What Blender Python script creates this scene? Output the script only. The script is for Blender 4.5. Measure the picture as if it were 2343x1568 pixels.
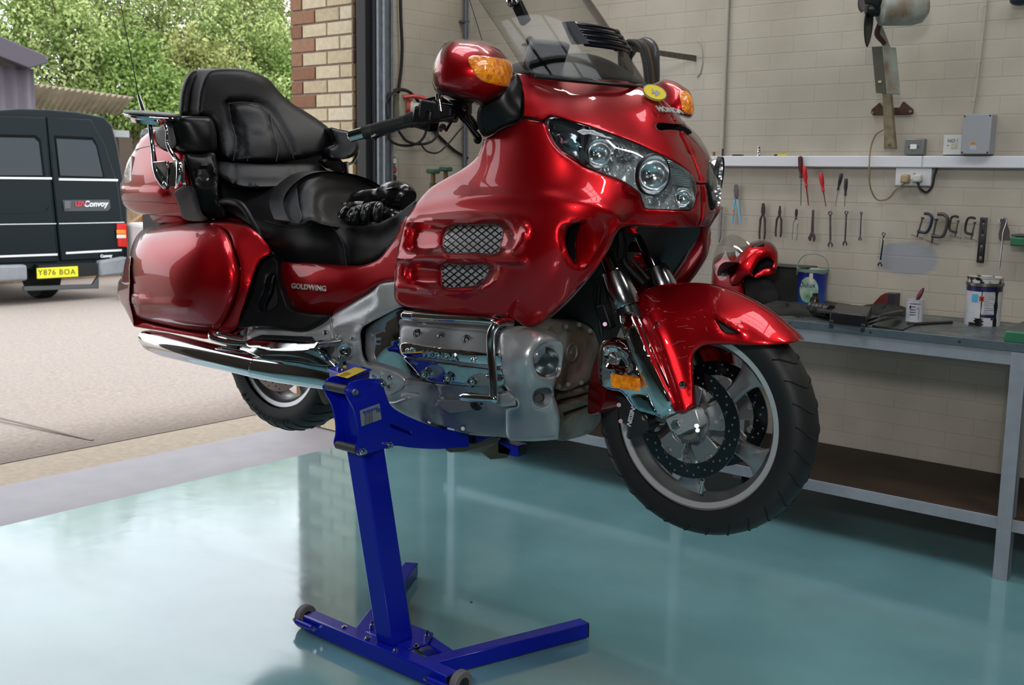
import bpy, bmesh, math, random
import numpy as np
from mathutils import Vector, Matrix
from mathutils.geometry import delaunay_2d_cdt, intersect_point_line
for o in list(bpy.data.objects): bpy.data.objects.remove(o)
random.seed(4)
SC = bpy.context.scene
COL = SC.collection
R = math.radians
PI = math.pi

# ------------------------------------------------ camera (world: X along the tool wall, Y towards it, Z up)
F_PX, CH = 2490.0, 1.42
pitch, roll, yaw = R(8.76), R(.83), R(-39.7)
FWD = Vector((math.sin(yaw)*math.cos(pitch), math.cos(yaw)*math.cos(pitch), -math.sin(pitch)))
_r0 = Vector((math.cos(yaw), -math.sin(yaw), 0))
_u0 = _r0.cross(FWD)
RT = _r0*math.cos(roll) + _u0*math.sin(roll)
UP = RT.cross(FWD)
CAM = Vector((0, 0, CH))
cd = bpy.data.cameras.new('camera')
cam = bpy.data.objects.new('camera', cd)
COL.objects.link(cam)
cd.sensor_width = 36.0
cd.lens = F_PX*36.0/2343.0
cd.clip_start = .05
cd.dof.use_dof = True
cd.dof.focus_distance = 3.1
cd.dof.aperture_fstop = 9.0
cam.matrix_world = Matrix(((RT.x, UP.x, -FWD.x, 0), (RT.y, UP.y, -FWD.y, 0), (RT.z, UP.z, -FWD.z, CH), (0, 0, 0, 1)))
SC.camera = cam
SC.view_settings.view_transform = 'Standard'
SC.view_settings.look = 'None'
SC.view_settings.gamma = 1
SC.view_settings.exposure = 0.0
SC.view_settings.use_curve_mapping = False

# ------------------------------------------------ world: flat overcast daylight
W = bpy.data.worlds.new('overcast'); SC.world = W; W.use_nodes = True
wn = W.node_tree; wn.nodes.clear()
wo = wn.nodes.new('ShaderNodeOutputWorld'); wb = wn.nodes.new('ShaderNodeBackground')
wt = wn.nodes.new('ShaderNodeTexCoord'); wm = wn.nodes.new('ShaderNodeTexNoise'); wr = wn.nodes.new('ShaderNodeValToRGB')
wm.inputs['Scale'].default_value = 2.2; wm.inputs['Detail'].default_value = 3
wr.color_ramp.elements[0].position = .3; wr.color_ramp.elements[0].color = (.78, .84, .92, 1)
wr.color_ramp.elements[1].position = .7; wr.color_ramp.elements[1].color = (1, 1, 1, 1)
wn.links.new(wt.outputs['Generated'], wm.inputs['Vector']); wn.links.new(wm.outputs['Fac'], wr.inputs['Fac'])
wn.links.new(wr.outputs['Color'], wb.inputs['Color']); wn.links.new(wb.outputs[0], wo.inputs[0])
wb.inputs['Strength'].default_value = 2.7

def area(name, loc, rot, sx, sy, power, col=(1, 1, 1)):
    l = bpy.data.lights.new(name, 'AREA'); l.shape = 'RECTANGLE'; l.size = sx; l.size_y = sy
    l.energy = power; l.color = col
    o = bpy.data.objects.new(name, l); COL.objects.link(o); o.location = loc; o.rotation_euler = rot
    return o
# two fluorescent battens, an unseen key light added behind the camera, the camera flash
area('batten_light', (-2.9, 3.9, 3.7), (0, 0, 0), 1.5, .12, 22, (1, .97, .92))
area('batten_light', (.6, 2.9, 3.7), (0, 0, 0), 1.5, .12, 30, (1, .97, .92))
area('added_key_light', (.4, -1.7, 3.0), (R(52), 0, R(28)), .55, .55, 80, (1, .98, .95))  # soft key light added to brighten the room, not a fitting of the workshop
pl = bpy.data.lights.new('camera_flash', 'POINT'); pl.energy = 30; pl.shadow_soft_size = .06; pl.color = (1, .98, .94)
po = bpy.data.objects.new('camera_flash', pl); COL.objects.link(po); po.location = (.12, -.12, 1.56)  # stands for the flash beside the camera

# ------------------------------------------------ helpers: materials
def lin(h):
    if isinstance(h, str):
        h = tuple(int(h[i:i+2], 16)/255 for i in (0, 2, 4))
    return tuple((c/12.92 if c <= .04045 else ((c+.055)/1.055)**2.4) for c in h[:3]) + (1,)
def mat(name, col, rough=.5, metal=0, coat=0, coat_rough=.03, spec=.5, noise=None, bump=None, emit=None, emit_s=0, trans=0, ior=1.45, alpha=1, rvar=None, col2=None, coat_ior=1.5):
    m = bpy.data.materials.new(name); m.use_nodes = True
    nt = m.node_tree; b = nt.nodes['Principled BSDF']; N = nt.nodes.new; L = nt.links.new
    c = lin(col)
    b.inputs['Base Color'].default_value = c
    b.inputs['Roughness'].default_value = rough; b.inputs['Metallic'].default_value = metal
    b.inputs['Coat Weight'].default_value = coat; b.inputs['Coat Roughness'].default_value = coat_rough; b.inputs['Coat IOR'].default_value = coat_ior
    b.inputs['Specular IOR Level'].default_value = spec; b.inputs['IOR'].default_value = ior
    b.inputs['Transmission Weight'].default_value = trans; b.inputs['Alpha'].default_value = alpha
    if emit: b.inputs['Emission Color'].default_value = lin(emit); b.inputs['Emission Strength'].default_value = emit_s
    tc = None
    if noise or bump or rvar:
        tc = N('ShaderNodeTexCoord')
    if noise:
        n = N('ShaderNodeTexNoise'); n.inputs['Scale'].default_value = noise[0]; n.inputs['Detail'].default_value = 5
        r = N('ShaderNodeValToRGB'); d = lin(col2) if col2 else tuple(x*(1-noise[1]) for x in c[:3])+(1,)
        lo, hi = (.42, .6) if col2 else (.3, .7)
        if len(noise) > 2: lo, hi = noise[2], noise[3]
        r.color_ramp.elements[0].position = lo; r.color_ramp.elements[0].color = d
        r.color_ramp.elements[1].position = hi; r.color_ramp.elements[1].color = c
        L(tc.outputs['Object'], n.inputs['Vector']); L(n.outputs['Fac'], r.inputs['Fac']); L(r.outputs['Color'], b.inputs['Base Color'])
    if rvar:
        n = N('ShaderNodeTexNoise'); n.inputs['Scale'].default_value = rvar[0]; n.inputs['Detail'].default_value = 4
        r = N('ShaderNodeMapRange'); r.inputs['From Min'].default_value = .35; r.inputs['From Max'].default_value = .65
        r.inputs['To Min'].default_value = rvar[1]; r.inputs['To Max'].default_value = rvar[2]
        L(tc.outputs['Object'], n.inputs['Vector']); L(n.outputs['Fac'], r.inputs['Value']); L(r.outputs[0], b.inputs['Roughness'])
    if bump:
        n = N('ShaderNodeTexNoise'); n.inputs['Scale'].default_value = bump[0]; n.inputs['Detail'].default_value = 3
        bp = N('ShaderNodeBump'); bp.inputs['Strength'].default_value = bump[1]; bp.inputs['Distance'].default_value = bump[2] if len(bump) > 2 else .002
        L(tc.outputs['Object'], n.inputs['Vector']); L(n.outputs['Fac'], bp.inputs['Height']); L(bp.outputs[0], b.inputs['Normal'])
    return m
def clear(name, tint=(.97, .97, .97), refl=1.0, ior=1.5, rough=.02):
    """thin clear sheet: see-through with a Fresnel-like reflection on both of its faces"""
    m = bpy.data.materials.new(name); m.use_nodes = True; nt = m.node_tree; nt.nodes.clear(); N = nt.nodes.new; L = nt.links.new
    o = N('ShaderNodeOutputMaterial'); mx = N('ShaderNodeMixShader'); t = N('ShaderNodeBsdfTransparent'); g = N('ShaderNodeBsdfGlossy'); f = N('ShaderNodeLayerWeight')
    f.inputs[0].default_value = .5; p = N('ShaderNodeMath'); p.operation = 'POWER'; p.inputs[1].default_value = 4.5; q = N('ShaderNodeMath'); q.operation = 'MULTIPLY_ADD'; q.inputs[1].default_value = .8; q.inputs[2].default_value = .03
    t.inputs[0].default_value = tint+(1,); g.inputs['Roughness'].default_value = rough; g.inputs[0].default_value = (refl, refl, refl, 1)
    L(f.outputs['Facing'], p.inputs[0]); L(p.outputs[0], q.inputs[0]); L(q.outputs[0], mx.inputs[0]); L(t.outputs[0], mx.inputs[1]); L(g.outputs[0], mx.inputs[2]); L(mx.outputs[0], o.inputs[0])
    return m

# ------------------------------------------------ helpers: meshes
def catmull(pts, n=6, closed=False):
    """smooth curve through the points (a repeated point is a corner)"""
    P = [Vector(p) for p in pts]; out = []; m = len(P)
    rng = range(m if closed else m-1)
    for i in rng:
        p1, p2 = P[i], P[(i+1) % m]
        if (p1-p2).length < 1e-7: continue
        p0 = P[i-1] if (closed or i > 0) else p1
        p3 = P[(i+2) % m] if (closed or i+2 < m) else p2
        d1, d0, d2 = (p2-p1).length, (p1-p0).length, (p3-p2).length
        if d0 < 1e-7: m1 = (p2-p1)
        else: m1 = ((p1-p0)/d0 + (p2-p1)/d1)*.5*d1
        if d2 < 1e-7: m2 = (p2-p1)
        else: m2 = ((p2-p1)/d1 + (p3-p2)/d2)*.5*d1
        for k in range(n):
            t = k/n; t2 = t*t; t3 = t2*t
            out.append(p1*(2*t3-3*t2+1) + m1*(t3-2*t2+t) + p2*(-2*t3+3*t2) + m2*(t3-t2))
    if not closed: out.append(P[-1].copy())
    return out
def frame_of(d):
    d = Vector(d).normalized()
    a = Vector((0, 0, 1)) if abs(d.z) < .9 else Vector((1, 0, 0))
    u = d.cross(a).normalized(); return u, d.cross(u).normalized(), d
class MB:
    def __init__(s): s.v = []; s.f = []
    def add(s, vs, fs):
        k = len(s.v); s.v += [tuple(v) for v in vs]; s.f += [tuple(i+k for i in f) for f in fs]; return s
    def box(s, c, d, rot=None, tap=1.0):
        c = Vector(c); x, y, z = [q/2 for q in d]; vs = []
        for sz in (-1, 1):
            t = tap if sz > 0 else 1
            for sy in (-1, 1):
                for sx in (-1, 1):
                    p = Vector((sx*x*t, sy*y*t, sz*z))
                    if rot is not None: p = rot @ p
                    vs.append(c+p)
        return s.add(vs, [(0, 2, 3, 1), (4, 5, 7, 6), (0, 1, 5, 4), (2, 6, 7, 3), (0, 4, 6, 2), (1, 3, 7, 5)])
    def cyl(s, a, b, r, r2=None, n=20, cap=True):
        r2 = r if r2 is None else r2; a, b = Vector(a), Vector(b); u, w, d = frame_of(b-a); vs = []
        for p, q in ((a, r), (b, r2)):
            for i in range(n): t = 2*PI*i/n; vs.append(p+(u*math.cos(t)+w*math.sin(t))*q)
        fs = [(i, (i+1) % n, n+(i+1) % n, n+i) for i in range(n)]
        if cap: fs += [tuple(range(n-1, -1, -1)), tuple(range(n, 2*n))]
        return s.add(vs, fs)
    def tube(s, path, r, n=10, cap=True, closed=False, sm=0, flat=1.0, up=None):
        if sm: path = catmull(path, sm, closed)
        P = [Vector(p) for p in path]; m = len(P); vs = []
        rr = r if hasattr(r, '__len__') else None
        prev = None
        for i, p in enumerate(P):
            d = (P[(i+1) % m]-P[i-1]) if closed or 0 < i < m-1 else (P[1]-P[0] if i == 0 else P[-1]-P[-2])
            d.normalize()
            if up is not None: u = d.cross(Vector(up)); u.normalize()
            elif prev is None: u = frame_of(d)[0]
            else: u = prev - d*prev.dot(d); u.normalize()
            prev = u; w = d.cross(u)
            if rr is None: q = r
            else:
                t = i/(m-1)*(len(rr)-1); k = min(int(t), len(rr)-2); q = rr[k]*(1-t+k)+rr[k+1]*(t-k)
            for j in range(n): a = 2*PI*j/n; vs.append(p+u*math.cos(a)*q+w*math.sin(a)*q*flat)
        fs = []
        for i in range(m if closed else m-1):
            a, b = i*n, ((i+1) % m)*n
            fs += [(a+j, a+(j+1) % n, b+(j+1) % n, b+j) for j in range(n)]
        if cap and not closed: fs += [tuple(range(n-1, -1, -1)), tuple(range((m-1)*n, m*n))]
        return s.add(vs, fs)
    def lathe(s, prof, o=(0, 0, 0), ax=(0, 0, 1), n=32, a0=0, a1=2*PI, cap=False):
        """prof = [(radius, height along axis)]"""
        u, w, d = frame_of(ax); o = Vector(o); vs = []; full = abs(a1-a0-2*PI) < 1e-6; m = len(prof); k = n if full else n+1
        for i in range(k):
            t = a0+(a1-a0)*i/n
            for r, h in prof: vs.append(o+(u*math.cos(t)+w*math.sin(t))*r+d*h)
        fs = []
        for i in range(n):
            a, b = i*m, ((i+1) % k)*m
            for j in range(m-1): fs.append((a+j, b+j, b+j+1, a+j+1))
        if cap:
            fs.append(tuple(i*m for i in range(k-1, -1, -1))); fs.append(tuple(i*m+m-1 for i in range(k)))
        return s.add(vs, fs)
    def prism(s, pts, d):
        """closed outline of 3D points swept by vector d"""
        P = [Vector(p) for p in pts]; d = Vector(d); n = len(P)
        return s.add(P+[p+d for p in P], [tuple(range(n-1, -1, -1)), tuple(range(n, 2*n))]+[(i, (i+1) % n, n+(i+1) % n, n+i) for i in range(n)])
    def grid(s, rows, closed=False):
        m = len(rows[0]); vs = [p for r in rows for p in r]; fs = []
        for i in range(len(rows)-1):
            for j in range(m if closed else m-1): fs.append((i*m+j, i*m+(j+1) % m, (i+1)*m+(j+1) % m, (i+1)*m+j))
        return s.add(vs, fs)
    def loft(s, rows):
        """closed rings lofted and capped"""
        m = len(rows[0]); s.grid(rows, True); k = len(s.v)-m*len(rows)
        s.f.append(tuple(k+i for i in range(m-1, -1, -1))); s.f.append(tuple(k+(len(rows)-1)*m+i for i in range(m))); return s
    def ball(s, c, r, n=16, sc=(1, 1, 1)):
        vs = []; fs = []; h = n//2
        for i in range(h+1):
            for j in range(n):
                a, b = PI*i/h, 2*PI*j/n
                vs.append((c[0]+r*sc[0]*math.sin(a)*math.cos(b), c[1]+r*sc[1]*math.sin(a)*math.sin(b), c[2]+r*sc[2]*math.cos(a)))
        for i in range(h):
            for j in range(n): fs.append((i*n+j, (i+1)*n+j, (i+1)*n+(j+1) % n, i*n+(j+1) % n))
        return s.add(vs, fs)
    def build(s, name, m=None, parent=None, bevel=0, sub=0, ang=35, solid=0, seg=2, loc=None, weld=True, smooth=True, off=-1):
        me = bpy.data.meshes.new(name); me.from_pydata(s.v, [], s.f)
        bm = bmesh.new(); bm.from_mesh(me)
        if weld: bmesh.ops.remove_doubles(bm, verts=bm.verts, dist=1e-5)
        bmesh.ops.recalc_face_normals(bm, faces=bm.faces)
        bm.to_mesh(me); bm.free(); me.update()
        return finish(me, name, m, parent, bevel, sub, ang, solid, seg, loc, smooth, off)
def finish(me, name, m, parent=None, bevel=0, sub=0, ang=35, solid=0, seg=2, loc=None, smooth=True, off=-1):
    if m:
        for mm in (m if isinstance(m, (list, tuple)) else [m]): me.materials.append(mm)
    if smooth:
        me.shade_smooth()
        if ang < 180: me.set_sharp_from_angle(angle=R(ang))
    o = bpy.data.objects.new(name, me); COL.objects.link(o)
    if parent: o.parent = parent
    if loc is not None: o.location = loc
    if solid:
        q = o.modifiers.new('s', 'SOLIDIFY'); q.thickness = solid; q.offset = off
    if sub:
        q = o.modifiers.new('u', 'SUBSURF'); q.levels = sub; q.render_levels = sub
    if bevel:
        q = o.modifiers.new('b', 'BEVEL'); q.width = bevel; q.segments = seg; q.limit_method = 'ANGLE'; q.angle_limit = R(35)
    return o
def tag(o, label=None, cat=None, group=None, kind=None):
    if label: o['label'] = label
    if cat: o['category'] = cat
    if group: o['group'] = group
    if kind: o['kind'] = kind
    return o
def thing(name, label, cat, loc=(0, 0, 0), rot=(0, 0, 0), group=None):
    o = bpy.data.objects.new(name, None); COL.objects.link(o); o.location = loc; o.rotation_euler = rot; o.empty_display_size = .05
    return tag(o, label, cat, group)
def box1(name, c, d, m, parent=None, bevel=0, rot=None):
    return MB().box(c, d, rot).build(name, m, parent, bevel)
def text(name, s, size, m, parent, origin, xdir, ydir, depth=.001, align='CENTER', bold=0, shear=0, spacing=1.0, sx=1.0):
    """raised lettering built as a mesh; origin/xdir/ydir in the parent's coordinates"""
    cu = bpy.data.curves.new(name, 'FONT'); cu.body = s; cu.size = size; cu.extrude = depth; cu.align_x = align; cu.align_y = 'CENTER'
    cu.offset = bold; cu.shear = shear; cu.space_character = spacing; cu.resolution_u = 3
    t = bpy.data.objects.new(name, cu); COL.objects.link(t)
    me = bpy.data.meshes.new_from_object(t.evaluated_get(bpy.context.evaluated_depsgraph_get()))
    bpy.data.objects.remove(t); bpy.data.curves.remove(cu)
    X = Vector(xdir).normalized(); Z = X.cross(Vector(ydir)).normalized(); Y = Z.cross(X)
    M = Matrix(((X.x, Y.x, Z.x, origin[0]), (X.y, Y.y, Z.y, origin[1]), (X.z, Y.z, Z.z, origin[2]), (0, 0, 0, 1)))
    me.transform(M @ Matrix.Diagonal((sx, 1, 1, 1)))
    me.materials.clear()
    return finish(me, name, m, parent, ang=30)

# ------------------------------------------------ a sight line meets a plane of known distance
def sight(px, py): return FWD + RT*((px-1171.5)/F_PX) - UP*((py-784)/F_PX)
def hit(px, py, ax, val):
    r = sight(px, py); return CAM + r*((val-CAM[ax])/r[ax])
# ------------------------------------------------ materials of the place
def wall_mat(name, c1, c2, rowh=.0733, bw=.225, mort=.003, patch=True, strength=.25):
    m = bpy.data.materials.new(name); m.use_nodes = True; nt = m.node_tree; N = nt.nodes.new; L = nt.links.new
    b = nt.nodes['Principled BSDF']; b.inputs['Roughness'].default_value = .55
    tc = N('ShaderNodeTexCoord'); mp = N('ShaderNodeMapping'); L(tc.outputs['UV'], mp.inputs['Vector'])
    br = N('ShaderNodeTexBrick'); br.inputs['Scale'].default_value = 1; br.inputs['Brick Width'].default_value = bw; br.inputs['Row Height'].default_value = rowh
    br.inputs['Mortar Size'].default_value = mort; br.inputs['Mortar Smooth'].default_value = .6
    L(mp.outputs[0], br.inputs['Vector'])
    no = N('ShaderNodeTexNoise'); no.inputs['Scale'].default_value = 2.3; no.inputs['Detail'].default_value = 7; L(tc.outputs['UV'], no.inputs['Vector'])
    rp = N('ShaderNodeValToRGB'); rp.color_ramp.elements[0].color = lin(c2); rp.color_ramp.elements[1].color = lin(c1)
    rp.color_ramp.elements[0].position = .35; rp.color_ramp.elements[1].position = .62; L(no.outputs['Fac'], rp.inputs['Fac'])
    mx = N('ShaderNodeMix'); mx.data_type = 'RGBA'; mx.blend_type = 'MULTIPLY'; mx.inputs['B'].default_value = (.88, .87, .86, 1)
    L(br.outputs['Fac'], mx.inputs['Factor']); L(rp.outputs['Color'], mx.inputs['A'])
    out = mx.outputs['Result']
    if patch:  # roughly painted grey oval and small holes
        sp = N('ShaderNodeSeparateXYZ'); L(tc.outputs['UV'], sp.inputs[0])
        def math_(op, a, bb):
            q = N('ShaderNodeMath'); q.operation = op
            for i, z in enumerate((a, bb)):
                if isinstance(z, (int, float)): q.inputs[i].default_value = z
                else: L(z, q.inputs[i])
            return q.outputs[0]
        n2 = N('ShaderNodeTexNoise'); n2.inputs['Scale'].default_value = 9; n2.inputs['Detail'].default_value = 4
        mp2 = N('ShaderNodeMapping'); mp2.inputs['Scale'].default_value = (1, 6, 1); L(tc.outputs['UV'], mp2.inputs['Vector']); L(mp2.outputs[0], n2.inputs['Vector'])
        dx = math_('DIVIDE', math_('SUBTRACT', sp.outputs[0], -1.675), .125); dy = math_('DIVIDE', math_('SUBTRACT', sp.outputs[1], 1.09), .068)
        ss = math_('ADD', math_('POWER', math_('ABSOLUTE', dx, 0), 2.6), math_('POWER', math_('ABSOLUTE', dy, 0), 2.6))
        ss = math_('ADD', ss, math_('MULTIPLY', math_('SUBTRACT', n2.outputs['Fac'], .5), 1.3))
        mr = N('ShaderNodeMapRange'); mr.inputs['From Min'].default_value = 1.25; mr.inputs['From Max'].default_value = .8; L(ss, mr.inputs['Value'])
        m2 = N('ShaderNodeMix'); m2.data_type = 'RGBA'; m2.inputs['B'].default_value = lin('8f9298'); L(mr.outputs[0], m2.inputs['Factor']); L(out, m2.inputs['A'])
        out = m2.outputs['Result']
        vo = N('ShaderNodeTexVoronoi'); vo.inputs['Scale'].default_value = 3.1; L(tc.outputs['UV'], vo.inputs['Vector'])
        m3 = N('ShaderNodeMapRange'); m3.inputs['From Min'].default_value = .02; m3.inputs['From Max'].default_value = .03; L(vo.outputs['Distance'], m3.inputs['Value'])
        m4 = N('ShaderNodeMix'); m4.data_type = 'RGBA'; m4.inputs['A'].default_value = lin('5a544c'); L(m3.outputs[0], m4.inputs['Factor']); L(out, m4.inputs['B'])
        out = m4.outputs['Result']
    L(out, b.inputs['Base Color'])
    n3 = N('ShaderNodeTexNoise'); n3.inputs['Scale'].default_value = 60; L(tc.outputs['UV'], n3.inputs['Vector'])
    ad = N('ShaderNodeMath'); ad.operation = 'MULTIPLY_ADD'; ad.inputs[1].default_value = -1; L(br.outputs['Fac'], ad.inputs[0]); 
    sc = N('ShaderNodeMath'); sc.operation = 'MULTIPLY'; sc.inputs[1].default_value = .25; L(n3.outputs['Fac'], sc.inputs[0]); L(sc.outputs[0], ad.inputs[2])
    bm_ = N('ShaderNodeBump'); bm_.inputs['Strength'].default_value = strength; bm_.inputs['Distance'].default_value = .006; L(ad.outputs[0], bm_.inputs['Height']); L(bm_.outputs[0], b.inputs['Normal'])
    return m
def floor_mat():
    m = mat('epoxy_floor', '6d9398', .12)
    nt = m.node_tree; N = nt.nodes.new; L = nt.links.new; b = nt.nodes['Principled BSDF']
    tc = N('ShaderNodeTexCoord')
    n = N('ShaderNodeTexNoise'); n.inputs['Scale'].default_value = 1.3; n.inputs['Detail'].default_value = 6; L(tc.outputs['Object'], n.inputs['Vector'])
    r = N('ShaderNodeValToRGB'); r.color_ramp.elements[0].position = .3; r.color_ramp.elements[0].color = lin('5f8a92'); r.color_ramp.elements[1].position = .75; r.color_ramp.elements[1].color = lin('7cabb0')
    L(n.outputs['Fac'], r.inputs['Fac']); L(r.outputs['Color'], b.inputs['Base Color'])
    n2 = N('ShaderNodeTexNoise'); n2.inputs['Scale'].default_value = 2.0; n2.inputs['Detail'].default_value = 6; n2.inputs['Distortion'].default_value = .6
    mp = N('ShaderNodeMapping'); mp.inputs['Scale'].default_value = (1.0, 2.6, 1); mp.inputs['Rotation'].default_value = (0, 0, .5); L(tc.outputs['Object'], mp.inputs['Vector']); L(mp.outputs[0], n2.inputs['Vector'])
    mr = N('ShaderNodeMapRange'); mr.inputs['From Min'].default_value = .38; mr.inputs['From Max'].default_value = .68; mr.inputs['To Min'].default_value = .06; mr.inputs['To Max'].default_value = .2
    L(n2.outputs['Fac'], mr.inputs['Value']); L(mr.outputs[0], b.inputs['Roughness'])
    n3 = N('ShaderNodeTexNoise'); n3.inputs['Scale'].default_value = 7; n3.inputs['Detail'].default_value = 2; L(tc.outputs['Object'], n3.inputs['Vector'])
    bu = N('ShaderNodeBump'); bu.inputs['Strength'].default_value = .12; bu.inputs['Distance'].default_value = .01; L(n3.outputs['Fac'], bu.inputs['Height']); L(bu.outputs[0], b.inputs['Normal'])
    b.inputs['Coat Weight'].default_value = .9; b.inputs['Coat Roughness'].default_value = .08
    return m
M_wall = wall_mat('painted_block', 'b3ac9f', 'a19a8c')
M_wall2 = wall_mat('painted_block_side', 'aca598', '9b9486', patch=False)
M_floor = floor_mat()
M_strip = mat('grey_paint', '97949a', .6, noise=(6, .12))
M_conc = mat('concrete', 'a79b92', .9, noise=(40, .28), bump=(120, .4, .004))
M_conc2 = mat('concrete_apron', 'a39686', .9, noise=(25, .2), bump=(120, .4, .004))
M_white = mat('white_trunking', 'd4d6dc', .35)
M_galv = mat('galvanised', '8b9096', .35, .7, noise=(30, .25))
M_black = mat('black_plastic', '17171a', .35)
M_rubber = mat('black_rubber', '1b1b1d', .6, noise=(60, .3))
M_steel = mat('steel_tool', '8d9094', .28, .95, noise=(80, .35), bump=(200, .15))
M_chrome = mat('chrome', 'e2e4e6', .05, 1)

def wall_uv(o, ax, ay):
    me = o.data; uv = me.uv_layers.new(name='UVMap')
    for l in me.loops:
        c = me.vertices[l.vertex_index].co; uv.data[l.index].uv = (c[ax], c[ay])
def struct(o): o['kind'] = 'structure'; return o
WY, WX = 4.65, -4.22
ZC = 3.9
struct(box1('floor', ((WX-.02+3)/2, (WY-4)/2, -.05), (3-WX+.02, WY+4, .1), M_floor))
o = struct(box1('wall_back', ((WX+3)/2, WY+.1, ZC/2), (3-WX+.6, .2, ZC), M_wall)); wall_uv(o, 0, 2)
o = struct(MB().box((WX-.1, (4.0+WY)/2+.1, ZC/2), (.2, WY-4.0+.2, ZC)).build('wall_left', M_wall2)); wall_uv(o, 1, 2)
o = struct(box1('wall_left', (WX-.15, 2.6, 3.3), (.3, 2.8, 1.2), M_wall2)); wall_uv(o, 1, 2)
M_front = mat('dark_brick', '40372f', .8, noise=(3, .3))
struct(MB().box((WX-.15, -1.4, ZC/2), (.3, 5.2, ZC)).build('wall_left', M_front))
struct(box1('wall_front', (-.6, -4.05, ZC/2), (7.6, .1, ZC), M_front))
struct(box1('wall_right', (3.05, .3, ZC/2), (.1, 8.8, ZC), M_front))
# ceiling with two rooflights (glazed openings to the overcast sky)
cm = MB()
xs = [-4.6, -3.3, -2.5, -1.1, -.3, 3.1]; ys = [-4.1, 1.7, 3.5, 4.85]
for i in range(5):
    for j in range(3):
        if i in (1, 3) and j == 1: continue
        cm.box(((xs[i]+xs[i+1])/2, (ys[j]+ys[j+1])/2, ZC+.05), (xs[i+1]-xs[i], ys[j+1]-ys[j], .1))
struct(cm.build('ceiling', mat('ceiling_board', '5c5a55', .8), weld=False))
M_glazing = mat('rooflight_glazing', 'ffffff', .5, emit='f4f8ff', emit_s=7.0)
for k, i in enumerate((1, 3)):
    w = struct(box1('window_%d' % (k+1), ((xs[i]+xs[i+1])/2, 2.6, ZC+.13), (xs[i+1]-xs[i], 1.8, .02), M_glazing))
    g = MB()
    for t in range(1, 3): g.box(((xs[i]+xs[i+1])/2, 1.7+1.8*t/3, ZC+.1), (xs[i+1]-xs[i], .05, .05))
    g.box(((xs[i]+xs[i+1])/2, 2.6, ZC+.1), (.04, 1.8, .05))
    g.build('glazing_bar', M_galv, w)
# brick pillar at the door opening
def brick_mat(name, face):
    m = bpy.data.materials.new(name); m.use_nodes = True; nt = m.node_tree; N = nt.nodes.new; L = nt.links.new
    b = nt.nodes['Principled BSDF']; b.inputs['Roughness'].default_value = .85
    at = N('ShaderNodeVertexColor'); at.layer_name = 'Col'
    tc = N('ShaderNodeTexCoord'); n = N('ShaderNodeTexNoise'); n.inputs['Scale'].default_value = 30; n.inputs['Detail'].default_value = 6
    L(tc.outputs['Object'], n.inputs['Vector'])
    r = N('ShaderNodeMapRange'); r.inputs['To Min'].default_value = .62; r.inputs['To Max'].default_value = 1.12; L(n.outputs['Fac'], r.inputs['Value'])
    mx = N('ShaderNodeMix'); mx.data_type = 'RGBA'; mx.blend_type = 'MULTIPLY'; mx.inputs['Factor'].default_value = 1
    L(at.outputs['Color'], mx.inputs['A']); L(r.outputs[0], mx.inputs['B']); L(mx.outputs['Result'], b.inputs['Base Color'])
    bu = N('ShaderNodeBump'); bu.inputs['Strength'].default_value = .5; bu.inputs['Distance'].default_value = .004; L(n.outputs['Fac'], bu.inputs['Height']); L(bu.outputs[0], b.inputs['Normal'])
    return m
def brick_pillar():
    mb = MB(); cols = []
    def bx(c, d, col):
        mb.box(c, d); cols.extend([lin(col)]*6)
    XO, XI, YF = -4.835, -4.335, 3.9
    bx(((XO+XI)/2, YF+.32, 1.95), (XI-XO-.012, .62, 3.9), 'a08a80')   # mortar core
    rnd = random.Random(7); ch = .0733; z = .0; k = 0
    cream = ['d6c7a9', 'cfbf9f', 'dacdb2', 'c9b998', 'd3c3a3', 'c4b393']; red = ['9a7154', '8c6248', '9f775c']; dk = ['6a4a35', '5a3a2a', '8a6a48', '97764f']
    while z < 3.85:
        # reveal face (parallel to the tool wall)
        L_ = XI-XO; cuts = [0, .09, .305, .50] if False else ([0, .105, .315, .5] if k % 2 else [0, .205, .41, .5])
        if k % 2 == 0: cuts = [0, .205, .40, .5]
        else: cuts = [0, .1, .3, .5]
        for i in range(3):
            a, e = cuts[i], cuts[i+1]
            c = rnd.choice(red) if i == 0 else rnd.choice(cream)
            bx((XO+(a+e)/2, YF+.05, z+ch/2), (e-a-.01, .1, ch-.011), c)
        # inner face (towards the room), darker bricks
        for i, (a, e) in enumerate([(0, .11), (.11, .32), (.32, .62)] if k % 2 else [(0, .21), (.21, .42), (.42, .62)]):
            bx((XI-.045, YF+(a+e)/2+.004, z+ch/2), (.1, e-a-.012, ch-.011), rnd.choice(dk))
        z += ch; k += 1
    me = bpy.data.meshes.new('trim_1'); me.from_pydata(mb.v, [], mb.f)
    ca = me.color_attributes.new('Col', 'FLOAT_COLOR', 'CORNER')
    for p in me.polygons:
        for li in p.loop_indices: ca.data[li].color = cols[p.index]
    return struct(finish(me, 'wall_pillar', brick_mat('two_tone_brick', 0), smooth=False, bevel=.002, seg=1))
brick_pillar()
# roller door guide: black seal and galvanised channel
d1 = struct(MB().box((-4.26, 3.915, 1.9), (.07, .05, 3.8)).build('door_1', M_rubber, bevel=.004))
gm = MB(); gm.box((-4.2, 3.975, 1.9), (.05, .085, 3.8)); gm.box((-4.165, 3.957, 1.9), (.03, .012, 3.8)); gm.box((-4.165, 4.006, 1.9), (.03, .012, 3.8))
gm.build('door_guide_channel', M_galv, d1, .002)
MB().tube([(-4.20, 3.93, 0), (-4.2, 3.93, 3.8)], .008).build('seal_strip', M_black, d1)
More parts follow.
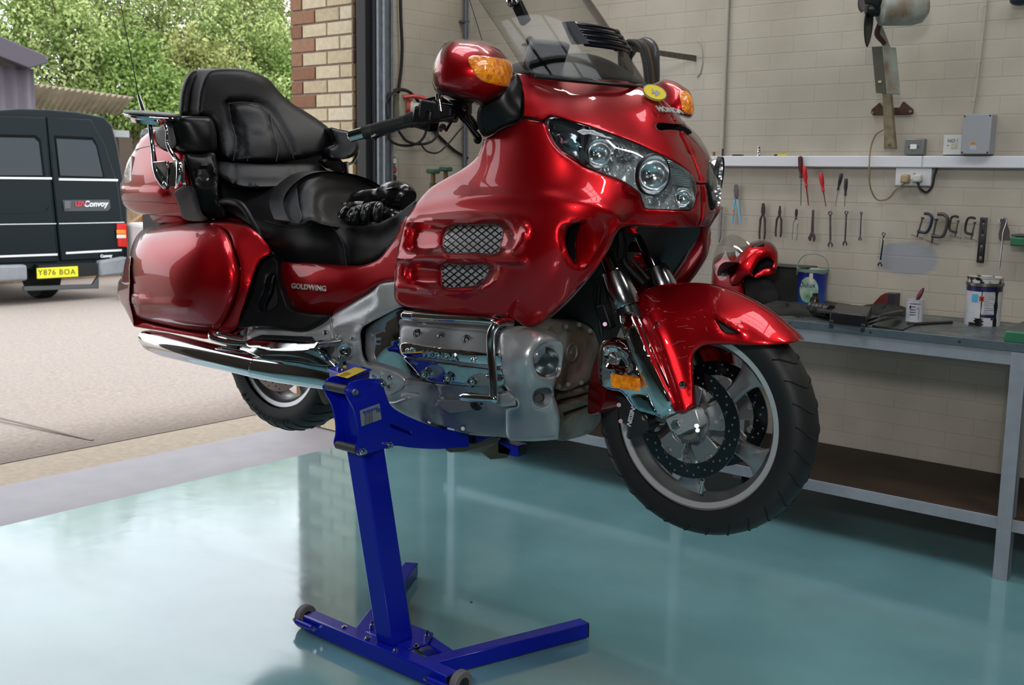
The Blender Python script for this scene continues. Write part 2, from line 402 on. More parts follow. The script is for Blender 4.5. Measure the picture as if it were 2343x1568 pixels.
# door threshold: painted strip, expansion edges, outdoor slab
struct(box1('trim_2', (-4.52, .5, -.052), (.56, 7.0, .1), M_strip))
gd = MB()
def gz(x): return -.003 if x > -5.2 else -.003-.026*(-5.2-x)
struct(MB().prism([(-4.805, -8, -.004), (-5.17, -8, -.004), (-5.17, 9, -.004), (-4.805, 9, -.004)], (0, 0, -.1)).build('ground_apron', M_conc2))
gd.grid([[(x, y, gz(x)) for y in np.linspace(-30, 40, 3)] for x in (-5.18, -6, -8, -12, -20, -40)])
struct(gd.build('yard_ground', M_conc, solid=.1))
jt = MB()
for a, b in (((0, 958), (212, 1008)),):
    p, q = hit(*a, 2, -.01), hit(*b, 2, -.004); u = (q-p).normalized(); s = Vector((-u.y, u.x, 0))*.009
    jt.prism([p-s-u*2, q-s, q+s, p+s-u*2], (0, 0, .004))
jt.prism([(-5.172, -8, -.006), (-5.185, -8, -.006), (-5.185, 9, -.006), (-5.172, 9, -.006)], (0, 0, .006))
struct(jt.build('yard_joint', mat('dark_joint', '7a7068', .9)))
# ================================================ wall tools, bench and things on it
WF = WY-.0   # wall face
def wp(px, py, off=.01):
    p = hit(px, py, 1, WF-off); return p
def lcl(mb, par):
    l = Vector(par.location); q = par.parent
    while q: l = l+q.location; q = q.parent
    mb.v = [(v[0]-l.x, v[1]-l.y, v[2]-l.z) for v in mb.v]; return mb
def part(mb, name, m, par, **k):
    return lcl(mb, par).build(name, m, par, **k)
def solo(mb, name, m, label, cat, group=None, **k):
    xs_ = [v[0] for v in mb.v]; ys_ = [v[1] for v in mb.v]; zs_ = [v[2] for v in mb.v]
    l = Vector(((min(xs_)+max(xs_))/2, (min(ys_)+max(ys_))/2, min(zs_)))
    mb.v = [(v[0]-l.x, v[1]-l.y, v[2]-l.z) for v in mb.v]
    o = mb.build(name, m, None, **k); o.location = l
    return tag(o, label, cat, group)
class Axis2:
    """flat drawing frame on the wall between two points: u runs from a to b, v to its side"""
    def __init__(s, a, b):
        s.a = a; s.L = (b-a).length; s.u = (b-a).normalized(); s.v = s.u.cross(Vector((0, 1, 0))).normalized()
    def __call__(s, u, v, w=0): return s.a + s.u*u + s.v*v + Vector((0, -w, 0))
def ring2(ax, u, r0, r1, t, w0=.002, n=20, a0=0, a1=2*PI, mb=None):
    mb = mb or MB(); k = n+1 if abs(a1-a0) < 6.2 else n
    rows = []
    for i in range(k):
        t_ = a0+(a1-a0)*i/n; c, s_ = math.cos(t_), math.sin(t_)
        rows.append([ax(u+r*c, r*s_, w) for r, w in ((r0, w0), (r1, w0), (r1, w0+t), (r0, w0+t))])
    if k == n: rows.append(rows[0])
    mb.grid(rows, True)
    if k == n+1:
        b = len(mb.v)-4*len(rows); mb.f += [(b, b+1, b+2, b+3), (len(mb.v)-4, len(mb.v)-3, len(mb.v)-2, len(mb.v)-1)]
    return mb
def flat2(ax, pts, t, w0=.002, mb=None):
    mb = mb or MB(); return mb.prism([ax(u, v, w0) for u, v in pts], (0, -t, 0))
TG_SP = 'combination spanners hanging on the tool wall'
def spanner(a, b, r, label, m=None, sh=.0035, jaw=1.25, ringtop=True):
    ax = Axis2(wp(*a), wp(*b)); L = ax.L; mb = MB(); m = m or M_steel
    if ringtop: ring2(ax, r, r*.55, r, .007, mb=mb)
    flat2(ax, [(r*1.8, -sh), (r*1.8, sh), (L-2.4*r*jaw, sh*.95), (L-2.4*r*jaw, -sh*.95)], .005, mb=mb)
    R_ = r*jaw
    pts = []
    for t in range(0, 19):
        an = R(38+15.8*t); pts.append((L-R_+R_*math.cos(an), R_*math.sin(an)))
    pts += [(L-R_*.15, -R_*.42), (L-R_*1.2, -R_*.42), (L-R_*1.45, 0), (L-R_*1.2, R_*.42), (L-R_*.15, R_*.42)]
    flat2(ax, pts, .006, mb=mb)
    flat2(ax, [(L-2.6*R_, -sh), (L-2.6*R_, sh), (L-1.7*R_, R_*.6), (L-1.7*R_, -R_*.6)], .0055, mb=mb)
    return solo(mb, 'combination_spanner', m, label, 'spanner', TG_SP, bevel=.0008)
spanner((1901, 483), (1901, 566), .0095, 'widest steel combination spanner in the middle row, between adjustable wrench and two slimmer spanners', sh=.0042)
spanner((1938, 482), (1934, 563), .0085, 'medium steel combination spanner, left neighbour of the shortest spanner')
spanner((1972, 484), (1969, 551), .0062, 'shortest and thinnest combination spanner at the right end of the middle row', sh=.0026)
spanner((2024, 531), (2014, 611), .0085, 'shiny combination spanner hanging on its own beside the grey paint patch', m=mat('bright_steel', 'c4c8cc', .12, 1))
def adjustable(a, b, label, m=None, k=1.0, w=.007):
    ax = Axis2(wp(*a), wp(*b)); L = ax.L; t = thing('adjustable_wrench', label, 'wrench', tuple(ax.a), group='adjustable wrenches on the tool wall'); m = m or M_steel
    mb = MB(); ring2(ax, w, w*.45, w, .008, mb=mb)
    flat2(ax, [(w*1.8, -w*.8), (w*1.8, w*.8), (L-.05*k, w*1.05), (L-.05*k, -w*1.05)], .007, mb=mb)
    flat2(ax, [(L-.055*k, -.008*k), (L-.055*k, .008*k), (L-.04*k, .018*k), (L-.022*k, .021*k), (L, .016*k), (L-.004*k, .009*k), (L-.026*k, .007*k), (L-.03*k, -.006*k), (L-.034*k, -.016*k)], .010, mb=mb)
    part(mb, 'wrench_body', m, t, bevel=.001)
    j = MB(); flat2(ax, [(L-.034*k, -.005*k), (L-.034*k, -.02*k), (L-.018*k, -.024*k), (L-.004*k, -.012*k), (L-.006*k, -.006*k), (L-.024*k, -.004*k)], .009, .003, j)
    part(j, 'movable_jaw', m, t, bevel=.001)
    return t
adjustable((1862, 480), (1859, 553), 'small adjustable wrench between thin silver pliers and the widest spanner', mat('dark_steel', '6e6668', .35, .9), .75, .006)
adjustable((1612, 500), (1601, 582), 'largest shiny adjustable wrench hanging just right of the motorcycle nose', None, 1.15, .007)
adjustable((1580, 505), (1567, 592), 'dark adjustable wrench half hidden behind the black fork shroud', mat('black_steel', '2c2b2c', .4, .8), 1.1, .007)
def slim_wrench(a, b, label):
    ax = Axis2(wp(*a), wp(*b)); L = ax.L; mb = MB(); ring2(ax, .006, .003, .007, .006, mb=mb)
    flat2(ax, [(.01, -.006), (.01, .006), (L*.68, .005), (L*.70, .007), (L-.02, .006), (L, -.002), (L*.7, -.007)], .008, mb=mb)
    return solo(mb, 'pipe_wrench', M_steel, label, 'wrench', bevel=.001)
slim_wrench((1652, 472), (1647, 556), 'long slim wrench with ridged handle hanging left of the blue handled tin snips')
# tin snips
t = thing('tin_snips', 'tin snips with grey blades and long light blue handles behind the helmet visor', 'snips', tuple(wp(1686, 470)))
ax = Axis2(wp(1686, 421), wp(1687, 560)); L = ax.L
M_snip = mat('dull_blade', '6d6c70', .4, .8, noise=(60, .3)); M_cyan = mat('light_blue_grip', '6fb2cf', .4)
for s in (-1, 1):
    mb = MB(); flat2(ax, [(.0, .001*s), (.004, .009*s), (.03, .0125*s), (.062, .010*s), (.078, .004*s), (.078, -.003*s), (.03, .0005*s)], .005, .003+.003*(s > 0), mb)
    part(mb, 'blade', M_snip, t, bevel=.001)
    mb = MB(); mb.tube([ax(.072, .003*s, .008), ax(.09, .009*s, .008), ax(.125, .014*s, .008), ax(.165, .019*s, .008), ax(.185, .022*s, .008)], .0048, sm=3, n=8)
    h = part(mb, 'handle', M_cyan, t)
part(MB().cyl(ax(.066, 0, .0), ax(.066, 0, .014), .004, n=12), 'pivot', M_steel, t)
part(MB().box(ax(.13, -.0155, .013), (.008, .002, .025)), 'price_sticker', mat('orange_sticker', 'c98a55', .6), t)
# pliers
def pliers(top, bot, spread, label, mg, mj, jaw='wide', grip=.0048, bulge=1.0):
    ax = Axis2(wp(*top), wp(*bot)); L = ax.L; t = thing('pliers', label, 'pliers', tuple(ax(L*.4, 0)), group='pliers on the tool wall')
    for s in (-1, 1):
        mb = MB()
        if jaw == 'wide': pts = [(0, .0008*s), (0, .005*s), (.02, .009*s), (.04, .010*s), (.058, .006*s), (.058, 0), (.02, .0006*s)]
        elif jaw == 'needle': pts = [(0, .0015*s), (0, .0035*s), (.02, .0055*s), (.035, .0085*s), (.05, .006*s), (.05, 0), (.03, 0)]
        else: pts = [(0, .0015*s), (.0, .003*s), (.013, .0075*s), (.03, .007*s), (.045, .004*s), (.045, 0), (.016, .0005*s)]
        k = L/.175
        flat2(ax, [(u*k, v*k) for u, v in pts], .007, .002, mb)
        part(mb, 'jaw', mj, t, bevel=.001)
        a = L*.32
        q = [ax(a, .003*s, .008), ax(L*.42, .010*s*bulge, .008), ax(L*.58, spread*.95*s, .008), ax(L*.8, spread*1.1*s, .008), ax(L-.004, spread*.9*s, .008)]
        part(MB().tube(q, [grip*.8, grip*1.15, grip, grip*1.05, grip*.9], sm=4, n=8), 'handle', mg, t)
    part(MB().cyl(ax(L*.3, 0, 0), ax(L*.3, 0, .012), .005*L/.175, n=12), 'pivot', mj, t)
    return t
M_dg = mat('maroon_grip', '40282c', .45); M_dj = mat('blackened_jaw', '4a4443', .4, .6)
pliers((1748, 465), (1745, 550), .0125, 'large combination pliers with dark maroon handles, first pliers right of the tin snips', M_dg, M_dj)
pliers((1786, 471), (1782, 544), .0125, 'needle nose pliers with short dark maroon handles, in the middle of three pliers', M_dg, M_dj, 'needle')
pliers((1824, 478), (1819, 552), .0105, 'thin bare silver side cutters, third pliers next to the small adjustable wrench', mat('bare_steel', '86868a', .3, .9), M_dj, 'cut', .0022)
# screwdrivers
def screwdriver(a, m_, b, rh, rs, label, mh, ms=None):
    A, Mx, B = wp(*a, .052), wp(*m_, .05), wp(*b, .03); t = thing('screwdriver', label, 'screwdriver', tuple(Mx), group='screwdrivers on the tool wall')
    d = (Mx-A); L = d.length
    rh *= 1.3
    mb = MB().lathe([(.0, 0), (rh*.6, .0015), (rh*.95, .006), (rh, L*.25), (rh*.95, L*.55), (rh*.55, L*.78), (rh*.62, L*.9), (rh*.8, L*.97), (rh*.5, L), (0, L)], A, d, 14)
    part(mb, 'handle', mh, t); part(MB().cyl(Mx, B, rs, rs*.8, n=10), 'shaft', ms or M_steel, t); return t
M_red = mat('red_handle', 'c21c28', .35); M_blk = mat('black_handle', '2c2b33', .45); M_rb = mat('black_red_handle', '2a2022', .45, noise=(45, .9, .5, .62), col2='5a1a1e')
screwdriver((1831, 357), (1833, 407), (1832, 470), .0085, .0022, 'tallest screwdriver, black and dark red handle overlapping the white trunking', M_rb, M_steel)
screwdriver((1840, 380), (1845, 428), (1850, 470), .0075, .003, 'red screwdriver with red sleeved shaft beside the tallest black one', M_red, mat('red_sleeve', '8c2430', .4))
screwdriver((1878, 396), (1884, 438), (1890, 473), .0075, .0022, 'red screwdriver hanging on its own between the two pairs', M_red, mat('dark_red_shaft', '6a2a33', .4))
screwdriver((1926, 396), (1917, 435), (1911, 473), .0062, .0013, 'black screwdriver tilted to the left, upper one of the right pair', M_blk)
screwdriver((1936, 408), (1934, 448), (1932, 473), .0062, .0013, 'black screwdriver hanging straight, lower one of the right pair', M_blk)
# clamps
def clamp(px, py, sz, lean, label, mf, flip=1, bar=.022):
    A = wp(px, py, .01); d = Vector((math.sin(lean), 0, -math.cos(lean))); ax = Axis2(A, A+d*sz); t = thing('g_clamp', label, 'clamp', tuple(ax(0, 0)), group='G clamps on the tool wall')
    w = sz*.42*flip
    path = [ax(.0, -w*.35, .012), ax(-.002, w*.2, .012), ax(sz*.08, w*.62, .012), ax(sz*.3, w*.72, .012), ax(sz*.62, w*.7, .012), ax(sz*.86, w*.5, .012), ax(sz*.92, w*.0, .012), ax(sz*.92, -w*.45, .012)]
    part(MB().tube(path, sz*.10, n=8, sm=4, flat=.7), 'frame', mf, t)
    s = MB().cyl(ax(sz*.25, -w*.4, .012), ax(sz*1.22, -w*.4, .012), sz*.038, n=10); s.cyl(ax(sz*.2, -w*.4, .012), ax(sz*.27, -w*.4, .012), sz*.085, n=12); s.cyl(ax(sz*.84, -w*.4, .012), ax(sz*1.0, -w*.4, .012), sz*.075, n=10)
    part(s, 'screw', M_dj, t)
    e = ax(sz*1.18, -w*.4, .012); part(MB().cyl(e+Vector((-bar, -.002, bar*.28)), e+Vector((bar, .002, -bar*.28)), .0016, n=8).ball(e+Vector((-bar, -.002, bar*.28)), .003, 8).ball(e+Vector((bar, .002, -bar*.28)), .003, 8), 'tommy_bar', M_steel, t)
clamp(2124, 490, .085, -.22, 'dark blue G clamp, leftmost of the four', mat('blue_clamp', '1c2845', .4))
clamp(2156, 491, .1, -.12, 'largest grey G clamp, second from the left of the four', mat('grey_clamp', '504e4c', .5, .5), 1)
clamp(2190, 496, .066, -.12, 'small black G clamp opening right, third from the left of the four', mat('black_clamp', '353432', .5, .4), -1)
clamp(2228, 499, .07, -.15, 'small black G clamp beside the drilled black strip', mat('black_clamp2', '33322f', .5, .4), -1)
# drilled strip, hook plate and rod
ax = Axis2(wp(2252, 498), wp(2243, 601)); L = ax.L
def holed_strip(ax, L, w, holes, r, t, w0=.004):
    seg = 14; mb = MB(); O = [(0, -w), (0, w), (L, w), (L, -w)]
    pts = [Vector(p) for p in O]; edges = [(0, 1), (1, 2), (2, 3), (3, 0)]
    for h in holes:
        b = len(pts)
        for i in range(seg): a = 2*PI*i/seg; pts.append(Vector((h+r*math.cos(a), r*math.sin(a))))
        edges += [(b+i, b+(i+1) % seg) for i in range(seg)]
    vs, es, fs, _, _, _ = delaunay_2d_cdt(pts, edges, [], 0, 1e-6)
    keep = []
    for f in fs:
        c = sum((vs[i] for i in f), Vector((0, 0)))/3
        if all((c-Vector((h, 0))).length > r*.93 for h in holes): keep.append(f)
    mb.add([ax(v.x, v.y, w0) for v in vs], keep); return mb
solo(holed_strip(ax, L, .014, [L*.13, L*.38, L*.63, L*.88], .0065, 0), 'drilled_strip', mat('black_strip', '27272b', .5), 'flat black metal strip with four round holes, right of the clamps', 'metal strip', solid=.005)
ax = Axis2(wp(2297, 500), wp(2299, 556)); mb = MB()
mb.prism([ax(*p, .003) for p in [(0, -.012), (-.004, 0), (0, .012), (.03, .015), (.055, .022), (.075, .02), (.083, .026), (.09, .02), (.085, .006), (.09, -.012), (.08, -.02), (.06, -.02), (.03, -.012)]], (0, -.004, 0))
solo(mb, 'hanging_plate', mat('grey_plate', '57524e', .5, .5), 'worn grey metal plate hanging behind the hooked rod', 'plate', bevel=.001)
q = [wp(2289, 512, .016), wp(2286, 506, .016), wp(2296, 500, .016), wp(2303, 505, .016), wp(2301, 516, .016), wp(2296, 530, .016), wp(2293, 560, .016), wp(2287, 612, .016)]
solo(MB().tube(q, .0028, sm=4, n=8), 'hooked_rod', mat('bright_rod', 'a5a6aa', .25, 1), 'thin bright rod with hooked top hanging above the large paint tin', 'rod')
# small green shelf bracket at the right edge
t = thing('drawer_unit', 'green metal tray fixed to the tool wall at the right edge', 'tray', tuple(wp(2330, 565)))
M_green = mat('green_enamel', '2f6e50', .4, noise=(30, .2)); M_green2 = mat('dark_green_top', '4a4f4a', .5)
a = wp(2315, 545, .08); part(MB().box((a.x+.13, WY-.05, a.z-.012), (.26, .1, .035)), 'tray_body', M_green, t, bevel=.006)
part(MB().box((a.x+.125, WY-.045, a.z+.012), (.25, .1, .008)), 'tray_top', M_green2, t, bevel=.002)
t.name = 'wall_tray'
# ---- white trunking ledge and what stands on it
zt = hit(2000, 357, 1, WY-.04).z; zb = hit(2000, 383, 1, WY-.04).z
led = solo(MB().box((.2, WY-.0205, (zt+zb)/2), (5.8+.0, .04, zt-zb)), 'cable_trunking', M_white, 'long white plastic cable trunking running along the tool wall above the screwdrivers', 'trunking', bevel=.004)
part(MB().box((hit(2106, 370, 1, WY-.06).x, WY-.021, (zt+zb)/2), (.003, .0425, zt-zb+.001)), 'joint_cover', mat('joint_grey', 'a9abb0', .5), led)
def on_ledge(px, w): return hit(px, 356, 1, WY-.022).x
x = on_ledge(1633, 0); t = thing('brass_fitting', 'short brass threaded fitting standing on the white trunking, nearest the motorcycle', 'fitting', (x, WY-.022, zt)); part(MB().lathe([(0, 0), (.0075, 0), (.0075, .006), (.006, .007), (.006, .012), (.0075, .013), (.0075, .019), (.004, .02), (.004, .012)], (x, WY-.022, zt), n=14), 'threaded_body', mat('brass', '9a7440', .35, .9), t)
x = on_ledge(1653, 0); solo(MB().cyl((x, WY-.022, zt), (x, WY-.022, zt+.004), .007, n=12).cyl((x, WY-.022, zt+.004), (x, WY-.022, zt+.034), .0042, n=12), 'bolt', M_blk, 'upright black bolt standing on the white trunking', 'bolt')
x = on_ledge(1690, 0); solo(MB().cyl((x-.03, WY-.025, zt+.004), (x+.012, WY-.025, zt+.004), .004, n=10).cyl((x+.012, WY-.025, zt+.004), (x+.026, WY-.025, zt+.004), .0032, n=10), 'marker_pen', mat('dark_green_pen', '26352b', .4), 'dark green pen lying on the white trunking', 'pen')
x = on_ledge(1736, 0); solo(MB().lathe([(0, 0), (.0085, 0), (.0085, .009), (.0075, .011), (.0085, .014), (.0085, .024), (.0065, .028), (.0065, .034), (.007, .036), (.007, .043), (0, .044)], (x, WY-.022, zt), n=16), 'air_coupling', M_chrome, 'upright shiny chrome air coupling on the white trunking', 'coupling')
x = on_ledge(1789, 0); t = thing('utility_knife', 'yellow knife with black end lying on the white trunking', 'knife', (x, WY-.04, zt)); part(MB().box((x+.006, WY-.025, zt+.004), (.048, .012, .008)), 'knife_body', mat('yellow_plastic', 'c9c030', .4), t, bevel=.001); part(MB().box((x-.027, WY-.025, zt+.004), (.016, .012, .008)), 'knife_end', M_blk, t, bevel=.001)
# conduits
M_cond = mat('painted_conduit', 'aaa69b', .5)
a, b = wp(1663, 0, .012), wp(1651, 352, .012)
solo(MB().cyl((a.x, WY-.012, 3.88), (b.x, WY-.012, zt), .009, n=12), 'wall_conduit', M_cond, 'thin painted conduit pipe running up the tool wall from the trunking', 'conduit')
a = [wp(2262, -60, .006), wp(2256, 10, .006), wp(2241, 140, .006), wp(2230, 225, .006), wp(2223, 262, .006)]
solo(MB().tube(a, .004, n=8, sm=3).box(wp(2255, 12, .006), (.012, .01, .008)).box(wp(2241, 141, .006), (.012, .01, .008)).box(wp(2228, 229, .006), (.012, .01, .008)), 'clipped_cable', M_cond, 'painted cable clipped to the tool wall above the grey junction box', 'cable')
# switch, NO! plate, junction box, socket
def wbox(px0, py0, px1, py1, d, off=0):
    p, q = hit(px0, py0, 1, WY-d), hit(px1, py1, 1, WY-d); return Vector(((p.x+q.x)/2, WY-d/2-off, (p.z+q.z)/2)), (abs(q.x-p.x), d, abs(p.z-q.z))
t = thing('light_switch', 'grey metal clad double light switch above the trunking', 'switch', tuple(wp(2092, 355))); c, d = wbox(2070, 317, 2113, 355, .035)
part(MB().box(c, d), 'back_box', mat('grey_metal_clad', '7c7d7d', .45, .4), t, bevel=.006); f = c.y-d[1]/2
part(MB().box((c.x-.002, f-.001, c.z), (.026, .006, .020)), 'rocker', mat('white_rocker', 'e4e4e2', .3), t, bevel=.001); [part(MB().cyl((c.x+q_, f-.003, c.z), (c.x+q_, f+.002, c.z), .0025, n=8), 'plate_screw', M_chrome, t) for q_ in (-.022, .020)]
t = thing('switch_plate', 'white blanked switch plate with NO! written on it', 'switch', tuple(wp(2180, 355))); c, d = wbox(2160, 310, 2204, 354, .02)
part(MB().box(c, d), 'plate', mat('old_white_plate', 'c6c7c4', .4), t, bevel=.002); f = c.y-d[1]/2
part(MB().box((c.x+.002, f-.001, c.z-.004), (.022, .004, .020)), 'taped_rocker', mat('cream_tape', 'b9b69c', .5), t, bevel=.001)
lt = text('lettering', 'NO !', .02, mat('marker_ink', '3c3f4c', .6), t, (c.x-.004-t.location.x, f-.0008-t.location.y, c.z+.016-t.location.z), (1, 0, 0), (0, 0, 1), .0003)
part(MB().cyl((c.x-.022, f-.002, c.z-.002), (c.x-.022, f+.001, c.z-.002), .0025, n=8), 'screw', M_dj, t)
t = thing('junction_box', 'large grey junction box with corner screws standing above the trunking', 'junction box', tuple(wp(2238, 354))); c, d = wbox(2204, 262, 2263, 353, .075)
part(MB().box(c, d), 'enclosure', mat('grey_enclosure', '9a9ea3', .4), t, bevel=.004); f = c.y-d[1]/2
for sx in (-1, 1):
    for sz in (-1, 1): part(MB().cyl((c.x+sx*(d[0]/2-.007), f-.002, c.z+sz*(d[2]/2-.007)), (c.x+sx*(d[0]/2-.007), f+.001, c.z+sz*(d[2]/2-.007)), .0035, n=10), 'corner_screw', M_blk, t)
part(MB().box((c.x-.008, f-.0006, c.z-.036), (.026, .001, .009)), 'warning_label', mat('orange_label', 'd39a3c', .5), t); part(MB().box((c.x-.008, f-.0006, c.z-.052), (.026, .001, .018)), 'rating_label', mat('pale_label', 'aab0c0', .5), t)
lt = text('lettering', 'ONLY', .0065, M_blk, t, (c.x-.008-t.location.x, f-.0015-t.location.y, c.z-.036-t.location.z), (1, 0, 0), (0, 0, 1), .0002)
t = thing('double_socket', 'white double mains socket below the trunking', 'socket', tuple(wp(2090, 425))); c, d = wbox(2050, 384, 2129, 426, .032)
part(MB().box(c, d), 'socket_box', mat('socket_white', 'c9cacd', .35), t, bevel=.003); f = c.y-d[1]/2
for sx in (-.008, .003): part(MB().box((c.x+sx, f-.002, c.z-.006), (.007, .006, .014)), 'rocker', mat('rocker_white', 'eeeeee', .3), t, bevel=.001)
lt = text('lettering', '30', .012, mat('ink', '6a6c78', .6), t, (c.x+.004-t.location.x, f-.0006-t.location.y, c.z+.012-t.location.z), (1, 0, 0), (0, 0, 1), .0002)
M_cream = mat('yellowed_plug', 'a58f6c', .5)
t = thing('mains_plug', 'yellowed old plug with beige cable in the left socket', 'plug', (c.x-.024, f, c.z-.008)); e = Vector((c.x-.024, f-.02, c.z-.008))
part(MB().box(e, (.034, .04, .036), tap=.96), 'plug_body', M_cream, t, bevel=.007)
part(MB().tube([e+Vector((0, 0, -.018)), hit(2052, 432, 1, f-.015), hit(2030, 455, 1, WY-.02), hit(2008, 457, 1, WY-.02), hit(1992, 430, 1, WY-.05), hit(1989, 380, 1, WY-.07), hit(1993, 335, 1, WY-.04), hit(2003, 310, 1, WY-.05), hit(2021, 297, 1, WY-.08)], .0032, sm=5, n=8), 'cable', mat('beige_cable', '8a7a5a', .5), t)
t = thing('mains_plug', 'white plug with black cable in the right socket', 'plug', (c.x+.026, f, c.z-.006)); e = Vector((c.x+.026, f-.016, c.z-.006))
part(MB().box(e, (.036, .032, .032), tap=.95), 'plug_body', mat('plug_white', 'bdbbb4', .4), t, bevel=.007)
part(MB().tube([e+Vector((0, .0, -.016)), hit(2107, 433, 1, f-.015), hit(2120, 440, 1, WY-.03), hit(2132, 428, 1, WY-.03), hit(2138, 400, 1, WY-.03), hit(2145, 380, 1, WY-.03)], .005, sm=5, n=8), 'cable', M_rubber, t)
# ---- old fan heater on a bracket
t = thing('wall_fan', 'old wall fan with black blades and pale motor housing on a rusty bracket', 'fan', tuple(wp(2035, 340)))
M_oldw = mat('chipped_cream', '8f846a', .55, noise=(30, .5), bump=(60, .3)); M_oldg = mat('old_pale_green', '9aa39b', .45, noise=(9, .6, .35, .55), col2='7a6450'); M_dkg = mat('olive_case', '4c4d40', .5, noise=(14, .3)); M_rust = mat('rust', '4a3026', .7, noise=(30, .4))
def fp(px, py, off): return hit(px, py, 1, WY-off)
part(MB().prism([fp(2018, 208, .07), fp(2036, 208, .07), fp(2044, 300, .05), fp(2048, 340, .045), fp(2022, 340, .045), fp(2022, 300, .05)], (0, .03, 0)), 'bracket_arm', M_oldw, t, bevel=.003)
part(MB().cyl(fp(2035, 332, .05), fp(2035, 332, .06), .006, n=12), 'bolt', M_dj, t)
mb = MB(); mb.prism([fp(1992, 258, .012), fp(1994, 250, .012), fp(2012, 235, .012), fp(2020, 246, .012), fp(2058, 246, .012), fp(2064, 234, .012), fp(2068, 232, .012), fp(2089, 250, .012), fp(2089, 260, .012), fp(2080, 262, .012), fp(1998, 264, .012)], (0, .008, 0))
part(mb, 'mounting_plate', M_rust, t, bevel=.002)
for px, py in ((1996, 258), (2083, 255)): part(MB().cyl(fp(px, py, .022), fp(px, py, .01), .006, n=12), 'mounting_bolt', M_oldw, t)
# speed box: dark front, pale side
o1, o2 = .21, .12
F_ = [fp(1997, 107, o1), fp(2019, 106, o1), fp(2029, 215, o1), fp(2007, 213, o1)]
part(MB().prism(F_, Vector((.033, .065, 0))), 'speed_box', M_oldg, t, bevel=.003)
part(MB().prism([p+Vector((0, -.001, 0)) for p in F_], Vector((-.003, -.004, 0))), 'speed_box_cover', M_dkg, t, bevel=.001)
part(MB().box(fp(2013, 187, o1+.008), (.013, .002, .009)), 'label', mat('cream_label', 'b8a684', .6), t)
part(MB().tube([fp(2030, 112, .16), fp(2020, 85, .17), fp(2010, 60, .2)], .022, n=10, flat=.6), 'neck', M_oldg, t)
part(MB().tube([fp(2024, 100, .19), fp(2007, 78, .22), fp(2012, 55, .24)], [.009, .012, .009], n=8, sm=4), 'wire_loom', M_rust, t)
A = fp(2010, 20, .30); B = A+Vector((.17, .13, .01)); dd = (B-A).normalized()
part(MB().lathe([(0, 0), (.05, 0), (.066, .01), (.068, .06), (.07, .13), (.06, .17), (.035, .19), (0, .195)], A, dd, 24), 'motor_housing', M_oldg, t)
H = A-dd*.035; part(MB().lathe([(0, -.02), (.022, -.015), (.03, .0), (.03, .035), (0, .04)], H, dd, 20), 'hub', M_black, t)
u, w, d_ = frame_of(dd)
for k, an in enumerate((R(100), R(215), R(330))):
    rows = []
    for i in range(9):
        r = .02+.125*i/8; wd = .052*math.sin(PI*min(1, .18+.82*(i/8)**.8))**.6+.004; row = []
        for j in range(7):
            s_ = (j/6-.5)*2; a_ = an+s_*wd/max(r, .03)*.55
            row.append(H+(u*math.cos(a_)+w*math.sin(a_))*r+dd*(s_*wd*.45))
        rows.append(row)
    part(MB().grid(rows), 'fan_blade', mat('dark_blade', '232327', .4), t, solid=.003, off=0)
# ---- hose hanger: steel strip with hoses and a bent grey pipe
a, b = fp(1590-303*.54*1.0, 108, .60), fp(1590, 133, .004)
solo(MB().prism([a+Vector((0, 0, .008)), a-Vector((0, 0, .012)), b-Vector((0, 0, .016)), b+Vector((0, 0, .012))], (.006, .02, 0)), 'hose_bracket', mat('dull_bracket', '6b675c', .5, .4, noise=(40, .4)), 'dull steel bracket arm sticking out of the tool wall behind the windscreen', 'bracket')
M_hose = mat('black_hose', '1d1b1a', .5, noise=(50, .4))
for k, (col, off, dx) in enumerate((('black', .555, 0), ('black', .525, 9), ('brown', .495, 16), ('black', .465, 24))):
    q = [fp(1422+dx, 175, off), fp(1418+dx, 130, off), fp(1424+dx, 104, off), fp(1440+dx, 94, off), fp(1461+dx, 104, off), fp(1473+dx, 140, off), fp(1478+dx, 190, off), fp(1476+dx, 250, off), fp(1450+dx, 300, off), fp(1425+dx, 250, off)]
    solo(MB().tube(q, .009, n=10, sm=4, closed=True), 'hose_loop', mat('brown_hose', '4a3a22', .5, noise=(60, .5)) if col == 'brown' else M_hose, {0: 'black hose loop hanging on the bracket, nearest the windscreen edge', 1: 'second black hose loop hanging on the bracket', 2: 'brown braided hose loop among the black hoses on the bracket', 3: 'black hose loop on the bracket nearest the bent grey pipe'}[k], 'hose', 'hose loops hanging on the bracket')
q = [fp(1440, 128, .40), fp(1457, 104, .40), fp(1480, 95, .40), fp(1496, 108, .40), fp(1500, 150, .40), fp(1500, 190, .40), fp(1499, 260, .40)]
solo(MB().tube(q, .019, n=14, sm=5), 'exhaust_hose', mat('grey_pipe', '4c4d50', .3, .3), 'thick bent grey extraction pipe hanging behind the far mirror', 'pipe')
solo(MB().tube([wp(1597, 90, .004), wp(1603, 100, .004), wp(1603, 165, .004), wp(1595, 176, .004)], .003, n=6, sm=3), 'wire_hook', M_cond, 'painted over wire loop on the tool wall right of the hose bracket', 'wire')
for px, py, r_, nm in ((1204, 100, .018, 'x'), (2335, 3, .03, 'y')):
    if nm == 'x': solo(MB().ball(wp(px+8, py-8, .02), .022, 12, (1, .8, 1)).ball(wp(px-2, py+2, .02), .016, 12, (1.6, .8, .6)), 'wall_hook', mat('dark_hook', '3b3428', .6), 'small dark hook on the tool wall seen through the windscreen', 'hook')
    else: solo(MB().ball(wp(px, py-4, .05), .034, 14, (1.2, 1, .7)), 'wall_lamp_end', mat('navy_plastic', '20263a', .4), 'dark blue rounded fitting at the top right corner of the tool wall', 'fitting')
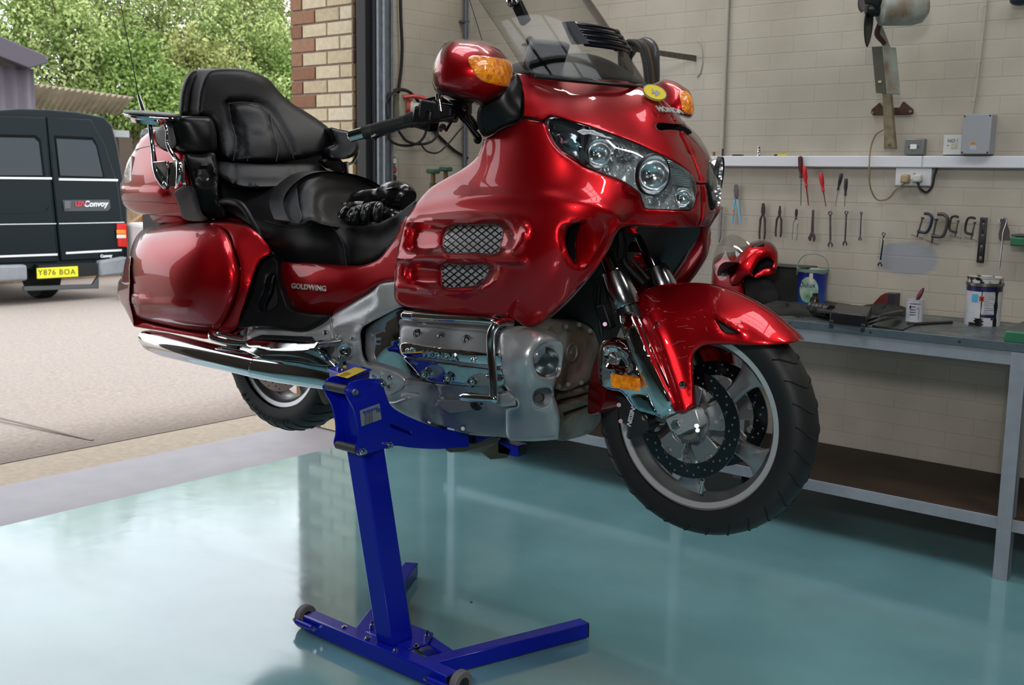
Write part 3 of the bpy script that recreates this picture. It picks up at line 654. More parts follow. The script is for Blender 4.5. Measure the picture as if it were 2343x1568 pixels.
# ---- side wall fittings
def sp(px, py, off=.01): return hit(px, py, 0, WX+off)
a = sp(1070, 0, .03)
solo(MB().cyl((WX+.035, WY-.05, 3.88), (WX+.035, WY-.05, .02), .013, n=12).box((WX+.02, WY-.05, sp(1066, 51).z), (.05, .04, .012)), 'corner_conduit', mat('blue_grey_conduit', '5b6068', .4, .3), 'blue grey conduit pipe in the corner behind the near mirror', 'conduit')
t = thing('isolator_socket', 'dirty cream industrial socket with red collar on the side wall', 'socket', tuple(sp(920, 265)))
p = sp(906, 238, .05); q = sp(903, 262, .05)
part(MB().box((WX+.035, sp(903, 260).y+.03, sp(903, 248).z), (.07, .10, .15)), 'box', mat('dirty_cream', '989280', .5, noise=(20, .3)), t, bevel=.006)
c = Vector((WX+.07, sp(903, 260).y+.035, sp(903, 248).z+.0))
dx = Vector((.75, .6, -.05)).normalized()
part(MB().lathe([(0, 0), (.04, 0), (.04, .03), (.034, .035), (.034, .1), (.028, .12), (0, .12)], c+Vector((-.01, .01, 0)), dx, 20), 'socket_barrel', mat('cream_barrel', 'b5b1a4', .45), t)
part(MB().lathe([(.041, .0), (.044, .0), (.044, .02), (.041, .02)], c+Vector((-.01, .01, 0)), dx, 20), 'collar', mat('red_collar', 'a02a22', .4), t)
part(MB().tube([c+Vector((0, -.03, .055)), c+Vector((.03, .02, .062)), c+Vector((.06, .07, .055))], .011, n=8, sm=3), 'flap', mat('red_flap', 'b02a26', .4), t)
part(MB().tube([sp(916, 0-60, .03), sp(917, 40, .03), sp(920, 110, .03), sp(917, 165, .03), sp(912, 205, .03), sp(911, 228, .04)], .0085, n=8, sm=4), 'supply_cable', M_rubber, t)
M_cab = M_rubber
for k, q in enumerate(([(884, 300), (880, 250), (890, 215), (915, 204), (940, 212), (958, 235)], [(890, 290), (884, 262), (885, 232), (902, 210), (930, 208), (955, 228), (975, 262), (1010, 300)], [(884, 290), (890, 318), (920, 333), (960, 325), (975, 300), (965, 270)], [(912, 300), (930, 322), (965, 330), (995, 318), (1005, 290)], [(960, 325), (975, 345), (1000, 350), (1025, 330), (1050, 300), (1060, 290)])):
    solo(MB().tube([sp(x_, y_, .05+.018*k) for x_, y_ in q], .007 if k < 4 else .0045, n=8, sm=4), 'cable_loop', M_cab, ['outer upper arc of black cable coiled around the cream socket', 'long black cable crossing over the cream socket to the right', 'lower left hanging bight of black cable under the socket', 'lower right hanging bight of black cable under the socket', 'thin lowest loop of cable hanging to the right of the coil'][k], 'cable', 'black cable loops around the socket')
solo(MB().tube([sp(985, 292, .006), sp(1010, 318, .006), sp(1040, 345, .006), sp(1075, 365, .006)], .014, n=10, sm=4, flat=.5), 'thick_strap', M_black, 'thick black strap hanging behind the handlebar', 'strap')
t = thing('push_button_station', 'grey three button roller door control on the side wall beside the door guide', 'switch', tuple(sp(892, 410)))
c = Vector((WX+.02, sp(892, 388).y, sp(892, 388).z)); part(MB().box(c, (.04, .062, .16)), 'button_box', mat('button_grey', 'a4a19a', .45), t, bevel=.005)
for dz, col, nm in ((.045, 'c9c5bb', 'button'), (0, '8a3a35', 'red button'), (-.045, '2a2a2a', 'black button')):
    b_ = part(MB().cyl(c+Vector((.02, -.004, dz)), c+Vector((.032, -.004, dz)), .014, n=16), 'button', mat('btn', col, .4), t)
    part(MB().lathe([(.014, 0), (.018, 0), (.018, .008), (.014, .008)], c+Vector((.02, -.004, dz)), (1, 0, 0), 16), 'bezel', M_blk, t)
M_vg = mat('valve_green', '2c4f3d', .45)
for (px, py, lb) in ((991, 392, 'green gas valve handwheel standing behind the seat, left one'), (1020, 387, 'green gas valve handwheel partly hidden by the red fairing, right one')):
    c = sp(px, py, .3); t = thing('gas_cylinder', lb, 'gas cylinder', (c.x, c.y, .0))
    t['label'] = lb.replace('handwheel', 'cylinder with handwheel')
    part(MB().lathe([(0, 0), (.07, 0), (.07, c.z-.17), (.05, c.z-.12), (.018, c.z-.09), (.018, c.z-.06), (0, c.z-.06)], (c.x, c.y, .0), n=20), 'cylinder_body', mat('dark_cylinder', '39352f', .5), t)
    part(MB().cyl((c.x, c.y, c.z-.06), (c.x, c.y, c.z-.01), .012, n=10), 'valve_stem', mat('valve_brass', '6e5a3a', .4, .7), t)
    part(MB().lathe([(.0, -.012), (.03, -.012), (.036, -.006), (.036, .006), (.03, .012), (0, .012)], (c.x, c.y, c.z), n=8), 'handwheel', M_vg, t)
# ================================================ workbench
bench = thing('workbench', 'long grey workbench with steel top, angle iron frame and brown lower shelf', 'workbench', (-1.0, 4.3, 0))
M_top = mat('worn_zinc_top', '5d6667', .3, .35, noise=(7, .35), rvar=(10, .2, .5)); M_frame = mat('grey_paint_frame', '8b929b', .45, noise=(20, .15)); M_ply = mat('brown_ply', '3f2e20', .6, noise=(6, .55), bump=(40, .2))
X0, X1, YB0 = -3.80, 2.6, 4.03
zt0 = .86
part(MB().box(((X0+X1)/2, (YB0+WY)/2-.004, zt0-.01), (X1-X0, WY-YB0-.006, .02)), 'worktop', M_top, bench, bevel=.002)
part(MB().box(((X0+X1)/2, YB0-.004, zt0-.012), (X1-X0, .006, .03)), 'edge_strip', mat('blue_grey_edge', '66757d', .4, .5, noise=(30, .2)), bench, bevel=.001)
for i in range(19): part(MB().cyl((X0+.25+i*.33, YB0-.004, zt0-.012), (X0+.25+i*.33, YB0-.0095, zt0-.012), .005, n=8), 'edge_screw', M_dj, bench)
part(MB().box(((X0+X1)/2, YB0+.006, zt0-.052), (X1-X0, .012, .05)), 'front_rail', M_frame, bench, bevel=.001)
part(MB().box(((X0+X1)/2, YB0+.006, .205), (X1-X0, .012, .044)), 'lower_rail', M_frame, bench, bevel=.001)
part(MB().box(((X0+X1)/2, (YB0+WY)/2, .222), (X1-X0, WY-YB0-.02, .016)), 'lower_shelf', M_ply, bench)
for xl in (-3.74, -2.388, -1.036, .316, 1.668):
    part(MB().box((xl, YB0-.002, (zt0-.03)/2), (.05, .014, zt0-.03)).box((xl+.022, YB0+.02, (zt0-.03)/2), (.006, .04, zt0-.03)), 'leg', M_frame, bench, bevel=.001)
    part(MB().box((xl, WY-.05, (zt0-.03)/2), (.05, .05, zt0-.03)), 'leg', M_frame, bench, bevel=.001)
def bt(px, py, z=zt0): return hit(px, py, 2, z)
# steel box behind the helmet
M_dbox = mat('dark_steel_box', '3a3c39', .5, .3, noise=(16, .3))
solo(MB().prism([(-2.33, 4.50, zt0), (-2.07, 4.50, zt0), (-2.07, 4.62, zt0), (-2.33, 4.62, zt0)], (0, 0, .172)).box((-2.2, 4.56, zt0+.172), (.27, .13, .008)), 'steel_box', M_dbox, 'dark steel box standing against the wall between helmet and blue paint bucket', 'box', bevel=.003)
# paint bucket
b = Vector((-2.03, 4.5, zt0)); pr = .062; ph = .172
t = thing('paint_bucket', 'blue and green paint bucket with a raised green handle', 'paint bucket', tuple(b))
mk = bpy.data.materials.new('bucket_print'); mk.use_nodes = True; nt = mk.node_tree; N = nt.nodes.new; Lk = nt.links.new; bs = nt.nodes['Principled BSDF']; bs.inputs['Roughness'].default_value = .3
tc = N('ShaderNodeTexCoord'); n = N('ShaderNodeTexNoise'); n.inputs['Scale'].default_value = 14; Lk(tc.outputs['Object'], n.inputs['Vector'])
sx = N('ShaderNodeSeparateXYZ'); Lk(tc.outputs['Object'], sx.inputs[0])
ml = N('ShaderNodeMath'); ml.operation = 'MULTIPLY_ADD'; ml.inputs[1].default_value = .06; Lk(n.outputs['Fac'], ml.inputs[0]); Lk(sx.outputs[2], ml.inputs[2])
rp = N('ShaderNodeValToRGB'); Lk(ml.outputs[0], rp.inputs['Fac']); e = rp.color_ramp.elements
e[0].position = .02; e[0].color = lin('4a74b8'); e[1].position = .195; e[1].color = lin('c9c6bf')
for ps, cl in ((.05, '2f55a0'), (.09, '2c4f8e'), (.13, '23348a'), (.188, '1c2270')): q_ = e.new(ps); q_.color = lin(cl)
Lk(rp.outputs['Color'], bs.inputs['Base Color'])
part(MB().lathe([(0, 0), (pr*.97, 0), (pr, .01), (pr*1.03, ph-.012), (pr*1.06, ph-.012), (pr*1.06, ph), (pr*.97, ph), (pr*.97, ph-.05), (0, ph-.05)], b, n=36), 'pail', mk, t)
part(MB().lathe([(pr*1.0, ph-.004), (pr*1.085, ph-.012), (pr*1.085, ph+.002), (pr*1.0, ph+.002)], b, n=36), 'rim', mat('pale_green_rim', '6c8a7c', .4), t)
# round logo patch wrapped on the pail front
def wrap_patch(b, r, az, zc, rx, rz, n=24, rr=7):
    rows = []
    for i in range(rr+1):
        rows.append([Vector((b.x+r*math.cos(az+rx*i/rr*math.cos(2*PI*j/n)/r), b.y+r*math.sin(az+rx*i/rr*math.cos(2*PI*j/n)/r), b.z+zc+rz*i/rr*math.sin(2*PI*j/n))) for j in range(n)])
    return MB().grid(rows, True)
az = math.atan2(-b.y, -b.x)-.25
part(wrap_patch(b, pr*1.035, az, .085, .044, .056), 'logo_disc', mat('green_logo', '4c8a68', .4, noise=(14, .5, .35, .6), col2='b6c8bc'), t, weld=False)
def wrap_text(s_, size, m, par, b, r, az, z, dpt=.0006):
    """letters bent round a cylinder"""
    o = text('lettering', s_, size, m, None, (0, 0, 0), (1, 0, 0), (0, 0, 1), dpt); 
    for v in o.data.vertices:
        a_ = az+v.co.x/r; rr_ = r-v.co.y
        v.co = Vector((b.x-par.location.x+rr_*math.cos(a_), b.y-par.location.y+rr_*math.sin(a_), b.z-par.location.z+z+v.co.z))
    o.parent = par; return o
wrap_text('Dulux', .03, mat('navy_letters', '22345c', .4), t, b, pr*1.05, az-.1, .105)
part(wrap_patch(b, pr*1.04, az+.15, .145, .008, .03), 'paint_drip', mat('cream_drip', 'cbc6b8', .4), t, weld=False)
hx = Vector((1, .25, 0)).normalized()
q = [b+hx*(-pr*1.08)+Vector((0, 0, ph-.03)), b+hx*(-pr*1.08)+Vector((0, -.0, ph+.015)), b+hx*(-pr*.75)+Vector((0, 0, ph+.052)), b+Vector((0, 0, ph+.066)), b+hx*(pr*.75)+Vector((0, 0, ph+.052)), b+hx*(pr*1.08)+Vector((0, 0, ph+.015)), b+hx*(pr*1.09)+Vector((0, 0, ph-.035))]
part(MB().tube(q, .004, n=8, sm=5, flat=.5), 'handle', mat('mint_handle', '7fa08e', .4), t)
# bottle
b = Vector((hit(1864, 700, 1, 4.41).x, 4.41, zt0))
solo(MB().lathe([(0, 0), (.021, 0), (.021, .05), (.016, .06), (.012, .062), (.012, .076), (0, .078)], b, n=20), 'small_bottle', mat('brown_bottle', '28211f', .25), 'small dark brown bottle in front of the blue paint bucket', 'bottle')
# black jacket heap
def heap(c, sx, sy, h, seed, amp=.25):
    rnd = random.Random(seed); rows = []; ph_ = [rnd.uniform(0, 6) for _ in range(6)]
    for i in range(15):
        t_ = i/14; row = []
        for j in range(40):
            a = 2*PI*j/40; k = 1+amp*(.5*math.sin(3*a+ph_[0])+.3*math.sin(5*a+ph_[1])+.3*math.sin(8*a+ph_[2]*t_))
            rad = math.cos(t_*PI/2)**.6
            z = h*math.sin(t_*PI/2)*(1+.18*math.sin(4*a+ph_[3])+.1*math.sin(9*a+ph_[4]))
            row.append((c[0]+sx*rad*k*math.cos(a), c[1]+sy*rad*k*math.sin(a), c[2]+max(z, 0)))
        rows.append(row)
    return MB().grid(rows, True)
M_cloth = mat('black_cloth', '242422', .85, noise=(20, .3), bump=(50, .6, .004))
solo(heap((-2.02, 4.25, zt0), .14, .10, .038, 3), 'crumpled_jacket', M_cloth, 'crumpled black cloth lying on the bench between helmet and air tool', 'cloth')
# black foot pump / pocket roll and hard case
a, b_ = bt(1848, 724), bt(1893, 733)
t = thing('rubber_roll', 'ribbed black rubber roll lying at the bench edge', 'roll', (a.x, a.y, zt0)); mb = MB(); d = Vector((b_.x-a.x, b_.y-a.y, 0)); L = d.length; pf = [(0, 0)]
for i in range(25): pf.append((.028+.0025*math.sin(i*PI/2.2), L*i/24))
pf.append((0, L)); part(mb.lathe(pf, (a.x, a.y+.03, zt0+.03), d, 20), 'ribbed_sleeve', mat('ribbed_rubber', '1e1f21', .4), t)
def flatbox(pts, h, z=zt0): return MB().prism([bt(px, py, z) for px, py in pts], (0, 0, h))
t = thing('hard_case', 'black ridged hard plastic case at the bench edge', 'case', tuple(bt(1940, 750)))
part(flatbox([(1897, 741), (1983, 751), (1993, 728), (1912, 720)], .048), 'case_body', mat('case_black', '17181c', .3), t, bevel=.005)
rb = MB()
for i in range(4):
    z_ = zt0+.008+i*.01; p, q = bt(1902, 741.5, z_), bt(1975, 750.5, z_); n_ = Vector((q.y-p.y, -(q.x-p.x), 0)).normalized()
    rb.box((p+q)/2+n_*-.0+Vector((0, -.001, 0)), ((q-p).length, .004, .004), Matrix.Rotation(math.atan2(q.y-p.y, q.x-p.x), 3, 'Z'))
part(rb, 'ridge', M_blk, t)
for px, py in ((1903, 742), (1975, 751)): p = bt(px, py, zt0+.03); part(MB().box(p+Vector((0, -.003, 0)), (.014, .008, .03)), 'latch', mat('case_latch', '303338', .25), t, bevel=.001)
t = thing('flat_case', 'flat black case lid lying open behind the ridged case', 'case', tuple(bt(1900, 712)))
part(flatbox([(1870, 716), (1930, 722), (1945, 712), (1888, 704)], .012, zt0+.03), 'lid', mat('lid_grey', '2e2f2e', .5), t, bevel=.002)
part(flatbox([(1880, 720), (1925, 722), (1945, 712), (1888, 704)], .03, zt0), 'tray', mat('lid_black', '1b1b1d', .5), t, bevel=.002)
t = thing('black_bag', 'black strap bag heaped behind the ridged case', 'bag', tuple(bt(2010, 725)))
part(heap((bt(2015, 722).x, bt(2015, 722).y+.06, zt0), (.12), .08, .034, 9, .18), 'bag_body', M_cloth, t)
part(MB().tube([bt(1985, 735, zt0+.02), bt(2010, 725, zt0+.045), bt(2040, 715, zt0+.05), bt(2062, 712, zt0+.03)], .012, n=8, sm=4, flat=.35, up=(0, 0, 1)), 'strap', M_black, t)
part(MB().tube([bt(1990, 742, zt0+.012), bt(2010, 735, zt0+.03), bt(2040, 728, zt0+.035), bt(2060, 726, zt0+.02)], .008, n=8, sm=4, flat=.5, up=(0, 0, 1)), 'strap', M_black, t)
t = thing('magazine', 'thin dark green folder lying flat at the bench edge', 'folder', tuple(bt(2060, 745)))
part(flatbox([(1995, 748), (2065, 757), (2100, 742), (2030, 733)], .006), 'cover', mat('dark_green_cover', '29332f', .4), t, bevel=.001)
t.name = 'folder'
p = bt(1976, 715); q = bt(2048, 712)
t = thing('axle_wedge', 'dull red and black wedge block standing against the wall', 'wedge block', (-1.74, 4.58, zt0))
xl, xm, xr = hit(1982, 700, 1, 4.56).x, hit(2020, 675, 1, 4.56).x, hit(2047, 690, 1, 4.56).x; zt_ = hit(2030, 671, 1, 4.56).z
part(MB().prism([(xl, 4.56, zt0), (xr-.03, 4.56, zt0), (xr-.03, 4.56, zt_), (xm+.01, 4.56, zt_), (xm-.01, 4.56, zt_-.012)], (0, .05, 0)), 'wedge', mat('dull_red', '6a2622', .5, noise=(25, .4)), t, bevel=.002)
part(MB().box((xr-.013, 4.585, (zt0+zt_)/2), (.034, .055, zt_-zt0)), 'backing', M_blk, t, bevel=.002)
t.name = 'wedge_block'
# paint tins
def tin(name, px, py, r, h, label, stripes):
    b = bt(px, py); b.z = zt0; t = thing(name, label, 'paint tin', tuple(b)); dirv = Vector((b.x, b.y, 0)).normalized(); b2 = b+dirv*r
    t.location = b2; return t, b2
M_tinw = mat('tin_label_white', 'c3c5cc', .35, noise=(25, .2)); M_tinm = mat('tin_metal', '8d8c88', .3, .8, noise=(20, .5)); M_navy = mat('navy_print', '1e2150', .35); M_ink = mat('print_ink', '2b3040', .5); M_drip = mat('black_drips', '161616', .25)
t, b = tin('paint_tin', 2091, 738, .033, .085, 'small white paint tin with blue lettering lines and a brush in it', 0)
part(MB().lathe([(0, 0), (.033, 0), (.033, .086), (.0345, .087), (.0345, .09), (.031, .09), (.031, .05), (0, .05)], b, n=32), 'tin_body', M_tinw, t)
az = math.atan2(-b.y, -b.x)
for z_, w_ in ((.074, .030), (.062, .014), (.050, .014), (.040, .015), (.030, .014)): part(wrap_patch(b, .0335, az-(0 if w_ > .02 else .25), z_, w_, .0018, rr=2), 'print_line', M_navy, t, weld=False)
part(wrap_patch(b, .0335, az+.35, .056, .003, .003, rr=2), 'hazard_mark', mat('orange_mark', 'c8502a', .4), t, weld=False)
part(wrap_patch(b, .0335, az+.5, .035, .0008, .026, rr=2), 'side_text', M_ink, t, weld=False); part(wrap_patch(b, .0335, az-.55, .06, .004, .008, rr=2), 'splash', M_ink, t, weld=False)
t2 = thing('paint_brush', 'paint brush with dark magenta handle standing in the small tin', 'brush', (b.x, b.y, b.z+.055))
part(MB().tube([b+Vector((0, 0, .055)), b+Vector((.006, .002, .085)), b+Vector((.014, .004, .108)), b+Vector((.022, .006, .126)), b+Vector((.026, .007, .137))], [.007, .0068, .0095, .007, .0035], n=10, sm=3), 'brush_handle', mat('magenta_handle', '5a1f38', .35), t2)
t, b = tin('large_paint_tin', 2246, 747, .066, .19, 'large white and blue paint tin with black drips at the right of the bench', 0)
H_ = .19
part(MB().lathe([(0, 0), (.066, 0), (.066, H_-.03)], b, n=48), 'tin_body', M_tinw, t)
part(MB().lathe([(.066, H_-.055), (.0664, H_-.055), (.0664, H_-.035), (.066, H_-.035)], b, n=48), 'blue_band', M_navy, t)
part(MB().lathe([(.066, H_-.034), (.071, H_-.034), (.071, H_-.022), (.066, H_-.022)], b, n=48), 'clamp_ring', M_tinm, t)
part(MB().lathe([(.0655, H_-.022), (.0655, H_-.004), (.068, H_-.003), (.068, H_), (.06, H_), (.058, H_-.004), (0, H_-.004)], b, n=48), 'lid', mat('drippy_lid', 'b8b8b6', .35, noise=(35, .9, .45, .52), col2='161616'), t)
az = math.atan2(-b.y, -b.x)
for (a_, z_, rx, rz, m_, nm) in ((-.52, .108, .013, .016, mat('pale_blue_print', '4f9cc4', .4), 'blue_square'), (-.12, .108, .009, .0095, mat('hazard_orange', 'd0502a', .4), 'hazard_square'), (.28, .04, .026, .006, M_navy, 'brand_band'), (.55, .03, .005, .005, M_ink, 'black_square')):
    part(wrap_patch(b, .0664, az+a_, z_, rx*1.0, rz, n=4 if 'square' in nm or 'band' in nm else 20, rr=4) if False else MB().grid([[Vector((b.x+.0666*math.cos(az+a_+(i/6-.5)*2*rx/.066), b.y+.0666*math.sin(az+a_+(i/6-.5)*2*rx/.066), b.z+z_+(j-.5)*2*rz)) for i in range(7)] for j in range(2)]), nm, m_, t, weld=False)
for k in range(13):
    a_ = .3; z_ = .135-.0072*k
    part(MB().grid([[Vector((b.x+.0666*math.cos(az+.02+i/6*(.5+.2*math.sin(k*2.1))), b.y+.0666*math.sin(az+.02+i/6*(.5+.2*math.sin(k*2.1))), b.z+z_+j*.0011)) for i in range(7)] for j in range(2)]), 'print_line', M_ink, t, weld=False)
for (a_, z0_, z1_, w_) in ((-.11, 0.012, H_-.05, .0016), (.75, .0, H_-.03, .0075), (-.2, .0, .03, .016), (-.62, .0, .012, .012)):
    rows = []
    for j in range(9):
        z_ = z0_+(z1_-z0_)*j/8; w2 = w_*(1+.35*math.sin(j*1.9+a_*9)); rows.append([Vector((b.x+.0668*math.cos(az+a_+s_*w2/.066), b.y+.0668*math.sin(az+a_+s_*w2/.066), b.z+z_)) for s_ in (-1, -.3, .3, 1)])
    part(MB().grid(rows), 'paint_drip', M_drip, t, weld=False)
for s_ in (-1, 1):
    pass
part(MB().tube([b+Vector((.0666*math.cos(az-.11)+s*.007, .0666*math.sin(az-.11), .108+s2*.006)) for s, s2 in ((-1, -1), (1, 1))], .0014, n=6).tube([b+Vector((.0666*math.cos(az-.11)+s*.007, .0666*math.sin(az-.11)-.001, .108-s2*.006)) for s, s2 in ((-1, -1), (1, 1))], .0014, n=6), 'hazard_cross', M_drip, t)
a, b = bt(2080, 742, zt0+.006), bt(2178, 737, zt0+.006)
solo(MB().cyl(a, b, .006, n=12).cyl(a-(b-a)*.02, a+(b-a)*.06, .0075, n=6), 'steel_bar', M_dj, 'thin dark steel bar lying between the two paint tins', 'bar')
# green tray at the right edge of the bench
t = thing('green_tray', 'green painted metal tray at the right end of the bench', 'tray', tuple(bt(2300, 790)))
bx0 = bt(2277, 791).x
part(MB().box((bx0+.25, 4.075, zt0+.022), (.5, .1, .044)), 'tray_front', M_green, t, bevel=.007)
part(MB().prism([(bx0, 4.03, zt0+.04), (bx0+.5, 4.03, zt0+.04), (bx0+.5, 4.4, zt0+.085), (bx0+.05, 4.4, zt0+.085)], (0, 0, .006)), 'tray_lid', M_green2, t, bevel=.002)
# loose keys on the bench
p = bt(1823, 723, zt0+.004)
solo(MB().lathe([(.012, -.001), (.014, -.001), (.014, .001), (.012, .001)], p, n=16).box(p+Vector((.02, .0, 0)), (.03, .008, .003)).box(p+Vector((.01, -.012, 0)), (.012, .02, .003)), 'keys', M_dj, 'bunch of dark keys lying on the bench beside the black cloth', 'keys')

# small debris on the floor
for (px, py, nm, lb, m_, sz) in ((2140, 1270, 'dry_leaf', 'small brown dry leaf on the floor below the bench', mat('leaf_brown', '6a3f22', .8), .012), (1078, 1379, 'leaf_scrap', 'tiny dark brown scrap on the floor right of the stand post', mat('scrap_brown', '4a3a2c', .8), .006), (1237, 1107, 'paper_scrap', 'tiny pale scrap on the floor under the engine', mat('scrap_pale', 'c9cfca', .8), .005)):
    p = hit(px, py, 2, 0)
    solo(MB().add([(p.x-sz, p.y, .001), (p.x-sz*.3, p.y-sz*.5, .002), (p.x+sz*.6, p.y-sz*.3, .001), (p.x+sz, p.y+sz*.2, .003), (p.x+sz*.1, p.y+sz*.5, .001), (p.x, p.y, .004)], [(0, 1, 5), (1, 2, 5), (2, 3, 5), (3, 4, 5), (4, 0, 5)]), nm, m_, lb, 'scrap' if 'scrap' in nm else 'leaf', solid=.0008)
# ================================================ the yard outside
def og(px, py, x): return hit(px, py, 0, x)
# ---- van
VX = -12.75
def vp(px, py, dx=0): return hit(px, py, 0, VX+dx)
v0 = vp(130, 600); gzv = gz(VX)
van = thing('van', 'dark green panel van parked in the yard with its rear doors towards the workshop', 'van', (VX-2.4, v0.y, gzv))
M_van = mat('dark_green_paint', '08171c', .3, spec=.2, noise=(1.5, .2)); M_vtrim = mat('pale_trim', 'd8dcdc', .3, .3); M_bump = mat('grey_bumper', '8a8f94', .6, noise=(8, .2)); M_vdark = mat('underbody', '121414', .7)
yc = v0.y
def vbody(x, k=1.0):
    pts = [(-.93, .42), (-.95, .75), (-.955, 1.2), (-.93, 1.45), (-.86, 1.95), (-.80, 2.2), (-.70, 2.3), (-.35, 2.345), (0, 2.355), (.35, 2.345), (.70, 2.3), (.80, 2.2), (.86, 1.95), (.93, 1.45), (.955, 1.2), (.95, .75), (.93, .42)]
    return [Vector((x, yc+a*k, gzv+b)) for a, b in pts]
# align the van's outline with the sight lines to its right edge and its roof
ry = vp(297, 600).y-yc; rz_ = vp(100, 252).z-gzv
sy, szv = ry/.95, rz_/2.345
def vb(x, k=1.0, dz=0): return [Vector((x, yc+(p.y-yc)*sy*k, gzv+(p.z-gzv)*szv+dz)) for p in vbody(x)]
part(MB().loft([vb(VX, .985), vb(VX-.04, 1), vb(VX-2.5, 1), vb(VX-4.3, .99), vb(VX-4.6, .93)]), 'body_shell', M_van, van, bevel=.02)
# doors: raised panels with recessed windows frames
def vpoly(pts, d, dx=.0): return MB().prism([vp(a, b, dx) for a, b in pts], (d, 0, 0))
for nm, pts, win in (('rear_door', [(0-90, 262), (101, 268), (112, 410), (131, 600), (-90, 606)], [(-80, 306), (82, 309), (93, 320), (103, 404), (-80, 404)]),
                ('rear_door', [(106, 268), (206, 273), (238, 330), (268, 425), (286, 575), (283, 590), (137, 598), (118, 410)], [(124, 310), (212, 314), (222, 330), (239, 407), (134, 404)])):
    d_ = part(vpoly(pts, .03, .0), nm, M_van, van, bevel=.02)
    w_ = part(vpoly(win, .008, .031), 'window_frame', mat('window_recess_shade', '050708', .5, spec=.1), d_, bevel=.006)  # near-black rim paints in the shade of the recessed window edge
    w_.location = d_.location-d_.location
    c_ = [((a-sum(p[0] for p in win)/len(win))*.93+sum(p[0] for p in win)/len(win), (b-sum(p[1] for p in win)/len(win))*.9+sum(p[1] for p in win)/len(win)+3) for a, b in win]
    part(vpoly(c_, .004, .040), 'window_pane', mat('dark_pane', '14242b', .12, spec=.5), d_)
for (x0, y0, x1, y1, h) in ((-90, 404, 118, 406, 5), (134, 408, 269, 410, 5), (-90, 588, 131, 580, 5), (150, 577, 278, 570, 5), (-90, 514, 128, 511, 2), (134, 511, 284, 508, 2)):
    part(vpoly([(x0, y0), (x1, y1), (x1, y1+h), (x0, y0+h)], .012, .032), 'trim_strip', M_vtrim, van, bevel=.003)
part(vpoly([(-90, 480), (104, 482), (112, 474), (106, 486), (-90, 490)], .01, .03), 'pressed_line', M_van, van)
h_ = part(vpoly([(142, 458), (250, 457), (252, 476), (246, 483), (146, 484)], .012, .032), 'handle_panel', mat('handle_grey', '3c4148', .4), van, bevel=.004)
part(vpoly([(146, 460), (160, 460), (160, 478), (146, 478)], .02, .04), 'door_handle', mat('handle_dark', '57595a', .4), van, bevel=.004)
def vtext(s_, px, py, size, m_, dx=.05, **k):
    p = vp(px, py, dx)-van.location; return text('lettering', s_, size, m_, van, p, (0, 1, 0), (0, 0, 1), .002, **k)
vtext('LDV', 184, 467, .075, mat('red_badge', 'c03038', .4), bold=.004)
vtext('Convoy', 219, 467, .10, mat('white_badge', 'd8dade', .4), bold=.003, shear=.2)
vtext('Convoy', 243, 586, .05, M_vtrim, bold=.003)
pl_ = part(vpoly([(83, 614), (177, 609), (178, 633), (84, 638)], .015, .08), 'number_plate', mat('plate_yellow', 'e4e02a', .4), van, bevel=.004)
p = vp(130.5, 623.5, .098)-van.location; text('plate_lettering', 'Y876 BOA', .095, mat('plate_ink', '5a5a18', .5), van, p, (0, 1, -.035), (0, 0, 1), .001, spacing=1.15)
part(vpoly([(82, 606), (215, 600), (216, 630), (82, 640)], .06, .02), 'plate_recess', M_vdark, van)
for pts in ([(-90, 608), (48, 604), (50, 640), (-90, 648)], [(214, 596), (270, 586), (289, 590), (290, 616), (270, 626), (216, 632)]):
    part(vpoly(pts, .16, -.04), 'bumper', M_bump, van, bevel=.03)
tl = part(vpoly([(265, 512), (287, 512), (289, 565), (268, 564)], .03, .02), 'tail_lamp', mat('tail_red', 'b81c18', .25, emit='ff3010', emit_s=.12), van, bevel=.004)
part(vpoly([(266, 526), (287, 526), (288, 535), (267, 535)], .004, .051), 'amber_lens', mat('tail_amber', 'e08a28', .3), tl); part(vpoly([(267, 537), (288, 537), (288, 545), (267, 545)], .004, .051), 'white_lens', mat('tail_white', 'd8d8cc', .3), tl)
for c in bpy.data.objects:
    if c.parent == tl and c.location.length == 0: pass
part(vpoly([(50, 655), (208, 650), (222, 628), (222, 660), (206, 660), (50, 666)], .05, -.02), 'tow_step', mat('step_grey', '4f5254', .5), van, bevel=.01)
gy = gzv
for wy_, wx_ in ((vp(160, 680).y, VX-.7), (vp(0, 660).y-.2, VX-.7), (vp(160, 680).y, VX-3.6)):
    part(MB().lathe([(.0, -.12), (.2, -.12), (.31, -.11), (.335, -.07), (.335, .07), (.31, .11), (.2, .12), (0, .12)], (wx_, wy_, gz(wx_)+.33), (0, 1, 0), 36), 'wheel', mat('van_tyre', '111213', .7), van)
part(MB().box((VX-2.2, yc-.0, gy+.42), (3.9, 1.5*sy, .22)), 'chassis', M_vdark, van)
# ---- sheds and lean-to beyond the van
M_shed = mat('purple_grey_sheet', '5a545c', .5, noise=(3, .2)); 
def corr(x, y0, y1, z0, z1, pitch_, amp):
    n = int((y1-y0)/pitch_*8); rows = []
    for z_ in (z0, z1): rows.append([(x+amp*math.sin(2*PI*8*i/n*(n/8)/8*1.0) if False else x+amp*math.sin(2*PI*((y0+(y1-y0)*i/n)/pitch_)), y0+(y1-y0)*i/n, z_) for i in range(n+1)])
    return MB().grid(rows)
SX = -19.0; a = hit(80, 200, 0, SX)
shed = thing('metal_shed', 'purple grey profiled metal shed behind the van at the far left', 'shed', (SX, a.y-2, gz(SX)))
rf = hit(0, 105, 0, SX)
part(corr(SX, a.y-5, a.y, gz(SX), hit(80, 158, 0, SX).z, .22, .02), 'wall_sheet', M_shed, shed, solid=.02)
z1, z0 = hit(83, 128, 0, SX).z, hit(0, 95, 0, SX).z; sl = (z0-z1)/(a.y-rf.y)
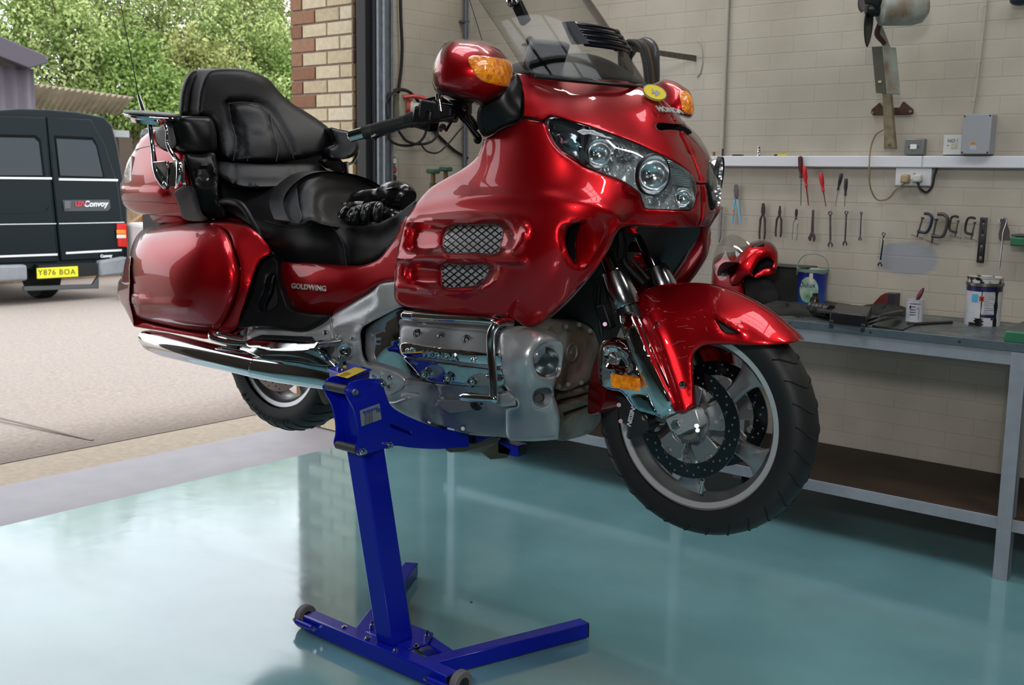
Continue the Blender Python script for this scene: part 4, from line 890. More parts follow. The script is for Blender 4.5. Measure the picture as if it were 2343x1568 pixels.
part(MB().prism([(SX+.25, a.y+.15, z1-.12), (SX+.25, a.y+.1, z1), (SX+.25, a.y-4, z1+sl*4.1), (SX+.25, a.y-4, z1+sl*4.1-.4), (SX+.25, a.y-.2, z1-.25)], (-1.6, 0, 0)), 'roof', mat('roof_purple', '4c4650', .5), shed, bevel=.02)
LX = -21.0; a, b = hit(78, 195, 0, LX), hit(300, 225, 0, LX); zb_ = hit(78, 245, 0, LX).z; zb2 = hit(300, 262, 0, LX).z
lean = thing('lean_to', 'rusty lean-to with mossy corrugated cement roof sheets behind the van', 'lean-to', (LX, (a.y+b.y)/2, gz(LX)))
rows = []
n = 90
for k in range(2):
    rows.append([Vector((LX+.0+.6*(1-k)-.6, a.y+.05+(b.y-a.y)*i/n, ((a.z*(1-i/n)+b.z*i/n) if k == 0 else (zb_*(1-i/n)+zb2*i/n))+0)) + Vector((.05*math.sin(i*2*PI/5.5), 0, .03*math.sin(i*2*PI/5.5))) for i in range(n+1)])
rows.insert(0, [p+Vector((-.5, 0, .05)) for p in rows[0]])
part(MB().grid(rows), 'cement_sheets', mat('mossy_cement', 'a69c84', .9, noise=(3, .35), bump=(20, .4)), lean, solid=.03)
part(MB().box((LX-.5, b.y-1.2, gz(LX)+1.3), (.1, 2.8, 2.7)), 'rusty_wall', mat('peeling_rust', '9aa0a0', .7, noise=(3.2, .5, .44, .54), col2='6e4632'), lean)
part(MB().box((LX-.4, hit(268, 300, 0, LX).y, gz(LX)+1.0), (.1, .62, 2.1)), 'rusty_door', mat('rust_door', '7a4c34', .8, noise=(5, .3)), lean)
part(MB().box((LX-.35, hit(298, 300, 0, LX).y, gz(LX)+1.2), (.3, .3, 2.6)), 'post', mat('dark_post', '4d4238', .8), lean)
# low stone wall, pallets and a white sheet behind the saddlebags
PX_ = -14.0; pal_m = mat('pallet_wood', 'b08a60', .8, noise=(12, .3))
def pallet_pile(px, py, label, n, ang, x=PX_):
    p = hit(px, py, 0, x); p.z = gz(x)+.50; t = thing('pallet', label, 'pallet', (p.x, p.y, gz(x)), group='wooden pallets stacked in the yard'); rot = Matrix.Rotation(ang, 3, 'X')
    for i in range(n):
        part(MB().box(p+rot @ Vector((0, -.45+i*.9/(n-1), 0)), (.03, .09, .9), rot), 'deck_board', pal_m, t)
    for dz in (-.4, 0, .4): part(MB().box(p+rot @ Vector((-.06, 0, dz)), (.09, 1.0, .09), rot), 'bearer', pal_m, t)
pallet_pile(330, 520, 'wooden pallet leaning behind the saddlebag, left one', 6, .5)
pallet_pile(400, 515, 'wooden pallet leaning behind the saddlebag, right one', 6, -.35, -13.7)
p = hit(290, 560, 0, -12.5)
solo(MB().box((-12.6, p.y+.95, gz(-12.6)+(p.z-gz(-12.6)+.15)/2+.05), (.5, 1.5, p.z+.27-gz(-12.6))), 'wrapped_block', mat('white_wrap', 'd6d6d4', .5, bump=(3, .5, .05)), 'white wrapped block standing between the van and the saddlebags', 'block', bevel=.05)
solo(MB().box((-12.0, p.y+.0, gz(-12)+.06), (.9, .35, .12)).box((-12.1, p.y+.7, gz(-12)+.05), (.5, .6, .1)), 'slate_slabs', mat('slate', '565c60', .7), 'low pile of dark slabs on the ground right of the van', 'slabs')
p = hit(420, 520, 0, -16)
sw_ = MB().box((-16.2, p.y+1.0, gz(-16)+.55), (.4, 9.0, 1.1)); struct(sw_.build('yard_wall', mat('rubble_stone', '9c8568', .9, noise=(5, .45), bump=(6, .8, .05))))
# ---- wooded bank: a grassy slope and broadleaf trees, each with crown and branches
def hill():
    rows = []
    for i in range(12):
        x_ = -23-i*2.2; rows.append([(x_, y_, gz(-22)+.2+min(i, 4)*1.05+.3*math.sin(y_*.4+i)) for y_ in np.linspace(-5, 45, 30)])
    return MB().grid(rows)
struct(hill().build('wooded_bank', mat('bank_green', '4c5c2c', .9, noise=(1.5, .5), bump=(4, .8, .1)), solid=.3))
leaf_m = []
for c1, c2 in (('a3bb6c', '6f8c40'), ('b4c47c', '7f9650'), ('aeb06c', '7e8648'), ('bdb478', '8e8c52')):
    m = mat('leaves', c1, .6, noise=(1.3, .4), col2=c2)
    leaf_m.append(m)
bark = mat('bark', '6e6048', .9)
nr = np.random.default_rng(5)
def tree(label, px, py, x, rad, nl, m, k, squash=1.15):
    c = hit(px, py, 0, x); g = gz(-22)+.2+max(0, (-23-x)/2.2*1.25)
    t = thing('broadleaf_tree', label, 'tree', (c.x, c.y, min(g, c.z-rad)), group='trees on the bank behind the yard')
    u = nr.normal(size=(nl, 3)); u /= np.linalg.norm(u, axis=1)[:, None]
    rr = rad*nr.uniform(.35, 1.0, nl)**.6; 
    lob = 1+.22*np.sin(u[:, 0]*5+k)+.2*np.sin(u[:, 1]*6+2*k)+.15*np.sin(u[:, 2]*7+k)
    P = u*(rr*lob)[:, None]; P[:, 2] *= squash
    # twiggy clusters
    P += nr.normal(scale=.10, size=P.shape)*rad*.4
    s = nr.uniform(.035, .075, nl)[:, None]
    a = nr.normal(size=(nl, 3)); a /= np.linalg.norm(a, axis=1)[:, None]; b = np.cross(a, nr.normal(size=(nl, 3))); b /= np.linalg.norm(b, axis=1)[:, None]
    off = np.array([c.x-t.location.x, c.y-t.location.y, c.z-t.location.z]); P = P+off
    V = np.concatenate([P-a*s, P+b*s*.5, P+a*s, P-b*s*.5], 1).reshape(-1, 3)
    F = np.arange(nl*4).reshape(-1, 4)
    me = bpy.data.meshes.new('foliage'); me.from_pydata(V.tolist(), [], F.tolist())
    finish(me, 'foliage', m, t, smooth=False)
    mb = MB(); base = Vector((0, 0, 0)); top = Vector(off)
    mb.tube([base, base.lerp(top, .5)+Vector((.1, .15, 0)), top], [.13, .09, .04], n=7, sm=3)
    rn = random.Random(k)
    for _ in range(14):
        q0 = base.lerp(top, rn.uniform(.5, 1)); d_ = Vector((rn.gauss(.3, .6), rn.gauss(0, 1), rn.uniform(.1, 1.3))).normalized()*rad*rn.uniform(.6, 1)
        mb.tube([q0, q0+d_*.5+Vector((0, 0, .1)), q0+d_], [.035, .022, .008], n=5, sm=2)
    mb.build('trunk', bark, t)
TR = [(40, 10, -26, 2.0, 5200, 0), (140, 90, -25, 1.6, 5200, 1), (230, -5, -27, 2.2, 6500, 2), (290, 190, -24.5, 1.1, 5000, 0), (370, 60, -26, 1.9, 6500, 1), (430, 190, -24.5, 1.2, 5200, 2), (500, -10, -27.5, 2.2, 6500, 3), (570, 110, -25.5, 1.6, 6000, 1), (640, 20, -26.5, 2.0, 6000, 3), (650, 200, -24.8, 1.1, 4500, 0), (360, 240, -23.6, .8, 3600, 0), (560, 240, -24, .9, 3600, 1)]
WH = ['dark green tree at the far left above the shed', 'bright green tree above the lean-to roof', 'tall olive tree left of the aerial', 'low leafy tree just right of the aerial base', 'broad light green tree behind the aerial', 'rounded olive bush above the passenger backrest', 'tall yellowish tree with bare twigs, centre of the bank', 'light green tree right above the backrest', 'yellowish twiggy tree beside the brick pillar', 'small dark leafed tree low beside the brick pillar', 'low fresh green bush left of the backrest', 'low bush right behind the backrest shoulder']
for k, (px, py, x_, rad, nl, mi) in enumerate(TR): tree(WH[k], px, py, x_, rad, int(nl*1.9), leaf_m[mi], k)
# ================================================ motorcycle (its own frame: x forward, y to its left, z up)
BT = Vector((-2.295, 2.536, .466))
BR_ = Matrix.Rotation(R(1.65), 3, 'Z') @ Matrix.Rotation(R(.85), 3, 'Y')
bike = thing('touring_motorcycle', 'large candy red touring motorcycle with chrome engine, raised off the floor on the blue stand', 'motorcycle', tuple(BT))
bike.rotation_euler = BR_.to_euler()
BRi = BR_.transposed()
BO = BRi @ (CAM-BT)
def B(px, py, v, ax=1):
    d = BRi @ sight(px, py); return BO + d*((v-BO[ax])/d[ax])
def bray(px, py):
    d = BRi @ sight(px, py); d.z = 0; return d.normalized()
class Field:
    """smooth (thin plate) surface through a few measured offsets"""
    REG = .02
    def __init__(s, pts, sq=0):
        s.sq = sq
        if isinstance(pts, (int, float)): s.c = float(pts); return
        s.c = None; P = np.array(pts, float); s.P = P[:, :2]/200; n = len(P)
        K = s.k(s.P, s.P)+np.diag(np.where(np.abs(P[:, 2]) < 1e-9, 2e-4, s.REG)); A = np.zeros((n+3, n+3)); A[:n, :n] = K; A[:n, n] = 1; A[:n, n+1:] = s.P; A[n, :n] = 1; A[n+1:, :n] = s.P.T
        s.w = np.linalg.solve(A, np.r_[P[:, 2], 0, 0, 0])
    @staticmethod
    def k(a, b):
        d2 = ((a[:, None]-b[None])**2).sum(-1); return .5*d2*np.log(d2+1e-12)
    def __call__(s, q):
        q = np.asarray(q, float).reshape(-1, 2)
        if s.c is not None: return np.full(len(q), s.c)
        q = q/200; n = len(s.P); v = s.k(q, s.P) @ s.w[:n]+s.w[n]+q @ s.w[n+1:]; return np.sqrt(np.maximum(v, 0)**2+s.sq*np.maximum(v, 0)) if s.sq else v
class Rimmed(Field):
    """a field that follows another panel's rounded edge"""
    def __init__(s, F, outline, rim, off): s.sq = False; s.F, s.O, s.rim, s.off = F, resample(outline, 8), rim, off
    def __call__(s, q):
        q = np.asarray(q, float).reshape(-1, 2); t = np.clip(segdist(q, s.O)/s.rim[0], 0, 1); return s.F(q)-s.rim[1]*(1-np.sqrt(1-(1-t)**2))+s.off
def segdist(Q, poly, closed=True):
    A = np.asarray(poly, float); Bp = np.roll(A, -1, 0)
    if not closed: A, Bp = A[:-1], Bp[:-1]
    d = Bp-A; L = (d**2).sum(1)+1e-12
    out = np.full(len(Q), 1e9)
    for i in range(0, len(Q), 2000):
        q = Q[i:i+2000]; t = np.clip(((q[:, None]-A[None])*d[None]).sum(-1)/L, 0, 1)
        out[i:i+2000] = np.sqrt((((A[None]+t[..., None]*d[None])-q[:, None])**2).sum(-1)).min(1)
    return out
def inside(Q, poly):
    P = np.asarray(poly, float); x, y = Q[:, 0][:, None], Q[:, 1][:, None]; x0, y0 = P[:, 0], P[:, 1]; x1, y1 = np.roll(x0, -1), np.roll(y0, -1)
    c = ((y0 > y) != (y1 > y)) & (x < (x1-x0)*(y-y0)/(y1-y0+1e-12)+x0); return (c.sum(1) % 2) == 1
def resample(pts, step, smooth=True):
    P = catmull([Vector(p) for p in pts], 8, True) if smooth else [Vector(p) for p in pts]
    out = []
    for i, p in enumerate(P):
        q = P[(i+1) % len(P)]; L = (q-p).length
        if L < 1e-6: continue
        if not out or (p-out[-1]).length > step*.35: out.append(p)
        if L > step*1.3:
            k = int(L/step)
            for j in range(1, k+1): out.append(p.lerp(q, j/(k+1)))
    if (out[0]-out[-1]).length < step*.3: out.pop()
    return np.array([tuple(p) for p in out])
def panel(name, outline, field, m, par=None, holes=(), step=9, depth=.006, rim=(9, .006), ax=1, sgn=-1, disp=(), mirror=None, smooth=True, dirv=None, zc=False, ang=50, hs=True):
    """a shell traced as an outline on a smooth surface of measured offsets, given thickness"""
    F = field if isinstance(field, Field) else Field(field)
    O = resample(outline, step, smooth); HS = [resample(h, step*.7, hs) for h in holes]
    loops = [O]+HS; x0, y0 = O.min(0); x1, y1 = O.max(0)
    gx = np.arange(x0, x1, step); gy = np.arange(y0, y1, step*.87)
    G = np.array([(x+(step/2 if j % 2 else 0), y) for j, y in enumerate(gy) for x in gx])
    def ins(Q):
        m_ = inside(Q, O)
        for h in HS: m_ &= ~inside(Q, h)
        return m_
    allseg = lambda Q: np.min([segdist(Q, l) for l in loops], axis=0)
    extra = []
    if rim[0] > 0:
        for l in loops:
            t = np.roll(l, -1, 0)-np.roll(l, 1, 0); t /= np.linalg.norm(t, axis=1)[:, None]+1e-9; nrm = np.stack([-t[:, 1], t[:, 0]], 1)
            for k in (.22, .55):
                for sg in (1, -1):
                    q = l+nrm*sg*rim[0]*k; ok = ins(q); q = q[ok]
                    if len(q): q = q[allseg(q) > rim[0]*k*.9]
                    if len(q): extra.append(q)
    if len(G): G = G[ins(G)]
    if len(G): G = G[allseg(G) > max(step*.45, rim[0]*.75)]
    pts = np.concatenate(loops+extra+([G] if len(G) else [])); edges = []; b = 0
    for l in loops:
        n = len(l); edges += [(b+i, b+(i+1) % n) for i in range(n)]; b += n
    vs, es, fs, _, _, _ = delaunay_2d_cdt([Vector(p) for p in pts], edges, [], 0, 1e-4)
    V = np.array([tuple(v) for v in vs]); Fa = np.array([f for f in fs if len(f) == 3]); cen = V[Fa].mean(1); Fa = Fa[ins(cen)]
    used = np.unique(Fa); rem = -np.ones(len(V), int); rem[used] = np.arange(len(used)); V = V[used]; Fa = rem[Fa]
    val = F(V)
    for d in disp:
        kind, pl_, w, amt = d[:4]
        if kind == 'ridge': D = segdist(V, [tuple(p) for p in catmull([Vector(p) for p in pl_], 8)], False); val = val+amt*np.exp(-(D/w)**2)
        elif kind == 'recess':
            pl_ = resample(pl_, 8); D = segdist(V, pl_); D = np.where(inside(V, pl_), D, 0); t = np.clip(D/w, 0, 1); val = val-amt*t*t*(3-2*t)
        elif kind == 'bulge':
            pl_ = resample(pl_, 8); D = segdist(V, pl_); D = np.where(inside(V, pl_), D, 0); t = np.clip(D/w, 0, 1); val = val+amt*np.sqrt(1-(1-t)**2)
    if rim[0] > 0:
        D = allseg(V); t = np.clip(D/rim[0], 0, 1); a = rim[1]*(1-np.sqrt(1-(1-t)**2))
        if zc: a = a*np.clip((np.abs(val)-.01)/.05, 0, 1)
        val = val-a
    if zc: val = np.where(np.abs(val) < (.010 if F.sq else .006), 0, val)
    if zc == 2: val = np.maximum(val, 0)
    P = [B(V[i, 0], V[i, 1], sgn*val[i], ax) for i in range(len(V))]
    # orientation: outward faces look at the viewer side
    fl = []
    for f in Fa:
        n = (P[f[1]]-P[f[0]]).cross(P[f[2]]-P[f[0]]); c = (P[f[0]]+P[f[1]]+P[f[2]])/3
        fl.append(tuple(int(i) for i in (f if n.dot(BO-c) > 0 else f[::-1])))
    n0 = len(P)
    if depth:
        if dirv is None: dv = [Vector((0, 0, 0)) for _ in P]; [dv[i].__setitem__(ax, -sgn*depth) for i in range(n0)]
        elif dirv == 'ray': dv = [bray(V[i, 0], V[i, 1])*depth for i in range(n0)]
        else: dv = [Vector(dirv)*depth]*n0
        if zc:
            for i in range(n0):
                if abs(val[i]) < 1e-9: dv[i] = Vector((-depth, 0, 0)) if zc is True else Vector((0, 0, 0))
        P2 = [P[i]+dv[i] for i in range(n0)]
        cnt = {}
        for f in fl:
            for i in range(3): cnt[(f[i], f[(i+1) % 3])] = 1
        side = [(a_, b_) for (a_, b_) in cnt if (b_, a_) not in cnt]
        F2 = [tuple(n0+i for i in f[::-1]) for f in fl]
        FS = [(b_, a_, n0+a_, n0+b_) for a_, b_ in side if not (zc and abs(val[a_]) < 1e-9 and abs(val[b_]) < 1e-9)]
        P = P+P2; fl = fl+F2+FS
    vv = [tuple(p) for p in P]; ff = fl
    def mk(vv, ff, nm):
        me = bpy.data.meshes.new(nm); me.from_pydata(vv, [], ff)
        bm = bmesh.new(); bm.from_mesh(me); bmesh.ops.remove_doubles(bm, verts=bm.verts, dist=4e-4); bm.to_mesh(me); bm.free()
        return finish(me, nm, m, par or bike, ang=ang)
    if mirror == 'merge':
        k = len(vv); vv = vv+[(x, -y, z) for x, y, z in vv]; ff = ff+[tuple(i+k for i in f[::-1]) for f in ff]
        return mk(vv, ff, name)
    o = mk(vv, ff, name)
    if mirror == 'copy':
        o2 = mk([(x, -y, z) for x, y, z in vv], [tuple(f[::-1]) for f in ff], name)
        return o, o2
    return o
def on(F, pts, off=.002, sgn=-1, ax=1):
    v = F(pts); return [B(p[0], p[1], sgn*(v[i]+off), ax) for i, p in enumerate(pts)]
def seam(name, F, pts, r, m, par, off=0.0, sgn=-1, n=6, sm=6):
    q = [tuple(p) for p in catmull([Vector(p) for p in pts], sm)]
    return MB().tube(on(F, q, off, sgn), r, n=n).build(name, m, par)

def candy(name):
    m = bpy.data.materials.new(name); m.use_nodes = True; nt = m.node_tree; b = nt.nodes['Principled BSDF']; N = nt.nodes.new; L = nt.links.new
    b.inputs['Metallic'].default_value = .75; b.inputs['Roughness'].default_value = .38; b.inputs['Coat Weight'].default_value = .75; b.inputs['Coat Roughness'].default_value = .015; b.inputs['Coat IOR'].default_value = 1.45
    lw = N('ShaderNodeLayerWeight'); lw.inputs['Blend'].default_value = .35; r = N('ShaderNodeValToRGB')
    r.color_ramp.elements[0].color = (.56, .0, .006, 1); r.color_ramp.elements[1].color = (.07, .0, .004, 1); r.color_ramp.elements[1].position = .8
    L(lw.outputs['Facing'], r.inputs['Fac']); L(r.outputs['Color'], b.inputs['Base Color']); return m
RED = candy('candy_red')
BLKP = mat('black_moulding', '0d0e10', .36, spec=.35, noise=(30, .2)); BLKM = mat('satin_black', '131417', .45, spec=.35)
LEA = mat('black_leatherette', '0b0b0e', .46, spec=.3, bump=(260, .25, .001)); LEAS = mat('seat_piping', '2c2c33', .45)
SIL = mat('silver_frame', 'b9bcbf', .33, .5, noise=(300, .1)); SILD = mat('dirty_silver', 'a0a2a5', .36, .6, noise=(7, .35), rvar=(9, .25, .5))
DIRT = mat('dusty_black', '202120', .6, noise=(14, .5), bump=(60, .5)); DUSTG = mat('dusty_grey', '7f7e7a', .5, .25, noise=(9, .4, .42, .6), col2='655a4a', bump=(60, .3))
CHR = M_chrome; CHR2 = mat('chrome_dusty', 'cdd0d2', .1, 1, noise=(50, .2), rvar=(20, .04, .16))
TYRE = mat('tyre_rubber', '1f2021', .55, noise=(8, .3), bump=(150, .2)); RIMM = mat('rim_alloy', 'b4b6b8', .38, .85, noise=(5, .2), rvar=(8, .28, .45)); RIML = mat('rim_lip', 'e6e8ea', .35, .6)
DISC = mat('disc_steel', '4a4b4e', .3, .95, noise=(14, .3)); AMB = mat('amber_lens', 'f59a10', .12, coat=1, bump=(90, 1, .006), emit='ff8a08', emit_s=.10, noise=(60, .6, .36, .6), col2='b85806')
GLS = clear('clear_lens', (.93, .95, .96), 1.0, 1.5); SCREEN = clear('windscreen_acrylic', (.90, .90, .89), .25)

# ------------------------------------------------ upper fairing with nose
UF = Field([(1178, 167, .275), (1230, 172, .215), (1290, 181, .15), (1350, 184, .09), (1400, 183, .04), (1440, 186, 0), (1470, 200, 0), (1500, 217, 0), (1530, 254, 0), (1552, 292, 0), (1572, 330, 0), (1588, 370, 0), (1598, 400, 0), (1604, 419, 0),
            (1247, 272, .322), (1197, 268, .33), (1199, 235, .318), (1190, 190, .29), (1300, 274, .30), (1380, 299, .25), (1430, 317, .205), (1520, 357, .118), (1588, 408, .042), (1300, 225, .238), (1400, 245, .155), (1460, 280, .12), (1240, 225, .29), (1545, 340, .07), (1360, 215, .16), (1480, 240, .065)], .010)
slit = [(1499, 288), (1502, 283), (1520, 282), (1545, 284), (1566, 290), (1579, 303), (1575, 307), (1556, 300), (1535, 297), (1504, 296)]
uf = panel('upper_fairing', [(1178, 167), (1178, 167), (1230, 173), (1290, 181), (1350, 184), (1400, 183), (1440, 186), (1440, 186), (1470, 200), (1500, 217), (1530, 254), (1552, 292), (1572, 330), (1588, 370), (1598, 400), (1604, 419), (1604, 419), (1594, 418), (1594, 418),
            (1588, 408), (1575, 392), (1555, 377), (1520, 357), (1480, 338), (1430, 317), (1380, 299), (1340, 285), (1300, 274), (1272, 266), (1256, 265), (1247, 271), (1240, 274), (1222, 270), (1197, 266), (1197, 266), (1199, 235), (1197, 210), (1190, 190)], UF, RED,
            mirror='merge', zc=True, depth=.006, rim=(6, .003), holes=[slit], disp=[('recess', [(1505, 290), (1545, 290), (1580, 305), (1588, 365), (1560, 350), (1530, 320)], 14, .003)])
panel('nose_vent', [(p[0], p[1]) for p in slit], Field([(1499, 288, .03), (1578, 303, -.045), (1540, 290, -.008), (1560, 297, -.028), (1520, 287, .01)]), BLKP, depth=.01, rim=(0, 0), step=5)
# badges
def badge_on(F, nm, s_, c, ux, size, m, par, off=.004, **k):
    p = on(F, [c], off)[0]; q = on(F, [(c[0]+ux[0], c[1]+ux[1])], off)[0]; dn = on(F, [(c[0], c[1]+10)], off)[0]
    return text(nm, s_, size, m, par, p, q-p, p-dn, .0012, **k)
SILB = mat('badge_chrome', 'e2e4e6', .3, .7)
tg = (B(1515, 236, 0)-B(1545, 277, 0)).normalized(); p0 = B(1529, 256, 0)+Vector((0, 1, 0)).cross(tg)*.006
text('badge_lettering', 'HONDA', .026, SILB, uf, p0, (0, 1, 0), tg, .0015, bold=.0006, sx=1.35)
tg = (B(1478, 203, 0)-B(1515, 236, 0)).normalized(); nrm = (Vector((0, 1, 0)).cross(tg).normalized()+Vector((0, -.40, 0))).normalized(); c = B(1497, 214, -.018)+nrm*.001
st = MB().lathe([(0, 0), (.033, 0), (.0335, -.004)], c+nrm*.004, nrm, 32).build('round_sticker', mat('sticker_yellow', 'd8c024', .3), uf)
MB().lathe([(.0315, 0), (.0335, 0), (.0335, -.001), (.0315, -.001)], c+nrm*.0048, nrm, 32).build('sticker_ring', mat('sticker_blue', '3b5e8a', .4), st)
u_ = tg.cross(nrm).normalized()*-1; w_ = nrm.cross(u_)
def stk(a, b): return c+nrm*.005+u_*a+w_*b
MB().prism([stk(-.010, .012), stk(.012, .016), stk(.006, .004), stk(.015, .002), stk(-.004, -.016), stk(.001, -.003), stk(-.012, -.001)], nrm*.0006).build('sticker_motif', mat('motif_grey', '8f9498', .4), st)

# ------------------------------------------------ side fairings
SF = Field([(1197, 271, .333), (1248, 285, .325), (1262, 322, .333), (1300, 358, .322), (1333, 378, .30), (1420, 413, .226), (1462, 443, .182), (1474, 476, .175), (1560, 481, .095), (1593, 445, .045), (1604, 421, 0), (1606, 450, 0), (1606, 480, 0), (1604, 505, 0), (1598, 519, 0), (1560, 520, .07), (1500, 519, .14), (1440, 516, .20), (1408, 535, .24), (1375, 595, .282), (1320, 662, .318), (1255, 725, .335), (1212, 748, .338), (1165, 728, .365), (1030, 718, .365), (915, 698, .352), (902, 660, .355), (903, 600, .35), (920, 530, .33), (945, 480, .298), (985, 430, .275), (1060, 385, .285), (1105, 330, .308), (1150, 300, .322),
            (1150, 380, .345), (1050, 430, .315), (1200, 440, .37), (1100, 455, .352), (1000, 480, .325), (1300, 430, .342), (1360, 468, .325), (1410, 495, .278), (1300, 500, .385), (1200, 520, .405), (1100, 550, .398), (1000, 560, .38), (1250, 600, .408), (1150, 650, .40), (1000, 650, .388), (1330, 560, .362), (1300, 640, .358), (1230, 690, .375), (1180, 330, .345)], .010)
g_up = [(1030, 518), (1090, 516), (1140, 519), (1149, 527), (1146, 555), (1138, 577), (1080, 577), (1017, 574), (1013, 556), (1018, 535)]
g_lo = [(1011, 606), (1060, 608), (1118, 613), (1110, 632), (1092, 650), (1060, 656), (1012, 654), (1010, 630)]
scoop = [(1290, 543), (1294, 525), (1310, 514), (1340, 512), (1366, 517), (1373, 530), (1364, 556), (1350, 580), (1334, 602), (1318, 604), (1302, 588), (1293, 566)]
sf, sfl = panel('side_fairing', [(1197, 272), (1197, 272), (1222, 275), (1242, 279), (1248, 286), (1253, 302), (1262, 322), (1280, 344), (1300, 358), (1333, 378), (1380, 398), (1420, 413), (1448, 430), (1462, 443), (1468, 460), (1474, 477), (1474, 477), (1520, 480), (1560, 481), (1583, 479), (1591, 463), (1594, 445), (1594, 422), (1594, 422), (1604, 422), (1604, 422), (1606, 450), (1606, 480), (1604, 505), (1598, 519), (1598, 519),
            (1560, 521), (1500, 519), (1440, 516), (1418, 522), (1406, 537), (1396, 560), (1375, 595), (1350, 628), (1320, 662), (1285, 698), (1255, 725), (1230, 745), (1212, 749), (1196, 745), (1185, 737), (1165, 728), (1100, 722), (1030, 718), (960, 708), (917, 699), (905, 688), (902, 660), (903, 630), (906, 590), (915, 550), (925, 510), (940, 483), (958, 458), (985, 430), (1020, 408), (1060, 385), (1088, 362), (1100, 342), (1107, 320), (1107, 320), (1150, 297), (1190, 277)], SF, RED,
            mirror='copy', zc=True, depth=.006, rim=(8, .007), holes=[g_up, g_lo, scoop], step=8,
            disp=[('ridge', [(955, 475), (1010, 458), (1100, 450), (1200, 450), (1290, 457), (1360, 470), (1410, 492)], 16, .008),
                  ('ridge', [(922, 508), (1000, 502), (1100, 500), (1180, 505), (1200, 515), (1198, 540), (1180, 572)], 8, .013),
                  ('ridge', [(905, 590), (1000, 588), (1100, 595), (1196, 600)], 8, .016),
                  ('ridge', [(905, 655), (960, 660), (1080, 666), (1130, 650), (1150, 615)], 8, .008),
                  ('recess', [(935, 516), (1030, 514), (1170, 514), (1180, 545), (1165, 578), (1040, 580), (930, 577)], 22, .03),
                  ('recess', [(925, 606), (1040, 604), (1140, 608), (1115, 655), (1040, 660), (930, 650)], 20, .028),
                  ('recess', [(1280, 520), (1310, 505), (1385, 508), (1388, 540), (1340, 615), (1305, 612), (1285, 575)], 10, .010)])
# mesh grilles: silver backing behind a black diamond lattice
def grille(outline, par):
    F2 = Field([(x, y, SF([(x, y)])[0]-.036) for x in range(960, 1180, 50) for y in range(500, 680, 40)])
    g = panel('grille', outline, F2, mat('grille_backing', 'c9cbd0', .35, .4), par, depth=.004, rim=(0, 0), step=12)
    O = resample(outline, 5); mb = MB(); x0, y0 = O.min(0); x1, y1 = O.max(0); per = 15.5
    for s_ in (1, -1):
        k0 = int((y0-abs(.72*(x1-x0)))/per)-2; k1 = int((y1+abs(.72*(x1-x0)))/per)+3
        for k in range(k0-30, k1+30):
            xs_ = np.arange(x0, x1+1, 3.0); L_ = np.stack([xs_, k*per+s_*.78*(xs_-x0)], 1); ins = inside(L_, O); run = []
            for i, f_ in enumerate(ins):
                if f_: run.append(tuple(L_[i]))
                if (not f_ or i == len(ins)-1) and run:
                    if len(run) > 1: mb.tube(on(F2, [run[0], run[len(run)//2], run[-1]], .005), .0016, n=5)
                    run = []
    mb.build('grille_mesh', BLKP, g)
    return g
sfl.scale = (1, .94, 1)
grille(g_up, sf); grille(g_lo, sf)
# air scoop liner
SC2 = Field([(1290, 543, .31), (1310, 514, .345), (1340, 512, .345), (1373, 530, .335), (1334, 602, .345), (1302, 588, .34), (1330, 550, .325), (1350, 560, .335)])
panel('scoop_liner', [(1282, 543), (1288, 515), (1310, 504), (1340, 503), (1378, 508), (1382, 530), (1370, 562), (1350, 592), (1336, 612), (1314, 612), (1296, 594), (1286, 566)], SC2, RED, sf, depth=.004, rim=(0, 0))
panel('scoop_duct', [(1284, 543), (1292, 520), (1310, 506), (1326, 510), (1317, 535), (1315, 565), (1316, 598), (1312, 606), (1296, 590), (1288, 566)], Field([(1290, 543, .335), (1310, 510, .352), (1318, 545, .338), (1314, 600, .355), (1300, 580, .348)]), BLKP, sf, depth=.004, rim=(0, 0))

# ------------------------------------------------ headlight
hl = [(1249, 283), (1252, 270), (1262, 267), (1300, 275), (1340, 286), (1380, 300), (1430, 318), (1480, 339), (1520, 358), (1555, 378), (1575, 393), (1588, 409), (1593, 425), (1592, 450), (1588, 466), (1582, 478), (1560, 480), (1520, 479), (1476, 475), (1468, 458), (1460, 442), (1446, 429), (1420, 412), (1380, 397), (1333, 377), (1300, 357), (1280, 343), (1263, 322), (1253, 300)]
HLF = Field([(1249, 283, .322), (1262, 267, .318), (1300, 275, .30), (1380, 300, .25), (1430, 318, .205), (1520, 358, .118), (1588, 409, .042), (1592, 450, .045), (1582, 478, .07), (1520, 479, .13), (1476, 475, .172), (1460, 442, .182), (1420, 412, .225), (1333, 377, .297), (1263, 322, .328), (1380, 350, .27), (1480, 400, .175), (1540, 430, .115), (1310, 320, .318)])
hlo = [(a+(a-1430)*.012, b+(b-370)*.02) for a, b in hl]
DKC = mat('headlight_bowl', 'e4e8ea', .25, .6, bump=(26, 1, .016)); FLUTE = mat('fluted_reflector', 'eef0f2', .12, .92)
